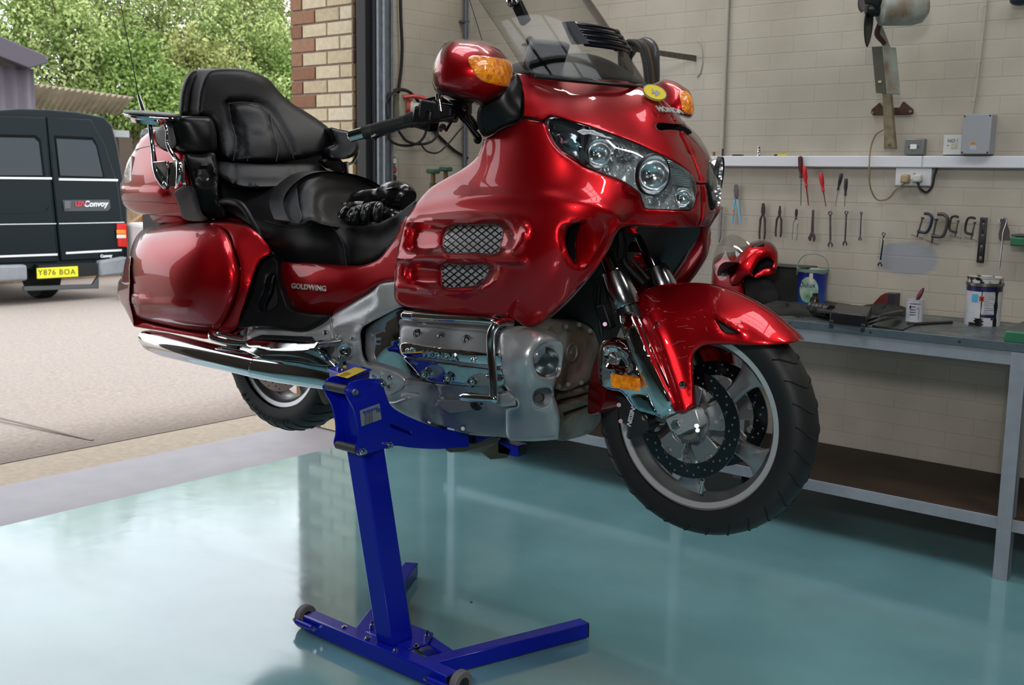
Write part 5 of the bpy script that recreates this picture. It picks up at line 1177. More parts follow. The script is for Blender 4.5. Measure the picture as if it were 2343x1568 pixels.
for sd in (-1, 1):
    Fb = Field([(x, y, HLF([(x, y)])[0]-.05) for x, y in hl[::2]]+[(1380, 345, .20), (1480, 395, .11), (1540, 430, .06), (1310, 320, .262)])
    def sg(v): return v
    h = panel('headlight', hlo, Fb, DKC, depth=.005, rim=(0, 0), step=12, sgn=sd) if sd == -1 else None
    if sd == 1:
        # far side unit: mirrored bowl and bulging lens
        me = h0.data.copy(); h = bpy.data.objects.new('headlight', me); COL.objects.link(h); h.parent = bike; h.scale = (1, -1, 1)
    else: h0 = h
    wall = []
    for p in catmull([Vector(q) for q in hl], 3, True):
        f = HLF([tuple(p)])[0]; wall.append((B(p.x, p.y, -f+.002), B(p.x, p.y, -f+.05)))
    q = MB().grid([[w[0] for w in wall], [w[1] for w in wall]], True).build('bezel', BLKP, h)
    def refl(px, py, v, r, dp, nm='reflector', ringm=DKC, mm=FLUTE, d=Vector((.93, -.32, -.06))):
        c_ = B(px, py, -v); o_ = MB().lathe([(r*(1-(1-i/10)**2)**.5 if False else r*math.sin(i/10*PI/2), -dp*math.cos(i/10*PI/2)) for i in range(11)], c_, d, 32).build(nm, mm, h, ang=60)
        if ringm: MB().lathe([(r*1.0, .001), (r*1.04, .004), (r*1.07, .002), (r*1.07, -.01)], c_, d, 36).build('reflector_ring', ringm, h)
        MB().ball(c_-d*dp*.55, r*.26, 14).build('bulb', CHR, h); return o_
    refl(1496, 400, .178, .050, .05, ringm=BLKM)
    refl(1371, 351, .27, .038, .04, ringm=None)
    refl(1563, 452, .10, .026, .025, ringm=None)
    # fluted inner reflector beside the grille of the nose and stepped reflector
    fm = MB()
    for i in range(16):
        t = i/15; a_ = (1518+8*t+10*math.sin(t*2), 352+t*68); b_ = (min(1589, 1545+40*min(1, t*1.6)), 366+t*66-6)
        pa = B(a_[0], a_[1], -(HLF([a_])[0]-.018)); pb_ = B(b_[0], b_[1], -(HLF([b_])[0]-.012)); fm.cyl(pa, pb_, .0022, n=6)
    fm.build('reflector_flutes', FLUTE, h)
    sm_ = MB()
    for i in range(5):
        a_ = (1408+i*8.5, 331+i*3); b_ = (1410+i*7, 352-i*1.5+4)
        sm_.prism([B(a_[0], a_[1], -(HLF([a_])[0]-.02)), B(a_[0]+6, a_[1]+2, -(HLF([a_])[0]-.02)), B(b_[0]+6, b_[1]+4, -(HLF([b_])[0]-.018)), B(b_[0], b_[1]+4, -(HLF([b_])[0]-.018))], (-.012, .01, 0))
    sm_.build('reflector_steps', FLUTE, h)
    # amber-less cornering lamp at the outer end, behind smoked chrome
    CL = Field([(x, y, HLF([(x, y)])[0]-.022) for x, y in hl[::2]]+[(1300, 318, .30)])
    panel('cornering_reflector', [(1256, 290), (1258, 273), (1272, 270), (1300, 277), (1333, 290), (1331, 330), (1331, 374), (1305, 357), (1284, 342), (1268, 322)], CL, mat('cornering_chrome', '98a2aa', .14, .95), h, depth=.004, rim=(5, .004), disp=[('ridge', [(1262, 307), (1290, 312), (1328, 330)], 7, .008)])
    panel('cornering_divider', [(1331, 290), (1337, 290), (1335, 330), (1336, 377), (1331, 374), (1330, 330)], Field([(x, y, HLF([(x, y)])[0]-.003) for x, y in hl[::2]]+[(1333, 330, HLF([(1333, 330)])[0]-.002)]), BLKM, h, depth=.02, rim=(0, 0), step=6)
    panel('lens', hl, HLF, GLS, h, depth=.0025, rim=(5, .004), disp=[('bulge', hl, 40, .012)])
seam('seam_line', SF, [(1199, 272), (1222, 273), (1243, 277)], .0022, BLKP, sf, .001)

# ------------------------------------------------ windscreen, dash hood, vents
def wsp(s, y):
    """windscreen surface: s = 0 at the base, 1 at the top edge"""
    xc = .588-.285*s-.02*s*s; zc_ = 1.208+.36*s
    w = 2.55-.25*s
    return Vector((xc-w*y*y*(1-.25*min(1, abs(y)/.3)), y, zc_+.35*y*y*(1-s)*.4))
rows = []
for i in range(25):
    s = -.02+1.05*i/24; hw = .285+.01*s-(.0 if s < .75 else .22*((s-.75)/.3)**2.2); rows.append([wsp(s, -hw+2*hw*j/32) for j in range(33)])
ws = MB().grid(rows).build('windscreen', SCREEN, bike, solid=.004, ang=180)
MB().tube([wsp(-.01, -.275+.55*j/24)+Vector((.003, 0, 0)) for j in range(25)], .0055, n=8).build('windscreen_seal', BLKP, ws)
# slatted vent in the screen
def vent():
    mb = MB(); fr = []
    def vq(u, v, o=.0): return wsp(.27+.17*v, -.115+.19*u)+Vector((.010+o, 0, .006))
    mb.grid([[vq(i/12, j/4, .004) for i in range(13)] for j in range(5)]); f = mb.build('screen_vent', mat('vent_smoke', '20222c', .2), ws, solid=.01)
    for j in range(4):
        MB().tube([vq(i/12, .12+.25*j, .012) for i in range(13)], .0035, n=6).build('vent_slat', mat('slat_black', '0d0e13', .25), f)
    for side in (0, 1):
        MB().prism([vq(side, 0, .012), vq(side, 1, .012), vq(side, 1, -.03), vq(side, 0, -.045)], (0, .004, 0)).build('vent_side', mat('smoke_side', '5a5c62', .2), f)
vent()
panel('dash_hood', [(1192, 166), (1212, 152), (1250, 136), (1290, 124), (1330, 121), (1380, 132), (1425, 155), (1455, 176), (1472, 190), (1440, 187), (1400, 185), (1350, 186), (1290, 182), (1230, 174)], Field([(1192, 166, .33), (1250, 136, .36), (1330, 121, .37), (1425, 155, .45), (1472, 190, .54), (1350, 186, .49), (1290, 182, .45), (1230, 174, .40), (1330, 150, .43)]), BLKM, ax=0, sgn=1, depth=.14, dirv=(-1, 0, -.1), rim=(6, .01))
MB().box((.27, 0, 1.13), (.12, .40, .12)).build('instrument_panel', BLKP, bike, .02)
# satnav on the dash
e = B(1250, 128, -.16); rot = Matrix.Rotation(R(-20), 3, 'Z') @ Matrix.Rotation(R(28), 3, 'Y')
nv = MB().box(e, (.025, .12, .085), rot).build('navigation_unit', mat('nav_grey', '5a5d60', .3), bike, .006)
MB().box(e+rot @ Vector((.013, 0, 0)), (.004, .11, .075), rot).build('nav_back', BLKM, nv, .002)
MB().cyl(e+Vector((-.01, 0, -.035)), e+Vector((-.0, .01, -.09)), .012, n=12).build('nav_mount', BLKM, nv)
a_, b_ = B(1178, 8, -.12), B(1207, 50, -.07)
ph = MB().cyl(B(1150, -40, -.14), a_, .012, n=12).build('accessory_arm', CHR, bike); MB().box((a_+b_)/2, (.03, .02, (a_-b_).length), Matrix.Rotation(R(-32), 3, 'Y')).build('accessory_clip', BLKM, ph, .003); MB().ball(tuple(B(1172, 3, -.12)), .018, 16).build('clamp_ball', CHR, ph)
# ------------------------------------------------ mirrors (right one and its mirror twin)
MF = Field([(988, 166, .492), (1001, 207, .478), (1059, 229, .44), (1105, 244, .40), (1150, 229, .355), (1175, 169, .325), (1158, 123, .345), (1105, 93, .40), (1059, 90, .435), (1019, 99, .465), (996, 133, .487), (1060, 150, .487), (1110, 165, .455), (1140, 170, .415), (1060, 200, .48), (1100, 130, .45), (1165, 165, .365), (1020, 150, .497)])
MO = [(988, 166), (990, 185), (993, 196), (1001, 207), (1026, 217), (1059, 227), (1092, 235), (1105, 243), (1125, 237), (1150, 227), (1167, 209), (1174, 192), (1175.5, 169), (1172, 149), (1158.5, 123), (1138.6, 106), (1105.5, 94), (1075, 90), (1050, 89.5), (1034, 91), (1019, 98), (1006, 113), (996, 133), (990, 150)]
AO = [(1071, 133), (1078, 127.5), (1095, 127), (1142, 133), (1165, 139), (1172.5, 150), (1174, 165), (1173, 182), (1169, 197), (1158, 198), (1125, 192), (1105, 186), (1092, 176), (1080, 158)]
mr = panel('mirror_housing', MO, MF, RED, depth=.12, dirv='ray', rim=(26, .055), step=8, disp=[('ridge', [(1062, 96), (1100, 105), (1140, 125)], 14, -.004)])
panel('turn_signal_lens', AO, Rimmed(MF, MO, (26, .055), .003), AMB, mr, depth=.006, dirv='ray', rim=(5, .003), step=6)
MO2 = [(1478, 200), (1500, 190), (1520, 182), (1542, 186), (1562, 197), (1576, 207), (1584, 222), (1588, 245), (1586, 260), (1579, 268), (1560, 264), (1530, 255), (1500, 240), (1482, 225)]
MF2 = Field([(1490, 200, .46), (1520, 182, .45), (1562, 197, .42), (1587, 235, .40), (1580, 266, .40), (1540, 250, .36), (1500, 230, .40), (1550, 220, .375)])
mr2 = panel('mirror_housing', MO2, MF2, RED, sgn=1, depth=.10, dirv='ray', rim=(14, -.03), step=7)
panel('turn_signal_lens', [(1556, 208), (1568, 208), (1578, 214), (1585, 228), (1587, 246), (1584, 262), (1572, 261), (1562, 255), (1558, 235)], Rimmed(MF2, MO2, (14, -.03), -.004), AMB, mr2, sgn=1, depth=.006, dirv='ray', rim=(4, -.003), step=5)
ST = Field([(1196, 215, .30), (1197, 260, .325), (1150, 235, .36), (1105, 245, .375), (1095, 270, .38), (1108, 308, .345), (1150, 290, .345), (1170, 210, .345), (1182, 172, .315)])
panel('mirror_stalk', [(1160, 190), (1182, 168), (1190, 180), (1197, 198), (1200, 232), (1198, 262), (1192, 274), (1150, 292), (1108, 312), (1101, 305), (1094, 285), (1091, 268), (1096, 246), (1104, 238), (1130, 225)], ST, BLKP, mirror='copy', depth=.07, dirv='ray', rim=(10, .012))
panel('stalk_pad', [(1096, 246), (1103, 243), (1107, 262), (1107, 308), (1101, 306), (1093, 284), (1091, 268)], Field([(1091, 268, .385), (1107, 262, .372), (1104, 308, .355), (1100, 246, .38)]), BLKM, depth=.02, dirv='ray', rim=(4, .004), step=5)

# ------------------------------------------------ seat, backrests, trunk
def hump(pts): return pts
SE = Field([(502, 415, .235), (540, 428, .20), (600, 432, .12), (655, 432, .13), (650, 460, .185), (662, 510, .215), (700, 505, .215), (760, 508, .20), (830, 518, .18), (880, 505, .16), (935, 470, .18), (950, 462, .205), (915, 530, .235), (895, 565, .24), (835, 603, .245), (790, 611, .25), (740, 609, .252), (655, 597, .25), (620, 575, .25), (580, 525, .25), (540, 495, .25), (506, 460, .25), (600, 470, .21), (760, 550, .25), (700, 560, .262), (850, 560, .235), (640, 530, .245)])
seat = panel('seat', [(497, 400), (520, 424), (560, 430), (600, 432), (640, 425), (656, 432), (650, 460), (655, 490), (664, 508), (678, 514), (695, 508), (720, 500), (745, 503), (775, 513), (830, 517), (880, 504), (912, 488), (938, 468), (950, 460), (945, 480), (930, 505), (915, 534), (897, 565), (870, 590), (835, 605), (790, 611), (740, 609), (690, 604), (655, 598), (636, 589), (620, 576), (608, 555), (598, 540), (580, 525), (560, 510), (540, 496), (515, 480), (504, 462)], SE, LEA, depth=.24, ax=1, dirv=(-.25, .95, 0), rim=(10, .012),
             disp=[('ridge', [(640, 500), (672, 522), (700, 518), (730, 508), (765, 525), (785, 560), (793, 606)], 7, .006)])
seam('seat_piping', SE, [(606, 505), (640, 515), (672, 522), (700, 518), (730, 508), (765, 525), (785, 560), (793, 608)], .0018, LEAS, seat, .005)
panel('rider_backrest', [(664, 508), (654, 490), (649, 472), (649, 455), (660, 434), (680, 415), (704, 400), (728, 394), (755, 392), (800, 397), (845, 411), (877, 430), (900, 452), (912, 480), (900, 512), (860, 520), (800, 522), (740, 514), (710, 504), (690, 512)],
      Field([(664, 508, -.46), (649, 455, -.56), (680, 415, -.57), (728, 394, -.56), (800, 397, -.56), (877, 430, -.53), (900, 470, -.46), (860, 518, -.38), (740, 512, -.40), (700, 430, -.50), (700, 480, -.44), (780, 430, -.53), (800, 470, -.49), (860, 460, -.49), (672, 470, -.52)]), LEA, ax=0, sgn=1, depth=.10, dirv=(-1, .25, 0), rim=(14, -.03),
      disp=[('ridge', [(690, 500), (684, 455), (700, 420), (735, 405)], 8, .010), ('ridge', [(735, 505), (727, 470), (735, 445), (780, 437), (840, 450), (860, 480)], 6, -.008)])
panel('carbon_side_patch', [(664, 506), (654, 490), (650, 472), (650, 456), (661, 436), (676, 422), (680, 440), (684, 470), (690, 500), (680, 513)], Field([(664, 506, -.452), (650, 456, -.55), (676, 422, -.555), (684, 470, -.452), (690, 500, -.415)]), mat('carbon_weave', '24252a', .4, bump=(700, .8, .001)), ax=0, sgn=1, depth=.008, dirv=(-1, .25, 0), rim=(4, .002))
def xfield(dx=0): return Field([(455, 230, -1.07+dx), (470, 170, -1.075+dx), (530, 157, -1.06+dx), (584, 166, -1.055+dx), (635, 205, -1.03+dx), (710, 262, -.955+dx), (764, 310, -.87+dx), (767, 340, -.85+dx), (728, 358, -.85+dx), (640, 371, -.87+dx), (530, 370, -.925+dx), (503, 352, -.955+dx), (490, 300, -1.03+dx), (600, 270, -.975+dx), (560, 210, -1.025+dx), (600, 330, -.905+dx), (690, 310, -.90+dx)])
XB = xfield()
pb1 = panel('passenger_backrest', [(452, 262), (451, 230), (456, 199), (466, 175), (478, 162), (496, 157.5), (530, 156.5), (560, 159), (584, 166), (614, 181), (635, 205), (650, 221), (667, 235), (710, 262), (740, 283), (757, 298), (766, 318), (768, 338), (752, 349), (728, 358), (674, 367), (647, 371), (590, 372), (530, 370), (508, 358), (500, 335), (492, 300), (480, 276)], XB, LEA, ax=0, sgn=1, depth=.09, dirv=(-.85, -.2, 0), rim=(16, .03),
      disp=[('ridge', [(523, 237), (560, 234), (610, 248), (640, 290), (665, 340), (672, 362)], 7, -.012), ('ridge', [(523, 237), (530, 280), (540, 330), (532, 366)], 6, -.012), ('bulge', [(560, 296), (620, 298), (630, 330), (632, 366), (568, 366), (562, 330)], 9, .008), ('bulge', [(535, 245), (600, 250), (618, 292), (558, 292)], 9, .008)])
for q in ([(523, 237), (560, 234), (610, 248), (640, 290), (665, 340), (672, 364)], [(523, 237), (528, 275), (540, 320), (534, 368)], [(562, 296), (570, 330), (566, 369)], [(618, 255), (625, 300), (636, 340), (632, 370)]):
    MB().tube([B(p.x, p.y, XB([(p.x, p.y)])[0]+.001, 0) for p in catmull([Vector(z) for z in q], 6)], .0016, n=6).build('piping', LEAS, pb1)
panel('lumbar_cushion', [(495, 380), (500, 372), (540, 373), (640, 375), (720, 376), (742, 384), (748, 396), (700, 410), (670, 425), (600, 432), (545, 428), (520, 415), (498, 400)], Field([(495, 380, -.94), (540, 373, -.90), (640, 375, -.86), (742, 384, -.82), (600, 430, -.80), (520, 415, -.87), (600, 400, -.84), (690, 400, -.81)]), LEA, ax=0, sgn=1, depth=.12, dirv=(-.85, 0, 0), rim=(10, .02),
      disp=[('ridge', [(535, 378), (536, 422)], 4, -.006), ('ridge', [(668, 378), (672, 418)], 4, -.006), ('ridge', [(540, 412), (600, 418), (665, 412)], 4, -.006)])
panel('backrest_mount', [(488, 340), (768, 335), (770, 400), (700, 420), (500, 420)], -1.02, BLKP, ax=0, sgn=1, depth=.04, dirv=(-1, 0, 0), rim=(0, 0), step=20)
# armrest pods with speakers
def pod(outline, F, nm='armrest', **k): return panel(nm, outline, F, BLKP, **k)
PR = Field([(374, 290, .37), (411, 266, .36), (482, 271, .26), (494, 346, .255), (425, 350, .34), (401, 337, .355), (440, 300, .33), (465, 320, .30)])
pod([(385, 285), (398, 272), (411, 267), (450, 266), (482, 270), (491, 285), (496, 320), (494, 346), (488, 352), (455, 353), (425, 351), (408, 345), (401, 337), (392, 320)], PR, depth=.16, dirv='ray', rim=(12, .02))
panel('armrest_rear', [(357, 298), (374, 287), (392, 285), (400, 305), (402, 335), (385, 342), (368, 336), (358, 320)], Field([(357, 298, .36), (400, 305, .365), (385, 342, .36)]), mat('grey_trim', '3c3d40', .4), depth=.1, dirv='ray', rim=(6, .01))
panel('armrest', [(754, 292), (775, 296), (800, 302), (815, 318), (822, 335), (816, 352), (800, 362), (775, 365), (752, 362), (748, 340), (765, 330)], Field([(754, 292, -.80), (815, 318, -.74), (775, 365, -.74), (750, 350, -.78)]), BLKP, ax=0, sgn=1, depth=.14, dirv=(-.8, .5, 0), rim=(8, .015))
panel('armrest_column', [(738, 368), (780, 366), (790, 385), (786, 394), (755, 388)], -.78, BLKP, ax=0, sgn=1, depth=.1, dirv=(-.8, .5, 0), rim=(5, .008))
CO = Field([(422, 350, .345), (491, 352, .27), (500, 400, .27), (504, 460, .275), (509, 496, .27), (470, 502, .28), (455, 481, .305), (428, 388, .335), (465, 420, .305)])
panel('trunk_column', [(420, 352), (455, 352), (490, 350), (496, 370), (500, 400), (504, 460), (516, 485), (515, 497), (490, 501), (470, 502), (458, 490), (448, 460), (437, 425), (428, 388)], CO, BLKP, depth=.2, dirv='ray', rim=(8, .012),
      disp=[('recess', [(447, 385), (485, 385), (487, 418), (452, 418)], 4, .008), ('ridge', [(438, 430), (455, 458), (500, 462)], 3, -.006)])
MB().ball(tuple(B(475, 411, -.30)), .006, 10).build('headset_socket', CHR, bike)
TR_ = Field([(275, 450, .27), (283, 405, .28), (304, 352, .28), (325, 315, .28), (357, 296, .30), (400, 340, .335), (440, 440, .318), (415, 500, .29), (350, 494, .28), (300, 485, .26), (330, 400, .325), (370, 430, .335), (310, 440, .312)])
tk = panel('trunk', [(356, 297), (345, 300), (332, 309), (318, 322), (306, 345), (296, 362), (289, 378), (283, 405), (275, 430), (276, 450), (282, 468), (292, 478), (312, 488), (359, 494), (413, 499), (455, 503), (472, 503), (472, 503), (458, 490), (448, 460), (436, 425), (427, 388), (420, 352), (402, 340), (385, 342), (366, 334), (357, 318)], TR_, RED, depth=.35, dirv='ray', rim=(12, .02),
      disp=[('bulge', [(268, 428), (300, 432), (376, 440), (384, 450), (376, 458), (320, 456), (270, 450)], 7, .010)])
seam('lid_seam', TR_, [(303, 345), (330, 337), (360, 332)], .0015, BLKP, tk, .0)
seam('lid_seam', TR_, [(280, 459), (340, 462), (395, 466), (440, 462)], .0015, BLKP, tk, .0)
panel('trunk_side_trim', [(399, 440), (437, 426), (448, 460), (458, 490), (472, 503), (420, 501), (408, 470)], Field([(399, 440, .333), (437, 426, .327), (458, 490, .313), (420, 501, .30)]), mat('grey_trim2', '2c2c30', .4), tk, depth=.01, rim=(3, .002))
tlm = mat('rear_lamp_clear', 'c9b9b4', .15, coat=1, bump=(60, .6, .003))
panel('trunk_lamp', [(300, 357), (302, 370), (301, 400), (300, 416), (286, 417), (283, 407), (287, 385), (293, 368)], Field([(300, 360, .292), (300, 416, .303), (284, 407, .29), (290, 375, .287)]), tlm, tk, depth=.01, rim=(3, .003), step=5)
panel('under_trunk_bracket', [(412, 502), (505, 498), (520, 510), (470, 520), (415, 512)], .2, RED, depth=.2, dirv='ray', rim=(3, .003))
# chrome drinks tray and bracket
c = B(350, 266, -.40); up = Vector((.10, -.02, 1)).normalized()
dt = MB().lathe([(0, 0), (.088, 0), (.096, -.004), (.097, -.011), (.09, -.016), (0, -.016)], c+up*.012, up, 48).build('drinks_tray', BLKM, bike)
MB().lathe([(.04, -.036), (.07, -.036), (.075, -.024), (.094, -.018), (.098, -.010), (.094, -.006)], c+up*.012, up, 48).build('tray_ring', CHR, dt)
MB().tube([c+Vector((-.02, 0, -.02)), B(350, 345, -.40), B(360, 400, -.42), B(378, 425, -.41), B(385, 425, -.38)], [.008, .008, .012, .013, .008], n=12, sm=5).build('tray_leg', CHR, bike)
MB().tube([c+Vector((.07, 0, -.03)), B(382, 300, -.40), B(383, 330, -.40), B(402, 365, -.40), B(411, 380, -.42), B(410, 415, -.42), B(404, 428, -.40)], [.007, .006, .006, .01, .012, .012, .008], n=12, sm=5).build('tray_leg', CHR, bike)
MB().prism([B(383, 372, -.36), B(420, 366, -.35), B(426, 427, -.345), B(384, 428, -.36)], (-.003, .006, 0)).build('bracket_plate', mat('polished_plate', 'b9bbbd', .15, 1), bike, .001)
MB().prism([B(345, 370, -.42), B(380, 368, -.42), B(383, 388, -.42), B(381, 428, -.41), B(372, 425, -.41), B(358, 412, -.42)], (.0, .012, 0)).build('bracket_arm', CHR2, bike, .003)
MB().cyl(B(788, 372, -.74, 0), B(793, 398, -.74, 0), .014, .009, 16).build('cup_holder', CHR, bike); MB().tube([B(817, 335, -.74, 0), B(818, 350, -.74, 0), B(808, 370, -.74, 0), B(795, 378, -.74, 0)], .005, n=8, sm=4).build('holder_arm', CHR, bike)
# aerial
a0, a1, a2 = B(331, 262, -.33), B(317, 218, -.33), B(268, -30, -.33)
MB().cyl(a0, a1, .010, .006, 12).build('aerial_base', CHR, bike); MB().cyl(a1, a2, .0018, .0012, 8).build('aerial', BLKM, bike)
a1, a2 = B(1103, 92, .30), B(1062, -40, .30); MB().cyl(a1, a2, .0013, n=8).build('aerial', BLKM, bike)
# grab rail
MB().tube([B(498, 468, -.26), B(510, 462, -.27), B(545, 466, -.285), B(556, 474, -.285), B(580, 512, -.285), B(600, 543, -.275), B(606, 553, -.25)], [.012, .012, .012, .011, .0095, .009, .009], n=12, sm=5).build('grab_rail', BLKM, bike)

# ------------------------------------------------ saddlebag
BG = Field([(297, 650, .445), (297, 618, .445), (304, 569, .43), (330, 533, .395), (367, 521, .385), (444, 512, .375), (499, 513, .36), (520, 529, .365), (536, 566, .385), (548, 602, .40), (549, 639, .41), (542, 679, .41), (526, 719, .405), (502, 760, .395), (456, 761, .40), (367, 746, .41), (304, 728, .425), (290, 690, .44), (400, 620, .478), (350, 580, .455), (450, 560, .442), (400, 690, .47), (500, 640, .435), (470, 700, .445), (500, 570, .41)])
sb = panel('saddlebag', [(297, 664), (296, 640), (297, 610), (300, 585), (308, 562), (320, 543), (335, 532), (367, 522), (400, 517), (444, 513), (480, 511), (499, 513), (510, 519), (520, 530), (530, 548), (536, 566), (545, 600), (549, 620), (549, 640), (546, 662), (538, 690), (526, 719), (512, 745), (500, 759), (480, 762), (456, 761), (410, 754), (367, 745), (335, 737), (306, 728), (300, 710), (296, 690)], BG, RED, depth=.28, dirv='ray', rim=(26, .035), step=9,
      disp=[('bulge', [(294, 674), (340, 682), (400, 690), (440, 696), (445, 704), (440, 712), (380, 708), (300, 694)], 7, .009)])
seam('bag_seam', BG, [(296, 688), (300, 693), (380, 708), (440, 712)], .001, BLKP, sb, .001)
BR2 = Field([(288, 600, .40), (297, 618, .445), (278, 647, .39), (269, 664, .385), (272, 688, .385), (296, 690, .44), (290, 712, .40), (303, 745, .41)])
tl = panel('saddlebag_rear', [(296, 640), (297, 664), (297, 690), (305, 728), (306, 746), (296, 728), (285, 706), (275, 690), (270, 676), (270, 662), (278, 648), (280, 640)], BR2, RED, depth=.2, dirv='ray', rim=(4, .008), step=6)
panel('tail_lamp', [(297, 612), (297, 640), (297, 650), (279, 648), (282, 625), (287, 600), (292, 590), (298, 588)], Field([(297, 610, .447), (297, 648, .45), (279, 648, .402), (288, 598, .40)]), mat('tail_lens', 'a01018', .1, coat=1, bump=(90, .5, .003)), sb, depth=.08, dirv='ray', rim=(4, .005), step=5)
bb = panel('saddlebag_base', [(304, 727), (335, 737), (367, 745), (410, 754), (456, 761), (490, 762), (503, 759), (530, 762), (566, 740), (566, 748), (540, 763), (500, 770), (473, 776), (440, 770), (364, 757), (320, 750), (305, 746)], Field([(304, 735, .405), (367, 750, .395), (456, 766, .385), (530, 762, .36), (566, 745, .34)]), RED, depth=.25, dirv='ray', rim=(4, .006))
BF = Field([(500, 513, .345), (535, 512, .32), (572, 522, .31), (603, 547, .30), (621, 581, .30), (584, 602, .345), (569, 664, .385), (540, 746, .375), (502, 760, .38), (536, 566, .372), (549, 639, .395), (526, 719, .39)])
panel('saddlebag_inner', [(480, 512), (500, 509), (535, 511), (572, 521), (603, 547), (621, 577), (600, 592), (588, 610), (577, 640), (566, 676), (552, 718), (540, 752), (515, 764), (500, 760), (526, 719), (542, 679), (549, 639), (548, 602), (536, 566), (520, 529)], BF, RED, depth=.2, dirv='ray', rim=(5, .006))
panel('rear_mudguard_cover', [(490, 503), (520, 498), (565, 508), (605, 545), (628, 580), (615, 585), (580, 545), (540, 515), (500, 512)], .22, RED, depth=.1, dirv='ray', rim=(4, .006))
sbl = []
for src in (sb, tl):
    o = src.copy(); COL.objects.link(o); o.parent = bike; o.scale = (1, -1, 1)
# ------------------------------------------------ side cover and trim
SCF = Field([(638, 602, .265), (719, 602, .268), (780, 608, .262), (826, 607, .262), (866, 593, .265), (905, 545, .27), (925, 505, .29), (905, 640, .285), (860, 655, .28), (811, 688, .275), (750, 722, .27), (670, 709, .28), (649, 679, .29), (638, 627, .28), (720, 655, .305), (780, 640, .295)])
sc_ = panel('side_cover', [(638, 602), (680, 601), (719, 602), (780, 607), (826, 607), (850, 600), (868, 590), (888, 566), (908, 535), (920, 505), (932, 495), (932, 540), (920, 600), (912, 640), (880, 645), (860, 654), (811, 688), (775, 710), (752, 722), (710, 717), (670, 709), (658, 700), (649, 679), (642, 650), (637, 625)], SCF, RED, depth=.02, rim=(8, .008), mirror=None)
badge_on(SCF, 'badge_lettering', 'GOLDWING', (706, 658), (10, .9), .0235, SILB, sc_, .009, bold=.0006, sx=1.35)
TRM = Field([(612, 585, .275), (590, 600, .31), (638, 627, .30), (566, 676, .34), (540, 748, .37), (649, 679, .32), (661, 703, .32), (750, 724, .31), (700, 755, .32), (600, 750, .34), (625, 680, .325)])
panel('frame_trim', [(612, 584), (628, 588), (637, 600), (638, 627), (643, 655), (650, 679), (661, 703), (672, 711), (710, 718), (752, 724), (740, 737), (715, 750), (700, 756), (642, 752), (581, 748), (539, 749), (551, 719), (566, 676), (574, 645), (581, 621), (590, 598), (600, 588)], TRM, BLKM, depth=.03, rim=(6, .008), holes=[[(618, 628), (626, 628), (631, 650), (634, 695), (628, 703), (598, 713), (592, 708), (604, 670)]])
panel('trim_recess', [(612, 620), (632, 622), (640, 700), (628, 712), (590, 718), (586, 708), (600, 665)], Field([(618, 628, .262), (631, 690, .265), (593, 714, .30)]), BLKP, depth=.01, rim=(0, 0))
# red strip visible under the seat front
# ------------------------------------------------ silver frame cover
FR = Field([(900, 645, .285), (869, 651, .285), (762, 722, .29), (701, 757, .305), (585, 750, .30), (566, 774, .29), (719, 798, .30), (774, 847, .285), (841, 841, .30), (829, 817, .305), (826, 755, .31), (841, 743, .31), (912, 706, .30), (927, 875, .29), (887, 905, .285), (780, 760, .315), (800, 820, .305)])
fr = panel('frame_cover', [(930, 640), (900, 644), (869, 651), (857, 664), (811, 693), (762, 722), (735, 741), (701, 757), (650, 754), (585, 750), (575, 760), (566, 775), (640, 786), (719, 798), (740, 815), (762, 838), (790, 848), (850, 868), (868, 880), (872, 905), (887, 907), (912, 895), (922, 888), (929, 874), (922, 862), (880, 842), (856, 835), (842, 835), (832, 820), (827, 790), (826, 758), (832, 748), (841, 742), (875, 724), (912, 706), (930, 700)], FR, SIL, depth=.05, dirv='ray', rim=(7, .008),
      disp=[('ridge', [(862, 655), (868, 700), (840, 722), (800, 738), (770, 745)], 9, .008), ('ridge', [(842, 740), (822, 752), (818, 790), (826, 825), (845, 845), (900, 868)], 9, .010), ('recess', [(766, 755), (815, 760), (818, 825), (800, 836), (772, 800)], 5, .006), ('recess', [(872, 845), (915, 868), (905, 888), (885, 892), (878, 865)], 5, .006)])
MB().lathe([(.0, -.004), (.010, -.004), (.012, .008), (.0215, .010), (.023, .004), (.023, -.02)], B(794, 801, -.318), (.25, -1, 0), 28).build('pivot_cap', CHR, fr)
for px, py, r_ in ((745, 761, .0075), (773, 770, .005), (806, 775, .005), (759, 815, .0075), (858, 861, .008), (876, 862, .0085), (893, 865, .0085), (890, 886, .0075)):
    v = FR([(px, py)])[0]; p = B(px, py, -v-.002)
    MB().lathe([(0, .001), (r_*.4, .001), (r_*.55, .005), (r_*.95, .004), (r_, 0), (r_, -.01)], p, (.15, -1, 0), 14).build('frame_bolt', CHR2, fr)
seam('brake_pipe', FR, [(756, 727), (756, 745), (768, 800), (775, 840)], .0022, SILD, fr, .006)
text('vin_label', 'E7', .03, mat('label_black', '1d1f1e', .5), fr, B(903, 690, -.292), (.96, -.1, .35), (-.2, 0, 1), .0008, bold=.0015)
# ------------------------------------------------ chrome crank side cover
panel('crankcase_cover', [(843, 744), (875, 724), (915, 704), (945, 715), (938, 745), (922, 770), (925, 800), (940, 840), (975, 872), (950, 880), (900, 862), (862, 842), (845, 830), (836, 810), (834, 780), (835, 755)], Field([(843, 744, .275), (915, 704, .27), (930, 760, .28), (925, 800, .28), (970, 872, .27), (900, 862, .275), (836, 800, .285), (880, 790, .30)]), CHR, depth=.06, dirv='ray', rim=(8, .012), disp=[('ridge', [(842, 768), (880, 765), (920, 785)], 5, .006)])
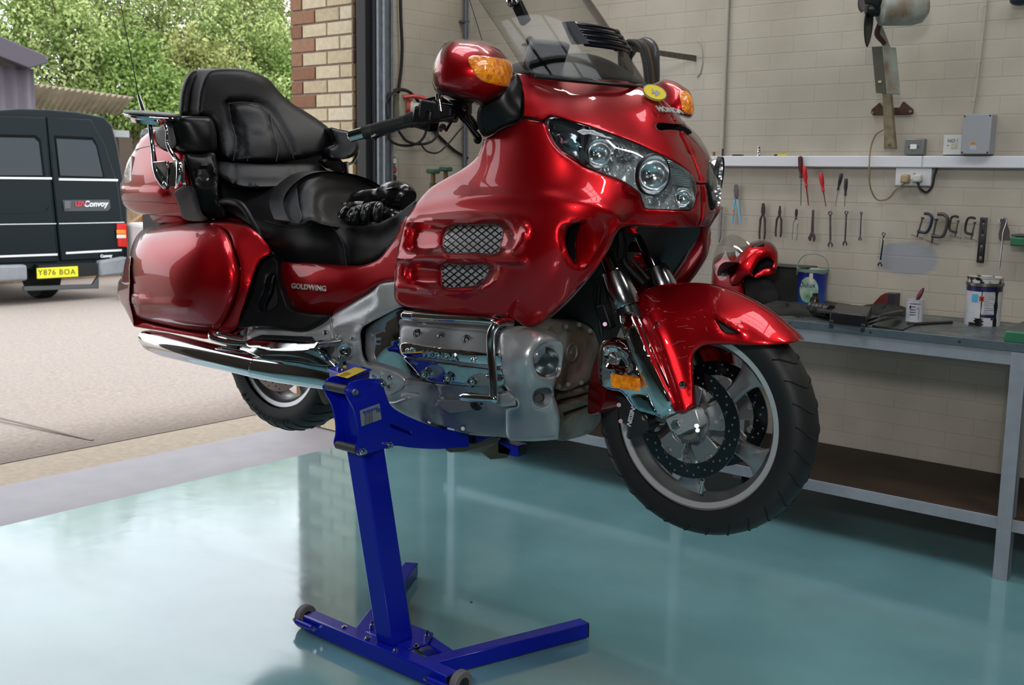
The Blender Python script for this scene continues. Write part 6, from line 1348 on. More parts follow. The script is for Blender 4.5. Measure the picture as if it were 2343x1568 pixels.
# ------------------------------------------------ engine
EN = .405
eng = panel('cylinder_head_cover', [(918, 748), (925, 744), (960, 746), (1040, 752), (1125, 760), (1148, 765), (1150, 800), (1150, 885), (1125, 886), (1093, 885), (1040, 880), (986, 874), (966, 866), (944, 842), (924, 818), (916, 800), (914, 770)], Field([(918, 748, EN-.03), (1040, 752, EN-.03), (1148, 765, EN-.03), (1150, 885, EN-.02), (1040, 880, EN-.02), (966, 866, EN-.025), (924, 818, EN), (916, 787, EN), (1120, 815, EN+.006), (1000, 805, EN+.006)]), SILD, depth=.09, dirv='ray', rim=(6, .008))
hb_ = MB()
BAND = [(915, 787), (980, 792), (1050, 800), (1118, 808), (1150, 812), (1150, 840), (1118, 838), (1050, 829), (980, 819), (918, 811)]
bd = panel('chrome_band', BAND, Field([(917, 787, EN+.004), (1118, 808, EN+.008), (1118, 838, EN+.002), (918, 811, EN+.002), (1000, 805, EN+.014), (1090, 820, EN+.015)]), CHR, eng, depth=.015, rim=(5, .006))
panel('lower_chrome_face', [(922, 817), (980, 824), (1050, 834), (1118, 843), (1150, 846), (1150, 884), (1125, 884), (1093, 884), (1040, 878), (986, 872), (966, 864), (944, 842)], Field([(922, 817, EN+.002), (1118, 843, EN+.003), (1150, 884, EN-.015), (1040, 878, EN-.016), (966, 864, EN-.018)]), CHR2, eng, depth=.01, rim=(4, .004))
p = B(1006, 814, -EN-.0175); q = B(1036, 818, -EN-.0175)
text('raised_lettering', 'HONDA', .026, CHR, eng, p, q-p, (0.0, -.12, 1), .0018, bold=.0008, sx=1.3)
for px, py in ((958, 764.5), (1012, 772), (1070, 778), (972, 858), (1026, 866), (1083, 874)):
    p = B(px, py, -EN+(.016 if py < 800 else .006))
    MB().lathe([(0, .0), (.004, .0), (.0055, .005), (.009, .005), (.0095, -.001), (.0135, -.001), (.015, .005), (.014, .007)], p, (.12, -1, .12 if py < 800 else -.1), 18).build('head_bolt', CHR2, eng)
for px, py in ((934, 803), (1084, 824)): MB().ball(tuple(B(px, py, -EN-.015)), .0085, 14).build('acorn_nut', CHR, eng)
MB().tube([B(925, 722, -.36), B(935, 722, -.365), B(1000, 727, -.37), B(1080, 731, -.37), B(1125, 735, -.365), B(1150, 742, -.34)], [.012, .013, .0125, .0125, .0125, .012], n=16, sm=3).build('trim_rail', CHR, bike)
MB().tube([B(918, 738, -.34), B(1040, 744, -.34), B(1140, 752, -.34)], .010, n=10).build('trim_rail', SILD, bike)
MB().cyl(B(928, 722, -.362), B(950, 724, -.366), .0155, n=16).build('rail_collar', CHR, bike)
panel('coolant_trim', [(906, 722), (930, 714), (1150, 728), (1160, 770), (915, 755)], .31, BLKM, depth=.06, dirv='ray', rim=(0, 0))
MB().tube([B(1172, 738, -.36), B(1150, 737, -.39), B(1134, 744, -.43), B(1124, 762, -.44), B(1123, 800, -.44), B(1128, 860, -.44), B(1130, 905, -.44)], .0115, n=16, sm=5).ball(tuple(B(1130, 913, -.44)), .0118, 14).build('engine_guard', CHR2, bike)
MB().tube([B(1131, 913, -.44), B(1100, 911, -.44), B(1064, 908, -.44), B(1056, 908, -.438)], [.0115, .0115, .0125, .009], n=16).build('engine_guard', CHR2, bike)
MB().ball(tuple(B(1066, 908, -.44)), .0125, 14).build('guard_end_cap', CHR, bike)
panel('guard_bracket', [(1131, 905), (1165, 898), (1180, 912), (1180, 928), (1150, 932), (1131, 925)], .40, SILD, depth=.03, dirv='ray', rim=(3, .003), smooth=False)
# front engine cowl
lamp = [(1220, 826), (1224, 805), (1237, 790), (1255, 786), (1270, 788), (1277, 800), (1276, 830), (1271, 856), (1256, 862), (1236, 860), (1225, 848)]
lhole = [(1221, 912), (1224, 898), (1233, 891), (1257, 890), (1262, 900), (1258, 918), (1248, 929), (1235, 931), (1226, 924)]
FC = Field([(1143, 769, .395), (1170, 754, .38), (1247, 763, .345), (1275, 778, .31), (1279, 800, .30), (1276, 855, .29), (1265, 904, .28), (1275, 935, .25), (1281, 963, .22), (1275, 1006, .19), (1167, 1009, .23), (1159, 985, .25), (1155, 932, .30), (1182, 925, .33), (1152, 880, .385), (1146, 840, .40), (1190, 820, .42), (1240, 780, .375), (1215, 900, .35), (1215, 960, .27), (1250, 830, .36)])
fc = panel('engine_cowl', [(1143, 769), (1149, 758), (1165, 754), (1201, 753), (1247, 762), (1268, 770), (1277, 780), (1280, 800), (1278, 830), (1276, 855), (1269, 880), (1265, 904), (1275, 935), (1281, 963), (1277, 1006), (1277, 1006), (1220, 1010), (1169, 1009), (1169, 1009), (1160, 998), (1156, 960), (1155, 934), (1155, 934), (1172, 931), (1184, 928), (1180, 915), (1170, 905), (1160, 892), (1152, 880), (1146, 860), (1145, 820)], FC, mat('cowl_silver', 'b4b7ba', .3, .55, noise=(4, .2)), depth=.05, dirv='ray', rim=(9, .012), holes=[lamp, lhole])
c = B(1247, 826, -.345); d = Vector((.75, -.66, .02)).normalized()
fl_ = MB().lathe([(0, -.022), (.018, -.02), (.033, -.006), (.036, .0), (.036, -.03)], c+d*.0, d, 32).build('fog_lamp', mat('fog_bowl', '7f8488', .18, .95), fc); MB().lathe([(0, .004), (.02, .003), (.033, -.001)], c+d*.003, d, 32).build('fog_lens', GLS, fl_)
panel('lamp_surround', [(1214, 826), (1220, 798), (1237, 784), (1262, 781), (1282, 785), (1284, 830), (1276, 862), (1256, 868), (1232, 866), (1218, 850)], Field([(1220, 826, .37), (1237, 790, .365), (1277, 800, .305), (1271, 856, .295), (1250, 826, .30), (1262, 840, .275)]), SIL, fc, depth=.004, rim=(0, 0))
panel('duct_back', [(1216, 912), (1222, 888), (1262, 886), (1266, 905), (1258, 932), (1226, 934)], Field([(1221, 912, .30), (1262, 900, .25), (1240, 930, .28)]), SILD, fc, depth=.004, rim=(0, 0))
MB().cyl(B(1232, 910, -.31), B(1236, 910, -.28), .012, n=14).build('bolt_head', DIRT, fc)
MB().lathe([(0, .002), (.008, .002), (.011, -.002)], B(1181, 962, -.262), (.3, -1, -.2), 18).build('cowl_screw', CHR2, fc)
# belly pan and gearbox
BP = Field([(930, 870, .30), (995, 877, .31), (1150, 886, .28), (1155, 990, .20), (1158, 998, .16), (1050, 985, .17), (955, 962, .20), (894, 929, .24), (881, 917, .26), (1000, 930, .28), (1080, 930, .29), (1100, 975, .20)])
panel('belly_pan', [(925, 872), (960, 872), (995, 877), (1060, 880), (1150, 886), (1160, 920), (1165, 1000), (1130, 998), (1080, 990), (1000, 973), (953, 962), (905, 938), (884, 915), (900, 895), (925, 885)], BP, mat('belly_grey', '94979b', .33, .45, noise=(6, .35)), depth=.12, dirv='ray', rim=(6, .01),
      disp=[('ridge', [(998, 880), (1000, 920), (985, 940), (1000, 958)], 5, -.01), ('recess', [(1015, 895), (1060, 895), (1060, 915), (1012, 918)], 5, .012), ('ridge', [(925, 880), (990, 886)], 3, .005)])
panel('gearbox_plate', [(1000, 915), (1060, 915), (1080, 925), (1110, 928), (1090, 938), (1060, 942), (1030, 946), (1010, 935)], .305, mat('belly_dark', '6f7276', .4, .4), depth=.01, rim=(2, .002), smooth=False)
MB().ball(tuple(B(1090, 926, -.30)), .022, 14, (1, .5, .8)).build('rubber_bumper', BLKM, bike)
for px, py in ((983, 965), (1059, 981), (935, 885)): MB().cyl(B(px, py, -.205), B(px, py, -.19), .006, n=10).build('pan_bolt', SILD, bike)
# brake pedal and footrest hanger
MB().tube([B(880, 905, -.30), B(890, 920, -.33), B(905, 922, -.34), B(925, 915, -.35), B(940, 910, -.36)], [.009, .009, .008, .007, .007], n=10, sm=4, flat=.7).build('brake_pedal', SIL, bike)
pd = panel('pedal_pad', [(917, 906), (925, 901), (945, 901), (960, 905), (950, 911), (935, 913), (922, 911)], .365, SIL, depth=.03, dirv='ray', rim=(2, .002), step=4)
# timing cover, radiator shroud and lower grille
TCX = lambda px, py, x=.50: B(px, py, x, 0)
panel('timing_cover', [(1245, 790), (1250, 755), (1270, 740), (1300, 734), (1330, 738), (1352, 750), (1366, 775), (1372, 810), (1366, 845), (1350, 870), (1320, 885), (1290, 895), (1272, 890), (1262, 860), (1258, 820)], Field([(1245, 790, .50), (1300, 734, .50), (1372, 810, .50), (1290, 895, .50), (1308, 810, .515)]), DUSTG, ax=0, sgn=1, depth=.1, dirv=(-.85, .2, 0), rim=(6, .01), disp=[('recess', [(1268, 770), (1300, 752), (1340, 762), (1356, 800), (1340, 850), (1300, 880), (1272, 870), (1264, 820)], 6, .004)])
c = TCX(1308, 807, .512); MB().lathe([(0, .004), (.006, .004), (.007, 0), (.022, .0), (.024, .004), (.027, .004), (.028, 0)], c, (1, 0, 0), 30).build('timing_plug', mat('dusty_tan', '6f665a', .55, .3, noise=(30, .3)), bike)
for px, py in ((1295, 747), (1325, 743), (1350, 757), (1300, 880), (1330, 876), (1278, 884)): MB().cyl(TCX(px, py, .505), TCX(px, py, .518), .0065, n=12).build('cover_bolt', mat('bolt_dull', '55534f', .6, .2), bike)
panel('radiator_shroud', [(1225, 760), (1258, 728), (1300, 690), (1340, 645), (1385, 585), (1400, 540), (1440, 510), (1470, 520), (1440, 560), (1400, 620), (1385, 700), (1392, 760), (1400, 800), (1372, 800), (1350, 745), (1300, 730), (1250, 740)], Field([(1240, 750, .42), (1340, 660, .50), (1400, 560, .56), (1390, 780, .45), (1440, 530, .58), (1370, 700, .50)]), DIRT, ax=0, sgn=1, depth=.06, dirv=(-.8, .3, 0), rim=(5, .006))
panel('inner_cowl', [(1255, 745), (1320, 680), (1400, 560), (1440, 520), (1600, 522), (1585, 560), (1565, 600), (1545, 625), (1520, 640), (1450, 700), (1400, 800), (1375, 900), (1300, 910), (1260, 860)], .36, DIRT, ax=0, sgn=1, depth=.05, dirv=(-1, 0, 0), rim=(0, 0), step=20)
panel('lower_cowl_front', [(1272, 905), (1300, 893), (1350, 880), (1378, 872), (1378, 930), (1372, 965), (1350, 990), (1315, 1003), (1277, 1007), (1281, 963), (1272, 930)], Field([(1272, 905, .47), (1378, 872, .49), (1372, 965, .47), (1277, 1007, .44), (1320, 950, .485)]), DUSTG, ax=0, sgn=1, depth=.1, dirv=(-.8, .2, 0), rim=(4, .006), holes=[[(1273, 917), (1330, 903), (1355, 897), (1325, 912), (1278, 925)], [(1288, 945), (1340, 928), (1350, 930), (1320, 944), (1295, 958)]], hs=False,
      disp=[('ridge', [(1275, 932), (1330, 918), (1374, 905)], 5, .012), ('ridge', [(1290, 905), (1340, 892), (1374, 884)], 4, .01)])
panel('grille_void', [(1268, 905), (1375, 880), (1370, 960), (1280, 970)], .42, mat('void_black', '0b0b0c', .8), ax=0, sgn=1, depth=.02, dirv=(-1, 0, 0), rim=(0, 0), smooth=False)
# far side of fairing seen under the nose, with trim edge
panel('fairing_inner_far', [(1455, 523), (1598, 521), (1585, 560), (1560, 605), (1540, 630), (1530, 655), (1500, 640), (1490, 590), (1470, 545)], Field([(1455, 523, .10), (1598, 521, -.02), (1540, 630, -.27), (1530, 655, -.28), (1500, 640, -.2), (1575, 570, -.14), (1490, 560, -.02)]), DIRT, depth=.01, rim=(0, 0))
MB().tube([B(1598, 519, .04), B(1588, 552, .12), B(1566, 595, .20), B(1548, 622, .25), B(1536, 640, .27)], [.006, .007, .007, .006, .004], n=8, sm=4).build('fairing_edge_far', RED, bike)
MB().prism([B(1440, 521, -.05), B(1460, 519, -.05), B(1555, 519, .03), B(1558, 528, .03), B(1500, 536, -.02), B(1450, 534, -.05)], (-.02, 0, 0)).build('under_nose_lip', RED, bike, .002)
# ------------------------------------------------ exhaust, footboard
MB().loft([[B(*p, -.36)+Vector((-.0, 0, 0)) for p in ()] for _ in range(0)]) if False else None
def pipe_sec(a, b, yv, fl):  # section seen between two sight points, oval in depth
    A, Bq = B(*a, -yv), B(*b, -yv); c_ = (A+Bq)/2; v = (A-Bq)/2; w = Vector((.0, 1, 0))*v.length*fl; return [c_+v*math.cos(2*PI*i/28)+w*math.sin(2*PI*i/28) for i in range(28)]
ex = MB().loft([pipe_sec((330, 757), (331, 789), .40, 1.0), pipe_sec((345, 756), (345, 803), .40, 1), pipe_sec((380, 762), (378, 816), .40, 1.0), pipe_sec((474, 784), (471, 838), .395, 1.05), pipe_sec((560, 803), (555, 857), .385, 1.1), pipe_sec((597, 811), (592, 866), .38, 1.1)]).build('exhaust_silencer', CHR, bike)
MB().loft([pipe_sec((595, 811), (590, 866), .38, 1.08), pipe_sec((650, 818), (645, 877), .37, 1.05), pipe_sec((700, 824), (692, 884), .36, 1.05), pipe_sec((750, 835), (742, 891), .345, 1.0), pipe_sec((800, 850), (790, 900), .33, 1)]).build('exhaust_shield', CHR, bike)
MB().tube([B(560, 800, -.36), B(610, 806, -.36), B(680, 806, -.34), B(735, 822, -.33), B(765, 850, -.32)], [.02, .034, .036, .034, .03], n=14, sm=4).build('exhaust_header_cover', CHR2, bike)
fb = panel('passenger_footboard', [(563, 782), (575, 776), (640, 778), (715, 783), (728, 780), (732, 785), (722, 798), (712, 802), (620, 804), (604, 799), (564, 791)], Field([(563, 785, .40), (604, 799, .42), (712, 801, .415), (730, 782, .40), (640, 779, .39)]), CHR2, depth=.09, dirv=(0, 1, .02), rim=(2, .003), step=6)
MB().prism([B(575, 776, -.395), B(600, 768, -.36), B(715, 773, -.36), B(722, 783, -.40), B(640, 778, -.40)], (0, 0, .003)).build('board_rubber', BLKM, fb)
MB().tube([B(565, 788, -.385), B(530, 785, -.40), B(495, 777, -.41), B(482, 770, -.41), B(484, 763, -.40), B(500, 763, -.38), B(530, 770, -.36), B(560, 775, -.35)], .0095, n=12, sm=4).build('heel_guard', CHR, bike)
# ------------------------------------------------ wheels
def wheel(cx, cz, rt, wt_, rr, front):
    C_ = (cx, 0, cz); Y = (0, 1, 0)
    prof = []
    n = 26; rb = rr+.006
    for i in range(n+1):
        a = PI*i/n; s_ = math.cos(a); prof.append((rb+(rt-rb)*max(0, math.sin(a))**.62, -wt_*s_*(.80+.20*max(0, math.sin(a))**.5)))
    t = MB().lathe(prof, C_, Y, 96).build('front_tyre' if front else 'rear_tyre', TYRE, bike, ang=60)
    # tread grooves
    g = MB()
    for k in range(30 if front else 34):
        a0 = 2*PI*k/(30 if front else 34)
        for s_ in (-1, 1):
            pts = []
            for j in range(7):
                u = j/6; yy = s_*wt_*(.12+.72*u); an = a0+.12*u*u*(1 if front else -1)+.03*(s_ > 0); q = abs(yy)/wt_; 
                # radius of the tread surface at this offset
                ai = math.acos(min(1, q/1.0)) if q < 1 else 0
                best = min(range(n+1), key=lambda i: abs(prof[i][1]-yy)); rad = prof[best][0]
                i2 = best+1 if (prof[min(best+1, n)][1]-yy)*(prof[best][1]-yy) < 0 and best < n else best-1
                if 0 <= i2 <= n and prof[i2][1] != prof[best][1]:
                    tt = (yy-prof[best][1])/(prof[i2][1]-prof[best][1]); 
                    if 0 <= tt <= 1: rad = prof[best][0]*(1-tt)+prof[i2][0]*tt
                pts.append(Vector((cx+(rad+.0004)*math.cos(an), yy, cz+(rad+.0004)*math.sin(an))))
            g.tube(pts, .0026, n=4)
    gr = g.build('tread_grooves', mat('groove', '0c0c0d', .8), t); tag(gr, kind='stuff')
    yl = wt_*.62
    rim = MB()
    half = [(rr+.008, -yl), (rr+.002, -yl-.004), (rr-.006, -yl-.002), (rr-.012, -yl+.006), (rr-.016, -yl+.02), (rr-.03, -yl+.03), (rr-.034, 0)]
    rim.lathe(half+[(r, -y) for r, y in half[::-1][1:]], C_, Y, 96).build('front_rim' if front else 'rear_rim', RIMM, bike, ang=40)
    rm = bpy.data.objects[-1] if False else None
    lip = MB()
    for s_ in (-1, 1): lip.lathe([(rr+.009, s_*yl), (rr+.002, s_*(yl+.005)), (rr-.013, s_*(yl+.002)), (rr-.013, s_*(yl-.004))], C_, Y, 96)
    lip.build('rim_lip', RIML, bike)
    return t
tf = wheel(.846, .32, .32, .066, .236, True)
tr = wheel(-.846, .311, .311, .092, .215, False)
def warc(cx, cz, r, a, y): return Vector((cx+r*math.cos(a), y, cz+r*math.sin(a)))
def spokes(cx, cz, r0, r1, angs, w0, w1, th, name):
    for a in angs:
        rows = []
        for i in range(9):
            t = i/8; r = r0+(r1-r0)*t; w = w0+(w1-w0)*t-.012*math.sin(PI*t); an = w/r; flare = (.012*((t-.8)/.2)**2 if t > .8 else 0)/r; yy = th*(1-.25*t)
            a_ = a+.10*math.sin(PI*t*.5)
            rows.append([warc(cx, cz, r, a_-an-flare, -yy*.6), warc(cx, cz, r, a_-an*.7, -yy), warc(cx, cz, r, a_, -yy*.82), warc(cx, cz, r, a_+an*.7, -yy), warc(cx, cz, r, a_+an+flare, -yy*.6), warc(cx, cz, r, a_+an+flare, yy*.6), warc(cx, cz, r, a_+an*.7, yy), warc(cx, cz, r, a_-an*.7, yy), warc(cx, cz, r, a_-an-flare, yy*.6)])
        MB().loft(rows).build(name, RIMM, bike, ang=40)
spokes(.846, .32, .05, .206, [R(x) for x in (40, -32, -104, -176, 112)], .030, .034, .022, 'wheel_spoke')
spokes(-.846, .311, .05, .186, [R(x) for x in (10, 82, 154, 226, 298)], .03, .034, .03, 'wheel_spoke')
# discs
def brake_disc(cx, cz, y, r0, r1, inner, name='brake_disc', m=DISC, holes=True):
    th = .0045; n = 96
    d = MB().lathe([(r0, -th/2), (r1, -th/2), (r1, th/2), (r0, th/2), (r0, -th/2)], (cx, y, cz), (0, 1, 0), n).build(name, m, bike, ang=30)
    if holes:
        h = MB()
        for k in range(45):
            a = 2*PI*k/45; r = r0+(r1-r0)*(.28, .52, .76)[k % 3]; p = warc(cx, cz, r, a, y-th/2-.0003)
            h.cyl(p+Vector((0, -.0003, 0)), p+Vector((0, .001, 0)), .0030, n=10)
        tag(h.build('drill_holes', mat('hole_glint', '77797c', .4, .5) if cx > 0 else mat('hole_dark', '2a2422', .7), d), kind='stuff')
    if inner:
        c = MB()
        for k in range(5):
            a = 2*PI*k/5+.35
            pts = []
            for t in (-.62, -.35, 0, .35, .62): pts.append(warc(cx, cz, r0+.002 if abs(t) < .5 else r0-.006, a+t*.62, y))
            for t in (.5, .2, -.2, -.5): pts.append(warc(cx, cz, .056 if abs(t) > .3 else .062, a+t*1.0, y))
            c.prism(pts, (0, .007, 0))
        cr = c.build('disc_carrier', RIMM, d, bevel=.0015)
        for k in range(10):
            a = 2*PI*k/10+.35; r = r0-.004; p = warc(cx, cz, r, a, y-.004); MB().lathe([(0, 0), (.004, 0), (.005, .003), (.009, .003), (.010, 0), (.010, .01)], p, (0, 1, 0), 14).build('carrier_rivet', SILD, d)
    return d
BRD = mat('front_disc_steel', '57585b', .22, 1, noise=(10, .25))
brake_disc(.846, .32, -.083, .108, .148, True, m=BRD); brake_disc(.846, .32, .083, .108, .148, True, m=BRD)
brake_disc(-.846, .311, -.075, .118, .158, False, m=mat('rear_disc', 'a3918c', .4, .6, noise=(10, .2)))
MB().lathe([(0, -.095), (.014, -.095), (.016, -.080), (.040, -.078), (.050, -.070), (.055, -.05), (.05, 0), (.058, .05), (.055, .088), (0, .09)], (.846, 0, .32), (0, 1, 0), 40).build('front_hub', mat('hub_dull', '9a9b9c', .5, .6, noise=(20, .3)), bike, ang=18)
MB().lathe([(0, -.10), (.05, -.09), (.07, -.06), (.06, 0), (.07, .08), (0, .1)], (-.846, 0, .311), (0, 1, 0), 36).build('rear_hub', DUSTG, bike)
sr = MB()
for k in range(40): a = 2*PI*k/40; sr.box(tuple(warc(.846, .32, .047, a, -.091)), (.006, .003, .0028), Matrix.Rotation(-a, 3, 'Y'))
tag(sr.lathe([(.030, -.0895), (.043, -.0895), (.043, -.092), (.030, -.092)], (.846, 0, .32), (0, 1, 0), 40).build('abs_ring', mat('abs_grey', '84857f', .4, .6), bike), kind='stuff')
p = warc(.846, .32, .2, R(-84), -.035); MB().cyl(p, p+Vector((.004, -.0, .032)), .007, .005, 12).ball(tuple(p+Vector((.004, 0, .036))), .0065, 10).build('tyre_valve', CHR, bike)
def tyre_text(s, cx, cz, r, y, a0, size, m, par, stepa):
    for i, ch in enumerate(s):
        a = a0+i*stepa; q = warc(cx, cz, r, a, y); 
        text('sidewall_letter', ch, size, m, par, q, (-math.sin(a), 0, math.cos(a)), (math.cos(a)*-1, -.4, math.sin(a)*-1), .0006, bold=.0012)
tyre_text('BRIDGESTONE'[::1], -.846, .311, .268, -.0835, R(228), .026, mat('sidewall_ink', '121110', .6), tr, .098)
# ------------------------------------------------ front fender, forks, calipers
FF = Field([(1506, 653, 0.0), (1563, 647, 0), (1610, 648, 0), (1672, 663, 0), (1719, 684, 0), (1771, 717, 0), (1804, 745, 0), (1828, 770, 0), (1830, 776, 0), (1469, 672, .055), (1447, 715, .095), (1808, 785, .045), (1761, 789, .078), (1681, 789, .095), (1610, 792, .105), (1586, 868, .12), (1587, 929, .125), (1563, 946, .128), (1525, 901, .128), (1464, 760, .112), (1600, 700, .075), (1650, 740, .098), (1550, 720, .10), (1700, 720, .06), (1760, 755, .055), (1540, 800, .118), (1500, 700, .085), (1640, 690, .055)], .012)
ffo = [(1447, 715), (1452, 700), (1460, 685), (1469, 671), (1485, 660), (1506, 653), (1530, 649), (1563, 647), (1610, 648), (1640, 653), (1672, 663), (1719, 684), (1745, 699), (1771, 717), (1804, 745), (1822, 762), (1830, 776), (1830, 776), (1822, 782), (1808, 786), (1761, 790), (1720, 790), (1681, 789), (1638, 789), (1610, 792), (1596, 799), (1588, 808), (1584, 825), (1585, 868), (1588, 930), (1588, 930), (1576, 938), (1563, 946), (1551, 944), (1542, 932), (1525, 901), (1505, 858), (1480, 798), (1464, 759), (1453, 735)]
vnt = [(1637, 730), (1637, 730), (1650, 738), (1665, 748), (1689, 762), (1689, 762), (1675, 763), (1655, 759), (1645, 745)]
ff = panel('front_fender', ffo, FF, RED, mirror='merge', zc=2, depth=.005, rim=(7, .006), holes=[vnt], hs=True, disp=[('ridge', [(1485, 715), (1520, 800), (1550, 890), (1565, 940)], 14, .010), ('ridge', [(1640, 722), (1665, 738), (1700, 762)], 6, .006)])
panel('fender_vent', [(a, b) for a, b in vnt], Field([(1637, 730, .075), (1689, 762, .08), (1655, 759, .09)]), mat('vent_mesh', '4c4a4a', .5, noise=(300, .5)), ff, depth=.004, rim=(0, 0))
for px, py in ((1502, 746), (1562, 881)):
    v = FF([(px, py)])[0]; MB().lathe([(0, .001), (.004, .001), (.005, .005), (.009, .004), (.0105, -.001)], B(px, py, -v-.005), (.1, -1, .1), 16).build('fender_bolt', CHR2, ff)
scm = mat('scratch', 'b08a86', .6)
rs = random.Random(12); scr = MB()
for k in range(34):
    x, y = rs.uniform(1478, 1640), rs.uniform(725, 870)
    if x > 1575 and y > 785: continue
    dx, dy = rs.uniform(5, 26)*rs.choice((1, 1, -.6)), rs.uniform(-12, 3)
    q = [(x, y), (x+dx*.5, y+dy*.4), (x+dx, y+dy)]
    if not inside(np.array(q), np.array(ffo)).all(): continue
    scr.tube(on(FF, q, .0102-.010*min(1, abs(x-(1485+(y-715)*.38))/26)), .00028, n=4)
tag(scr.build('paint_scratches', scm, ff), kind='stuff')
panel('fender_tail', [(1386, 795), (1372, 800), (1362, 820), (1353, 850), (1346, 895), (1345, 930), (1346, 948), (1358, 949), (1371, 945), (1381, 925), (1387, 895), (1395, 860), (1396, 810)], Field([(1372, 800, .06), (1346, 948, .10), (1386, 895, .13), (1395, 820, .10)]), RED, depth=.10, dirv=(.1, 1, 0), rim=(5, .008))
for s_ in (-1, 1):
    yy = s_*.112
    top = B(1383, 560, -.112) if s_ < 0 else None
    a = Vector((.555, yy, .80)); ax_ = Vector((.846-.03, yy, .32)); dr = (ax_-a).normalized()
    MB().cyl(a, a+dr*.40, .0225, n=28).build('fork_stanchion', mat('fork_tube', '7f8288', .08, 1), bike)
    lo = a+dr*.20
    MB().cyl(lo, ax_-dr*.045, .030, n=28).build('fork_leg', M_black, bike)
    ml2 = MB().lathe([(.030, 0), (.034, .004), (.040, .05), (.041, .10), (.038, .105), (.030, .105)], a+dr*.105, dr, 32).build('fork_collar', mat('brushed_sleeve', '9b9da2', .18, 1), bike)
# chrome lower fork cover (right side, traced) and its twin
FKF = Field([(1412, 722, .150), (1440, 712, .145), (1452, 735, .148), (1545, 935, .152), (1500, 955, .155), (1395, 860, .165), (1378, 845, .16), (1370, 790, .155), (1400, 775, .155), (1470, 850, .168)])
fk = panel('fork_cover', [(1414, 722), (1430, 714), (1444, 714), (1452, 730), (1480, 795), (1515, 870), (1545, 936), (1546, 944), (1530, 952), (1512, 958), (1498, 952), (1490, 930), (1465, 870), (1440, 800), (1425, 760)], Field([(1414, 722, .150), (1444, 714, .147), (1545, 936, .15), (1498, 952, .155), (1433, 745, .168), (1480, 840, .17), (1525, 935, .168)]), CHR, mirror='copy', depth=.03, rim=(8, .014))[0]
panel('brake_cowl', [(1370, 800), (1374, 785), (1385, 776), (1415, 778), (1432, 788), (1448, 815), (1470, 865), (1492, 925), (1500, 950), (1470, 940), (1450, 935), (1440, 922), (1420, 898), (1395, 893), (1376, 882), (1370, 860), (1368, 825)], Field([(1370, 800, .165), (1432, 788, .155), (1500, 950, .15), (1440, 922, .155), (1376, 882, .165), (1410, 830, .178), (1450, 870, .172)]), CHR, depth=.03, rim=(6, .01),
      disp=[('recess', [(1389, 798), (1412, 800), (1430, 812), (1445, 845), (1390, 838)], 5, .012), ('ridge', [(1372, 850), (1385, 850)], 3, -.006), ('ridge', [(1372, 862), (1388, 862)], 3, -.006), ('ridge', [(1374, 874), (1390, 875)], 3, -.006)])
panel('reflector', [(1397, 857), (1397, 857), (1460, 868), (1460, 868), (1461, 895), (1461, 895), (1399, 887), (1399, 887)], Field([(1397, 857, .187), (1461, 895, .187), (1430, 875, .187)]), AMB, depth=.01, rim=(2, .001), smooth=False, step=6)
panel('lower_deflector', [(1445, 903), (1480, 908), (1500, 950), (1478, 945), (1458, 938)], .163, mat('clear_blue_chrome', 'a8c4cc', .08, 1), depth=.006, rim=(3, .003))
cal = panel('brake_caliper', [(1407, 905), (1440, 915), (1462, 935), (1482, 960), (1486, 985), (1465, 995), (1440, 1006), (1434, 1000), (1436, 975), (1420, 965), (1414, 935), (1412, 915)], Field([(1407, 905, .115), (1486, 985, .125), (1440, 1006, .12), (1440, 950, .135)]), mat('caliper_black', '242426', .45), depth=.05, rim=(5, .008))
text('caliper_lettering', 'NISSIN', .018, mat('caliper_white', 'c8c8c8', .4), cal, B(1444, 955, -.138), B(1450, 930, -.138)-B(1438, 980, -.138), B(1430, 950, -.138)-B(1444, 955, -.138), .0008, bold=.0006, shear=.2)
for px, py in ((1416, 927), (1420, 964)): MB().cyl(B(px, py, -.13), B(px, py, -.11), .006, n=10).build('brake_pin', mat('pink_pin', 'b58aa0', .4), cal)
MB().cyl(B(1475, 956, -.13), B(1475, 956, -.12), .008, n=12).build('caliper_bolt', M_dj, cal)
# axle clamp
ac = B(1548, 972, -.131)
ak = MB().prism([B(a, b, -.128) for a, b in ((1520, 958), (1545, 948), (1575, 940), (1592, 935), (1600, 960), (1602, 978), (1575, 985), (1550, 998), (1532, 985))], (0, .04, 0)).build('axle_clamp', SIL, bike, .005)
MB().lathe([(0, .014), (.010, .014), (.013, .010), (.013, .0)], ac, (0, -1, 0), 6).build('axle_nut', CHR2, ak)
MB().lathe([(.013, .002), (.019, .002), (.021, -.004)], ac, (0, -1, 0), 24).build('axle_washer', SIL, ak)
for px, py in ((1594, 975), (1596, 985)): MB().cyl(B(px, py, -.133), B(px, py, -.12), .0055, n=10).build('pinch_bolt', CHR2, ak)
# speed sensor cable and hoses near the fork
for q, r_ in (([(1368, 640), (1362, 680), (1372, 730), (1378, 770)], .006), ([(1372, 650), (1370, 700), (1380, 740)], .008), ([(1425, 560), (1430, 600), (1450, 625), (1475, 650)], .010), ([(1440, 590), (1460, 610), (1485, 640)], .006), ([(1420, 530), (1424, 560), (1422, 590)], .016), ([(1455, 905), (1480, 990), (1510, 990), (1530, 965)], .005)):
    MB().tube([B(a, b, -.06 if a < 1400 else -.03) if b < 800 else B(a, b, -.12) for a, b in q], r_, n=8, sm=4).build('brake_hose', BLKM, bike)
jb = MB().box(B(1387, 725, -.10), (.03, .03, .07), Matrix.Rotation(R(-25), 3, 'Y')).build('hose_junction', BLKM, bike, .004); MB().cyl(B(1384, 742, -.12), B(1384, 742, -.105), .006, n=10).build('junction_bolt', mat('pink_bolt', 'a0809a', .3, .6), jb)
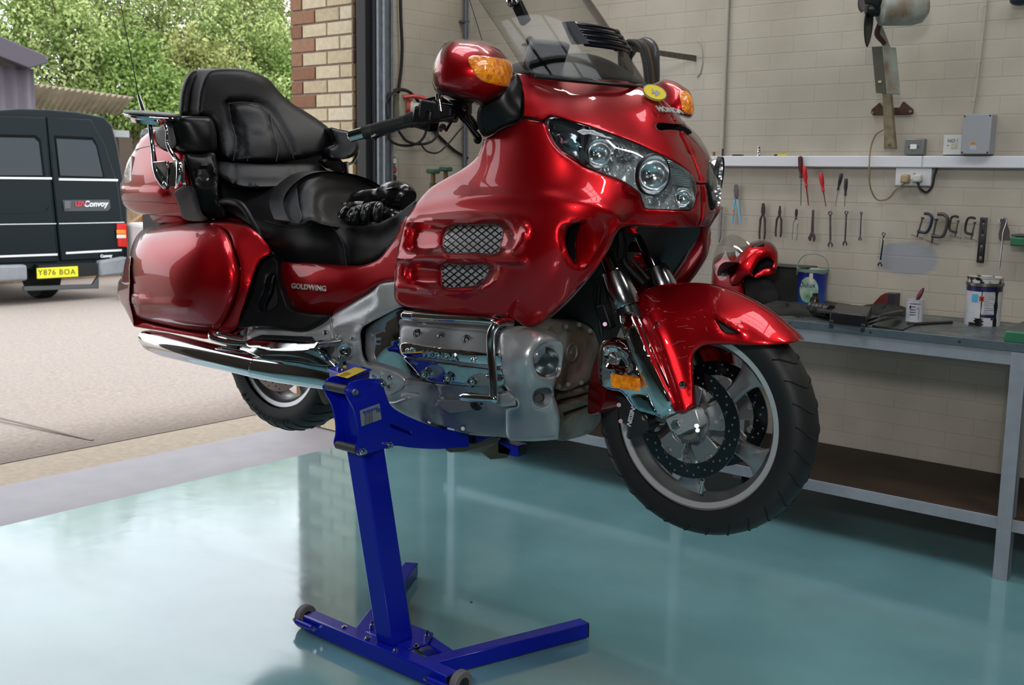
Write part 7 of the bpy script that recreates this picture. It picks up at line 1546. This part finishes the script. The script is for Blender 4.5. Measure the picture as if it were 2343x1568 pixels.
# ------------------------------------------------ handlebar
gA, gB = B(832, 304, -.40), B(946, 273, -.335); gd = (gB-gA).normalized()
hb2 = MB().tube([gB, B(1010, 258, -.30), B(1060, 262, -.24), B(1090, 290, -.16)], .012, n=12, sm=4).build('handlebar', BLKM, bike)
MB().lathe([(0, 0), (.014, 0), (.0165, .003), (.0165, .048), (.013, .05)], B(800, 313, -.415), gA-B(800, 313, -.415), 24).build('bar_end_weight', CHR, hb2)
gp = MB().lathe([(.0, 0), (.0195, 0), (.0195, .024), (.0185, .026)]+[(.0178+.0006*(i % 2), .03+i*.004) for i in range(int((gB-gA).length*.92/.004)-8)]+[(.022, (gB-gA).length*.94), (.022, (gB-gA).length), (0, (gB-gA).length)], gA, gd, 24).build('throttle_grip', M_rubber, hb2)
MB().tube([B(855, 314, -.415), B(872, 309, -.42), B(920, 292, -.41), B(970, 281, -.385), B(1010, 274, -.35), B(1040, 268, -.33)], [.009, .006, .0055, .0065, .008, .01], n=10, sm=4, flat=.8).build('brake_lever', mat('gloss_black', '101012', .12, coat=1), hb2)
MB().ball(tuple(B(857, 314, -.415)), .0095, 12).build('lever_ball', mat('gloss_black2', '101012', .12, coat=1), hb2)
MB().box(B(975, 272, -.335), (.07, .045, .06), Matrix.Rotation(R(12), 3, 'Y')).build('switch_cluster', BLKP, hb2, .008)
MB().box(B(1005, 255, -.32), (.10, .06, .05), Matrix.Rotation(R(8), 3, 'Y') @ Matrix.Rotation(R(20), 3, 'Z')).build('master_cylinder', BLKM, hb2, .008)
MB().box(B(1035, 245, -.29), (.10, .05, .04), Matrix.Rotation(R(20), 3, 'Z')).build('reservoir_bracket', BLKP, hb2, .004)
for px, py in ((1063, 247), (1003, 232), (1012, 290)): MB().lathe([(0, .004), (.007, .004), (.009, 0), (.009, -.006)], B(px, py, -.34), (.3, -.9, .2), 14).build('clamp_screw', CHR, hb2)
MB().cyl(B(1002, 215, -.34), B(1003, 228, -.34), .008, n=12).cyl(B(1006, 228, -.34), B(1010, 255, -.34), .006, n=12).build('brake_switch', CHR, hb2)
for q, r_ in (([(958, 250), (965, 235), (985, 227), (1010, 224), (1035, 240), (1070, 280), (1098, 312)], .0045), ([(955, 262), (962, 240), (990, 235), (1020, 238), (1060, 275), (1092, 318)], .0055), ([(1020, 300), (1040, 270), (1060, 260), (1080, 285), (1090, 305)], .004)):
    MB().tube([B(a, b, -.32) for a, b in q], r_, n=8, sm=4).build('cable', mat('gloss_hose', '0f0f10', .15), hb2)
c = B(1093, 318, -.29); MB().ball(tuple(c), .012, 12, (1, 1, 1.2)).build('key_knob', BLKP, bike)
# rear swingarm block, caliper and mud guard seen between exhaust and stand
panel('rear_mudguard', [(560, 790), (700, 800), (760, 850), (760, 930), (720, 880), (640, 845), (570, 830)], .12, DIRT, depth=.2, dirv=(0, 1, 0), rim=(0, 0))
panel('centre_stand', [(728, 890), (745, 895), (757, 915), (752, 925), (742, 925), (734, 912)], .15, mat('grubby_metal', '6d6350', .6, .4, noise=(20, .4)), depth=.05, dirv='ray', rim=(2, .003), step=5)
core = MB().box((-.10, 0, .50), (.72, .50, .30)).box((-.85, 0, .70), (.5, .36, .20))
core.build('frame_core', BLKP, bike, .02)
MB().box((.15, 0, .38), (.46, .46, .22)).build('engine_block', DUSTG, bike, .02)
MB().box((-1.30, 0, .86), (.30, .44, .46)).build('trunk_core', BLKP, bike, .03)
MB().box((-1.22, 0, .90), (.30, .54, .34)).build('trunk_box', RED, bike, .06)
MB().box((.38, 0, .90), (.24, .44, .26)).build('fairing_core', BLKP, bike, .05)
# ================================================ blue lifting stand
BLUE = mat('blue_gloss_paint', '0618a4', .3, coat=.35, coat_rough=.05, spec=.35); BLUE2 = mat('blue_end_cap', '101830', .4)
stand = thing('lift_stand', 'bright blue single post motorcycle lifting stand with splayed base holding up the red motorcycle', 'stand', (-2.27, 2.15, 0))
XP = -2.225; XL = XP-.078
def S(px, py, x=XP): return hit(px, py, 0, x)
# base: front bar along X with two feet
def bar(name, p, q, w, h, z0=0, m=BLUE, caps=True):
    d = (q-p).normalized(); n_ = Vector((-d.y, d.x, 0))*w/2
    o = part(MB().prism([p-n_+Vector((0, 0, z0)), q-n_+Vector((0, 0, z0)), q+n_+Vector((0, 0, z0)), p+n_+Vector((0, 0, z0))], (0, 0, h)), name, m, stand, bevel=.004)
    if caps: part(MB().prism([q-n_*.98+Vector((0, 0, z0+.001)), q+n_*.98+Vector((0, 0, z0+.001)), q+n_*.98+Vector((0, 0, z0+h-.001)), q-n_*.98+Vector((0, 0, z0+h-.001))], d*.003), 'end_cap', BLUE2, stand, bevel=.001)
    return o
HB = .052
A, Bq = hit(694, 1412, 2, HB), hit(1020, 1553, 2, HB)       # front top edge of the bar
dd = (Bq-A); A2, B2 = Vector((A.x, A.y, 0)), Vector((Bq.x, Bq.y, 0)); dn = dd.normalized(); nn = Vector((-dn.y, dn.x, 0))
z_off = .006
bar('base_bar', A2+nn*.025, B2+nn*.025, .05, HB, z_off)
F1 = hit(1336, 1425, 2, HB); F2_ = hit(950, 1290, 2, HB)
mid = (A2+B2)/2+nn*.03
s1 = A2.lerp(B2, .80)+nn*.03; s2 = A2.lerp(B2, .36)+nn*.03
bar('base_foot', s1, Vector((F1.x-.01, F1.y+.015, 0)), .048, HB-.004, .003)
bar('base_foot', s2, Vector((F2_.x-.02, F2_.y, 0)), .048, HB-.004, .003)
bar('cross_tube', A2.lerp(B2, .82)+nn*.13, A2.lerp(B2, .55)+nn*.17, .04, .045, .003, caps=False)
# wheels at both ends of the bar
for P_, sx in ((A2, -1), (B2, 1)):
    w0 = P_+Vector((sx*.0, 0, 0))+Vector((0, 0, .037))+nn*.03+dn*(.028*sx)
    wv = part(MB().lathe([(0, -.011), (.02, -.011), (.022, -.013), (.034, -.012), (.037, -.008), (.037, .008), (.034, .012), (.022, .013), (0, .011)], w0, dn, 32), 'castor_wheel', mat('grey_rubber', '6c686c', .6), stand)
    part(MB().lathe([(0, -.0135), (.019, -.0135), (.019, .0135), (0, .0135)], w0, dn, 24), 'wheel_hub', M_black, stand)
    q0 = P_-nn*.012+Vector((0, 0, .036))-dn*sx*.012; 
    part(MB().cyl(q0+dn*sx*.03, q0-dn*sx*.045, .009, n=14), 'axle_tube', BLUE, stand); part(MB().cyl(q0-dn*sx*.045, q0-dn*sx*.058, .0075, n=6), 'axle_nut', CHR, stand)
    part(MB().cyl(q0+dn*sx*.045+nn*.0, w0, .006, n=10), 'wheel_axle', M_steel, stand)
# base plate with bolts
pc = hit(905, 1462, 2, HB+.004)
part(MB().prism([Vector((pc.x-.10, pc.y-.03, HB)), Vector((pc.x+.085, pc.y-.03, HB)), Vector((pc.x+.10, pc.y+.03, HB)), Vector((pc.x+.06, pc.y+.10, HB)), Vector((pc.x-.06, pc.y+.10, HB))], (0, 0, .008)), 'base_plate', BLUE, stand, bevel=.003)
for px, py, h in ((852, 1440, .028), (977, 1465, .03), (953, 1484, .014), (840, 1462, .008), (905, 1490, .008), (788, 1436, .006)):
    q = hit(px, py, 2, HB+.006); part(MB().cyl(q, q+Vector((0, 0, h*.55)), .0095, n=6).cyl(q+Vector((0, 0, h*.5)), q+Vector((0, 0, h)), .005, n=10), 'base_bolt', CHR2, stand)
# post: front-right corner runs between two measured points
pb_, pt_ = hit(901, 1480, 2, HB+.008), S(833, 1040); vz = (pt_-pb_).normalized()
top = pb_+vz*((.80-pb_.z)/vz.z); py_ = .084
def sec(p): return [p, p+Vector((-.072, 0, 0)), p+Vector((-.072, py_, 0)), p+Vector((0, py_, 0))]
base_p = pb_+vz*((HB+.006-pb_.z)/vz.z)
part(MB().loft([sec(base_p+Vector((-.004, 0, 0))), sec(top+Vector((-.004, 0, 0)))]), 'post', BLUE, stand, bevel=.005)
# carriage side plates
PLT = [(790, 887), (794, 877), (803, 872), (825, 868), (847, 866), (861, 867), (868, 874), (872, 888), (880, 912), (888, 927), (900, 937), (953, 963), (1000, 979), (1066, 991.7), (1066, 991.7), (1066, 1021.7), (1066, 1021.7), (1040, 1023), (1005, 1026), (976, 1026), (930, 1022.8), (896, 1019), (885, 1023), (875, 1025), (838, 1036), (826, 1040), (814, 1036), (810, 1025), (814, 1004), (812, 970), (803, 935), (788, 906), (785, 893)]
O_ = [tuple(p) for p in resample(PLT, 9)]
slot = resample([(885, 972), (887, 968), (935, 987), (937, 991), (935, 996), (887, 977)], 5, False)
def plate(x, nm, hole):
    pts = [Vector(p) for p in O_]; ed = [(i, (i+1) % len(pts)) for i in range(len(pts))]
    if hole:
        b = len(pts); pts += [Vector(tuple(p)) for p in slot]; n = len(slot); ed += [(b+i, b+(i+1) % n) for i in range(n)]
    vs, es, fs, _, _, _ = delaunay_2d_cdt(pts, ed, [], 0, 1e-4); V = np.array([tuple(v) for v in vs]); Fa = np.array(fs); c_ = V[Fa].mean(1); k = inside(c_, np.array(O_))
    if hole: k &= ~inside(c_, slot)
    mb = MB().add([S(v[0], v[1])+Vector((x-XP, 0, 0)) for v in V], [tuple(int(i) for i in f) for f in Fa[k]])
    lcl(mb, stand); return mb.build(nm, BLUE, stand, solid=.006, off=1, smooth=False)
plate(XP+.006, 'carriage_plate', True); plate(XL-.002, 'carriage_plate', False)
for px, py in ((800, 895), (865, 876), (820, 1031), (881, 1016)):
    q = S(px, py); part(MB().cyl(q+Vector((.006, 0, 0)), q+Vector((.010, 0, 0)), .0135, n=20).cyl(q+Vector((.010, 0, 0)), q+Vector((.021, 0, 0)), .0105, n=6).cyl(q+Vector((.021, 0, 0)), q+Vector((.030, 0, 0)), .0065, n=12), 'plate_bolt', CHR2, stand)
for px, py in ((811, 897), (846, 881), (833, 1031), (866, 1015)): q = S(px, py, XP+.0125); part(MB().cyl(q, q+Vector((.001, 0, 0)), .0025, n=10), 'plate_hole', M_black, stand)
for px, py in ((790, 893), (813, 1029)):
    q = S(px, py)+Vector((.004, .004, 0)); part(MB().cyl(q, q+Vector((XL-XP-.004, 0, 0)), .0125, n=24), 'roller', mat('roller_grey', '4a4a4c', .35), stand)
# label
q = [S(816, 938), S(861, 922), S(866, 958), S(820, 974.5)]; d_ = Vector((.0125, 0, 0))
part(MB().prism([p+d_ for p in q], (.0006, 0, 0)), 'rating_label', mat('silver_label', '8f949c', .35, .3), stand)
def slab(px, py, s_, size, m, **k):
    p = S(px, py)+Vector((.0134, 0, 0))-stand.location; u = S(px+40, py-14)-S(px, py); text('label_lettering', s_, size, m, stand, p, u, (0, 0, 1), .0003, **k)
LB = mat('label_blue', '1c3aa8', .4); slab(841, 938, 'PROFESSIONAL', .0105, LB, bold=.0004, sx=.82); slab(858, 938.5, 'C\u20ac' if False else 'CE', .012, M_ink, bold=.0005)
for i in range(8): slab(836, 944+i*3.3, 'Model  SL 440-750 kg' if i % 2 else 'Type   No. 2004 - 018', .0035, M_ink)
# top cap, yellow label and lifting nut
cz = .812+.0; cp = S(799, 869.6); zc1 = cp.z
K = [hit(748, 847.7, 2, zc1), hit(799, 867, 2, zc1), hit(851, 849, 2, zc1), hit(794, 834, 2, zc1)]
part(MB().prism(K, (0, 0, .006)), 'top_cap', BLUE, stand, bevel=.003)
Ki = [p.lerp((K[0]+K[2])/2, .1) for p in K]; part(MB().prism([p-Vector((0, 0, .02)) for p in Ki], (0, 0, .02)), 'cap_skirt', BLUE, stand, bevel=.002)
part(MB().prism([hit(*p, 2, zc1+.0065) for p in ((767, 859), (795, 866), (840, 846), (812, 841))], (0, 0, .0006)), 'warning_label', mat('yellow_label', 'd9b81c', .35), stand)
wl_u = (hit(840, 846, 2, zc1)-hit(795, 866, 2, zc1)).normalized(); wl_v = (hit(767, 859, 2, zc1)-hit(795, 866, 2, zc1)).normalized()
for i in range(4):
    p = hit(790, 861.5, 2, zc1+.0074)+wl_u*.02+wl_v*(.003+.007*i)-stand.location; text('label_lettering', 'CHECK BIKE IS SECURE BEFORE LIFT', .0034, M_ink, stand, p, wl_u, wl_v, .0002)
q = hit(783, 845, 2, zc1+.006); part(MB().cyl(q, q+Vector((0, 0, .004)), .016, n=24).cyl(q+Vector((0, 0, .004)), q+Vector((0, 0, .036)), .0125, n=6).cyl(q+Vector((0, 0, .036)), q+Vector((0, 0, .04)), .009, n=16), 'lifting_nut', CHR, stand)
# arm tip, cradle plates and cross tube under the engine
e0, e1 = S(1035, 1003), S(1064, 1007)
part(MB().prism([S(1030, 984), S(1066, 992), S(1066, 1021), S(1030, 1022)], Vector((XL-XP, 0, 0))), 'arm_tube', BLUE, stand, bevel=.002)
ZK = mat('yellow_zinc', '8a836c', .25, .9, noise=(12, .5))
c1 = hit(1022, 1030, 1, S(1050, 1010).y+.0); yk = S(1064, 1007).y
def K2(px, py, y=yk+.02): return hit(px, py, 1, y)
part(MB().prism([K2(1018, 1030), K2(1022, 1025), K2(1060, 1018), K2(1145, 1000), K2(1140, 1012), K2(1060, 1034), K2(1030, 1036)], (0, .05, 0)), 'cradle_plate', ZK, stand, bevel=.001)
part(MB().prism([K2(1066, 994), K2(1100, 998), K2(1140, 1000), K2(1066, 1020)], (0, .04, 0)), 'cradle_block', mat('bright_zinc', '8d9298', .15, 1), stand, bevel=.001)
part(MB().prism([K2(1100, 1035), K2(1122, 1052), K2(1160, 1048), K2(1170, 1030), K2(1140, 1012)], (0, .004, 0)), 'cradle_tooth', ZK, stand, bevel=.001)
def K3(px, py): return hit(px, py, 1, yk+.02)
tb0, tb1, tb2, tb3 = K3(1139, 1011), K3(1185, 1021), K3(1185, 1047), K3(1139, 1037)
tm = MB().prism([tb0, tb1, tb2, tb3], (0, .046, 0)); part(tm, 'cross_member', BLUE, stand, bevel=.002)
ins_ = (tb1+tb2)/2; w2 = tb1.lerp(tb2, .12); w3 = tb1.lerp(tb2, .88)
part(MB().prism([w2+Vector((.0015, .004, 0)), w2+Vector((.0015, .042, 0)), w3+Vector((.0015, .042, 0)), w3+Vector((.0015, .004, 0))], (.0006, 0, 0)), 'tube_opening', mat('tube_inside', '1a1a1c', .6), stand)

# ================================================ helmet on the bench
hx = -2.33
def H(px, py, y): return hit(px, py, 1, y)
hel = thing('motorcycle_helmet', 'red flip-up motorcycle helmet with clear visor raised, resting on the bench behind the fender', 'helmet', tuple(bt(1705, 705)))
def hpanel(*a, **k):
    o = panel(*a, par=hel, **k); o.data.transform(Matrix.Translation(BT-hel.location) @ BR_.to_4x4()); return o
hy = 4.30-BT.y  # distance of the helmet's near side in the same frame
def hf(pts): return Field([(a, b, hy+c_) for a, b, c_ in pts])
HL_ = mat('helmet_lining', '1a1a1d', .9, bump=(60, .5, .003))
HS = hf([(1632, 640, .02), (1630, 690, .05), (1700, 610, -.03), (1740, 565, .03), (1778, 600, .05), (1700, 650, -.05), (1660, 600, .0), (1760, 640, .03), (1700, 560, .05), (1740, 610, -.02), (1700, 690, -.03)])
HKW = dict(sgn=1, ax=1)
hpanel('shell', [(1632, 600), (1650, 585), (1675, 583), (1700, 570), (1720, 575), (1712, 620), (1700, 640), (1703, 660), (1710, 680), (1722, 700), (1710, 712), (1680, 706), (1640, 702), (1628, 692), (1627, 660), (1629, 625)], HS, RED, depth=.16, dirv='ray', rim=(12, -.03), **HKW)
hpanel('lining', [(1700, 642), (1725, 632), (1760, 622), (1776, 615), (1772, 600), (1760, 590), (1740, 585), (1715, 590), (1700, 620)], hf([(1700, 642, .02), (1776, 615, .07), (1740, 600, .05), (1715, 590, .04)]), HL_, depth=.10, dirv='ray', rim=(8, -.012), **HKW)
hpanel('chin_lining', [(1702, 645), (1730, 636), (1755, 640), (1768, 655), (1784, 680), (1776, 700), (1755, 712), (1730, 706), (1712, 688), (1704, 665)], hf([(1702, 645, -.03), (1755, 640, .02), (1784, 680, .02), (1730, 706, -.03), (1740, 675, -.03)]), HL_, depth=.12, dirv='ray', rim=(8, -.015), **HKW, disp=[('ridge', [(1738, 640), (1742, 665), (1766, 660)], 3, .012), ('ridge', [(1742, 665), (1735, 690), (1760, 705)], 3, .012)])
hpanel('chin_guard', [(1690, 583), (1702, 570), (1716, 559), (1735, 554), (1755, 555), (1770, 563), (1779, 578), (1780, 592), (1779, 610), (1776, 620), (1765, 614), (1768, 598), (1758, 590), (1742, 594), (1730, 608), (1722, 626), (1724, 634), (1712, 632), (1700, 640), (1690, 652), (1675, 655), (1668, 640), (1680, 615)], hf([(1690, 583, -.05), (1735, 554, -.0), (1779, 590, .03), (1730, 608, -.06), (1700, 640, -.08), (1675, 650, -.07), (1742, 580, -.045), (1700, 610, -.085)]), RED, depth=.10, dirv='ray', rim=(9, -.02), disp=[('ridge', [(1675, 645), (1700, 600), (1730, 575), (1765, 572)], 7, -.010)], **HKW)
hpanel('chin_bar_lip', [(1724, 634), (1740, 618), (1762, 612), (1776, 618), (1772, 626), (1745, 632), (1730, 637)], hf([(1724, 634, -.04), (1776, 618, .03), (1745, 625, -.01)]), RED, depth=.05, dirv='ray', rim=(3, -.006), **HKW)
hpanel('top_vent', [(1718, 566), (1728, 558), (1745, 556), (1750, 560), (1735, 564), (1724, 570)], hf([(1718, 566, -.035), (1750, 560, -.012), (1735, 560, -.022)]), M_black, depth=.02, dirv='ray', rim=(2, -.003), **HKW)
hpanel('side_plate', [(1641, 632), (1645, 612), (1655, 602), (1672, 600), (1690, 602), (1688, 615), (1676, 632), (1662, 640), (1648, 641)], hf([(1641, 632, -.045), (1690, 602, -.07), (1660, 620, -.065)]), M_black, depth=.03, dirv='ray', rim=(4, -.005), **HKW)
hpanel('visor', [(1632, 590), (1636, 572), (1645, 557), (1658, 545), (1672, 536), (1690, 540), (1706, 550), (1716, 562), (1702, 572), (1690, 585), (1676, 600), (1670, 625), (1660, 640), (1648, 642), (1638, 628), (1632, 608)], hf([(1632, 590, -.02), (1672, 536, .02), (1716, 562, .0), (1660, 640, -.075), (1670, 600, -.085), (1645, 600, -.06), (1680, 565, -.04)]), clear('visor_clear', (.86, .86, .85), 1), depth=.003, dirv='ray', rim=(0, 0), **HKW)
part(MB().lathe([(0, .004), (.008, .005), (.012, .003), (.019, .002), (.021, 0)], hit(1656, 622, 1, 4.2), (-.1, -1, 0), 28), 'visor_pivot', mat('pivot_smoke', '2c2c30', .2, coat=1), hel)
part(MB().loft([[hit(1690, 702, 1, 4.32)+Vector((.08*math.cos(a), .09*math.sin(a), 0))*k1+Vector((0, .04, hit(1690, 702, 1, 4.32).z*0-(hit(1690, 702, 1, 4.32).z-(zt0+z1)))) for a in np.linspace(0, 2*PI, 17)[:-1]] for k1, z1 in ((1.1, .001), (1.25, .02), (1.1, .04))]), 'neck_roll', HL_, hel)

# ================================================ gloves on the rider seat
GLV = mat('glove_leather', '131313', .25, coat=.5, coat_rough=.15, noise=(20, .3), bump=(90, .5, .002))
def glove(label, palm, fingers, cuff, loc):
    t = thing('leather_glove', label, 'glove', tuple(BR_ @ loc+BT), group='black leather gloves on the rider seat'); M4 = lambda p: BR_ @ p+BT
    def tb(pts, r, nm, n=12): part(MB().tube([M4(p) for p in pts], r, n=n, sm=5), nm, GLV, t)
    tb([p for p in palm[0]], palm[1], 'palm', 16)
    for f, r in fingers: tb(f, r, 'finger')
    tb(cuff[0], cuff[1], 'cuff', 16); return t
def G(px, py, y): return B(px, py, y)
g1 = glove('upper black leather glove with long gauntlet cuff resting on the lower glove', ([G(795, 475, -.05), G(815, 465, -.04), G(840, 458, -.03), G(862, 452, -.02), G(880, 448, -.02)], [.02, .036, .036, .03, .03]),
           [([G(800, 472, -.08), G(785, 484, -.12), G(776, 498, -.14), G(772, 508, -.14)], [.015, .015, .013, .009]), ([G(795, 470, -.06), G(775, 480, -.09), G(762, 494, -.11), G(757, 506, -.11)], [.014, .014, .012, .008]), ([G(790, 468, -.04), G(768, 474, -.06), G(754, 488, -.08), G(749, 502, -.08)], [.013, .013, .011, .007]), ([G(800, 475, -.10), G(815, 470, -.14), G(835, 468, -.15)], [.014, .014, .010])],
           ([G(872, 455, -.03), G(888, 448, -.04), G(908, 446, -.05), G(926, 452, -.05), G(933, 458, -.05)], [.030, .042, .046, .045, .036]), G(850, 490, -.05))
part(MB().tube([BR_ @ p+BT for p in (G(885, 434, -.09), G(900, 430, -.095), G(914, 428, -.095))], .006, n=8, sm=3, flat=.5), 'knuckle_armour', mat('glove_gloss', '1a1a1c', .08, coat=1), g1)
g2 = glove('lower black leather glove lying with its four fingers curled towards the viewer', ([G(810, 500, -.10), G(840, 488, -.10), G(868, 484, -.09), G(895, 492, -.08)], [.018, .032, .034, .024]),
           [([G(820, 480, -.15), G(808, 484, -.19), G(800, 498, -.20), G(799, 510, -.19)], [.012, .013, .013, .010]), ([G(832, 476, -.16), G(820, 480, -.20), G(813, 496, -.21), G(812, 511, -.20)], [.012, .014, .014, .011]), ([G(850, 474, -.16), G(840, 476, -.20), G(835, 492, -.215), G(836, 509, -.20)], [.013, .015, .015, .012]), ([G(872, 473, -.16), G(866, 475, -.20), G(863, 490, -.21), G(865, 506, -.20)], [.013, .015, .015, .012])],
           ([G(885, 490, -.08), G(900, 495, -.08), G(912, 498, -.07)], [.026, .03, .026]), G(850, 505, -.12))
for px, py, v in ((812, 492, -.222), (833, 490, -.228), (861, 484, -.225), (799, 499, -.212)):
    p = BR_ @ G(px, py, v)+BT; part(MB().ball(tuple(p), .008, 12, (.8, .6, 1.5)), 'knuckle_armour', mat('glove_armour', '2a2a2c', .06, coat=1), g2)
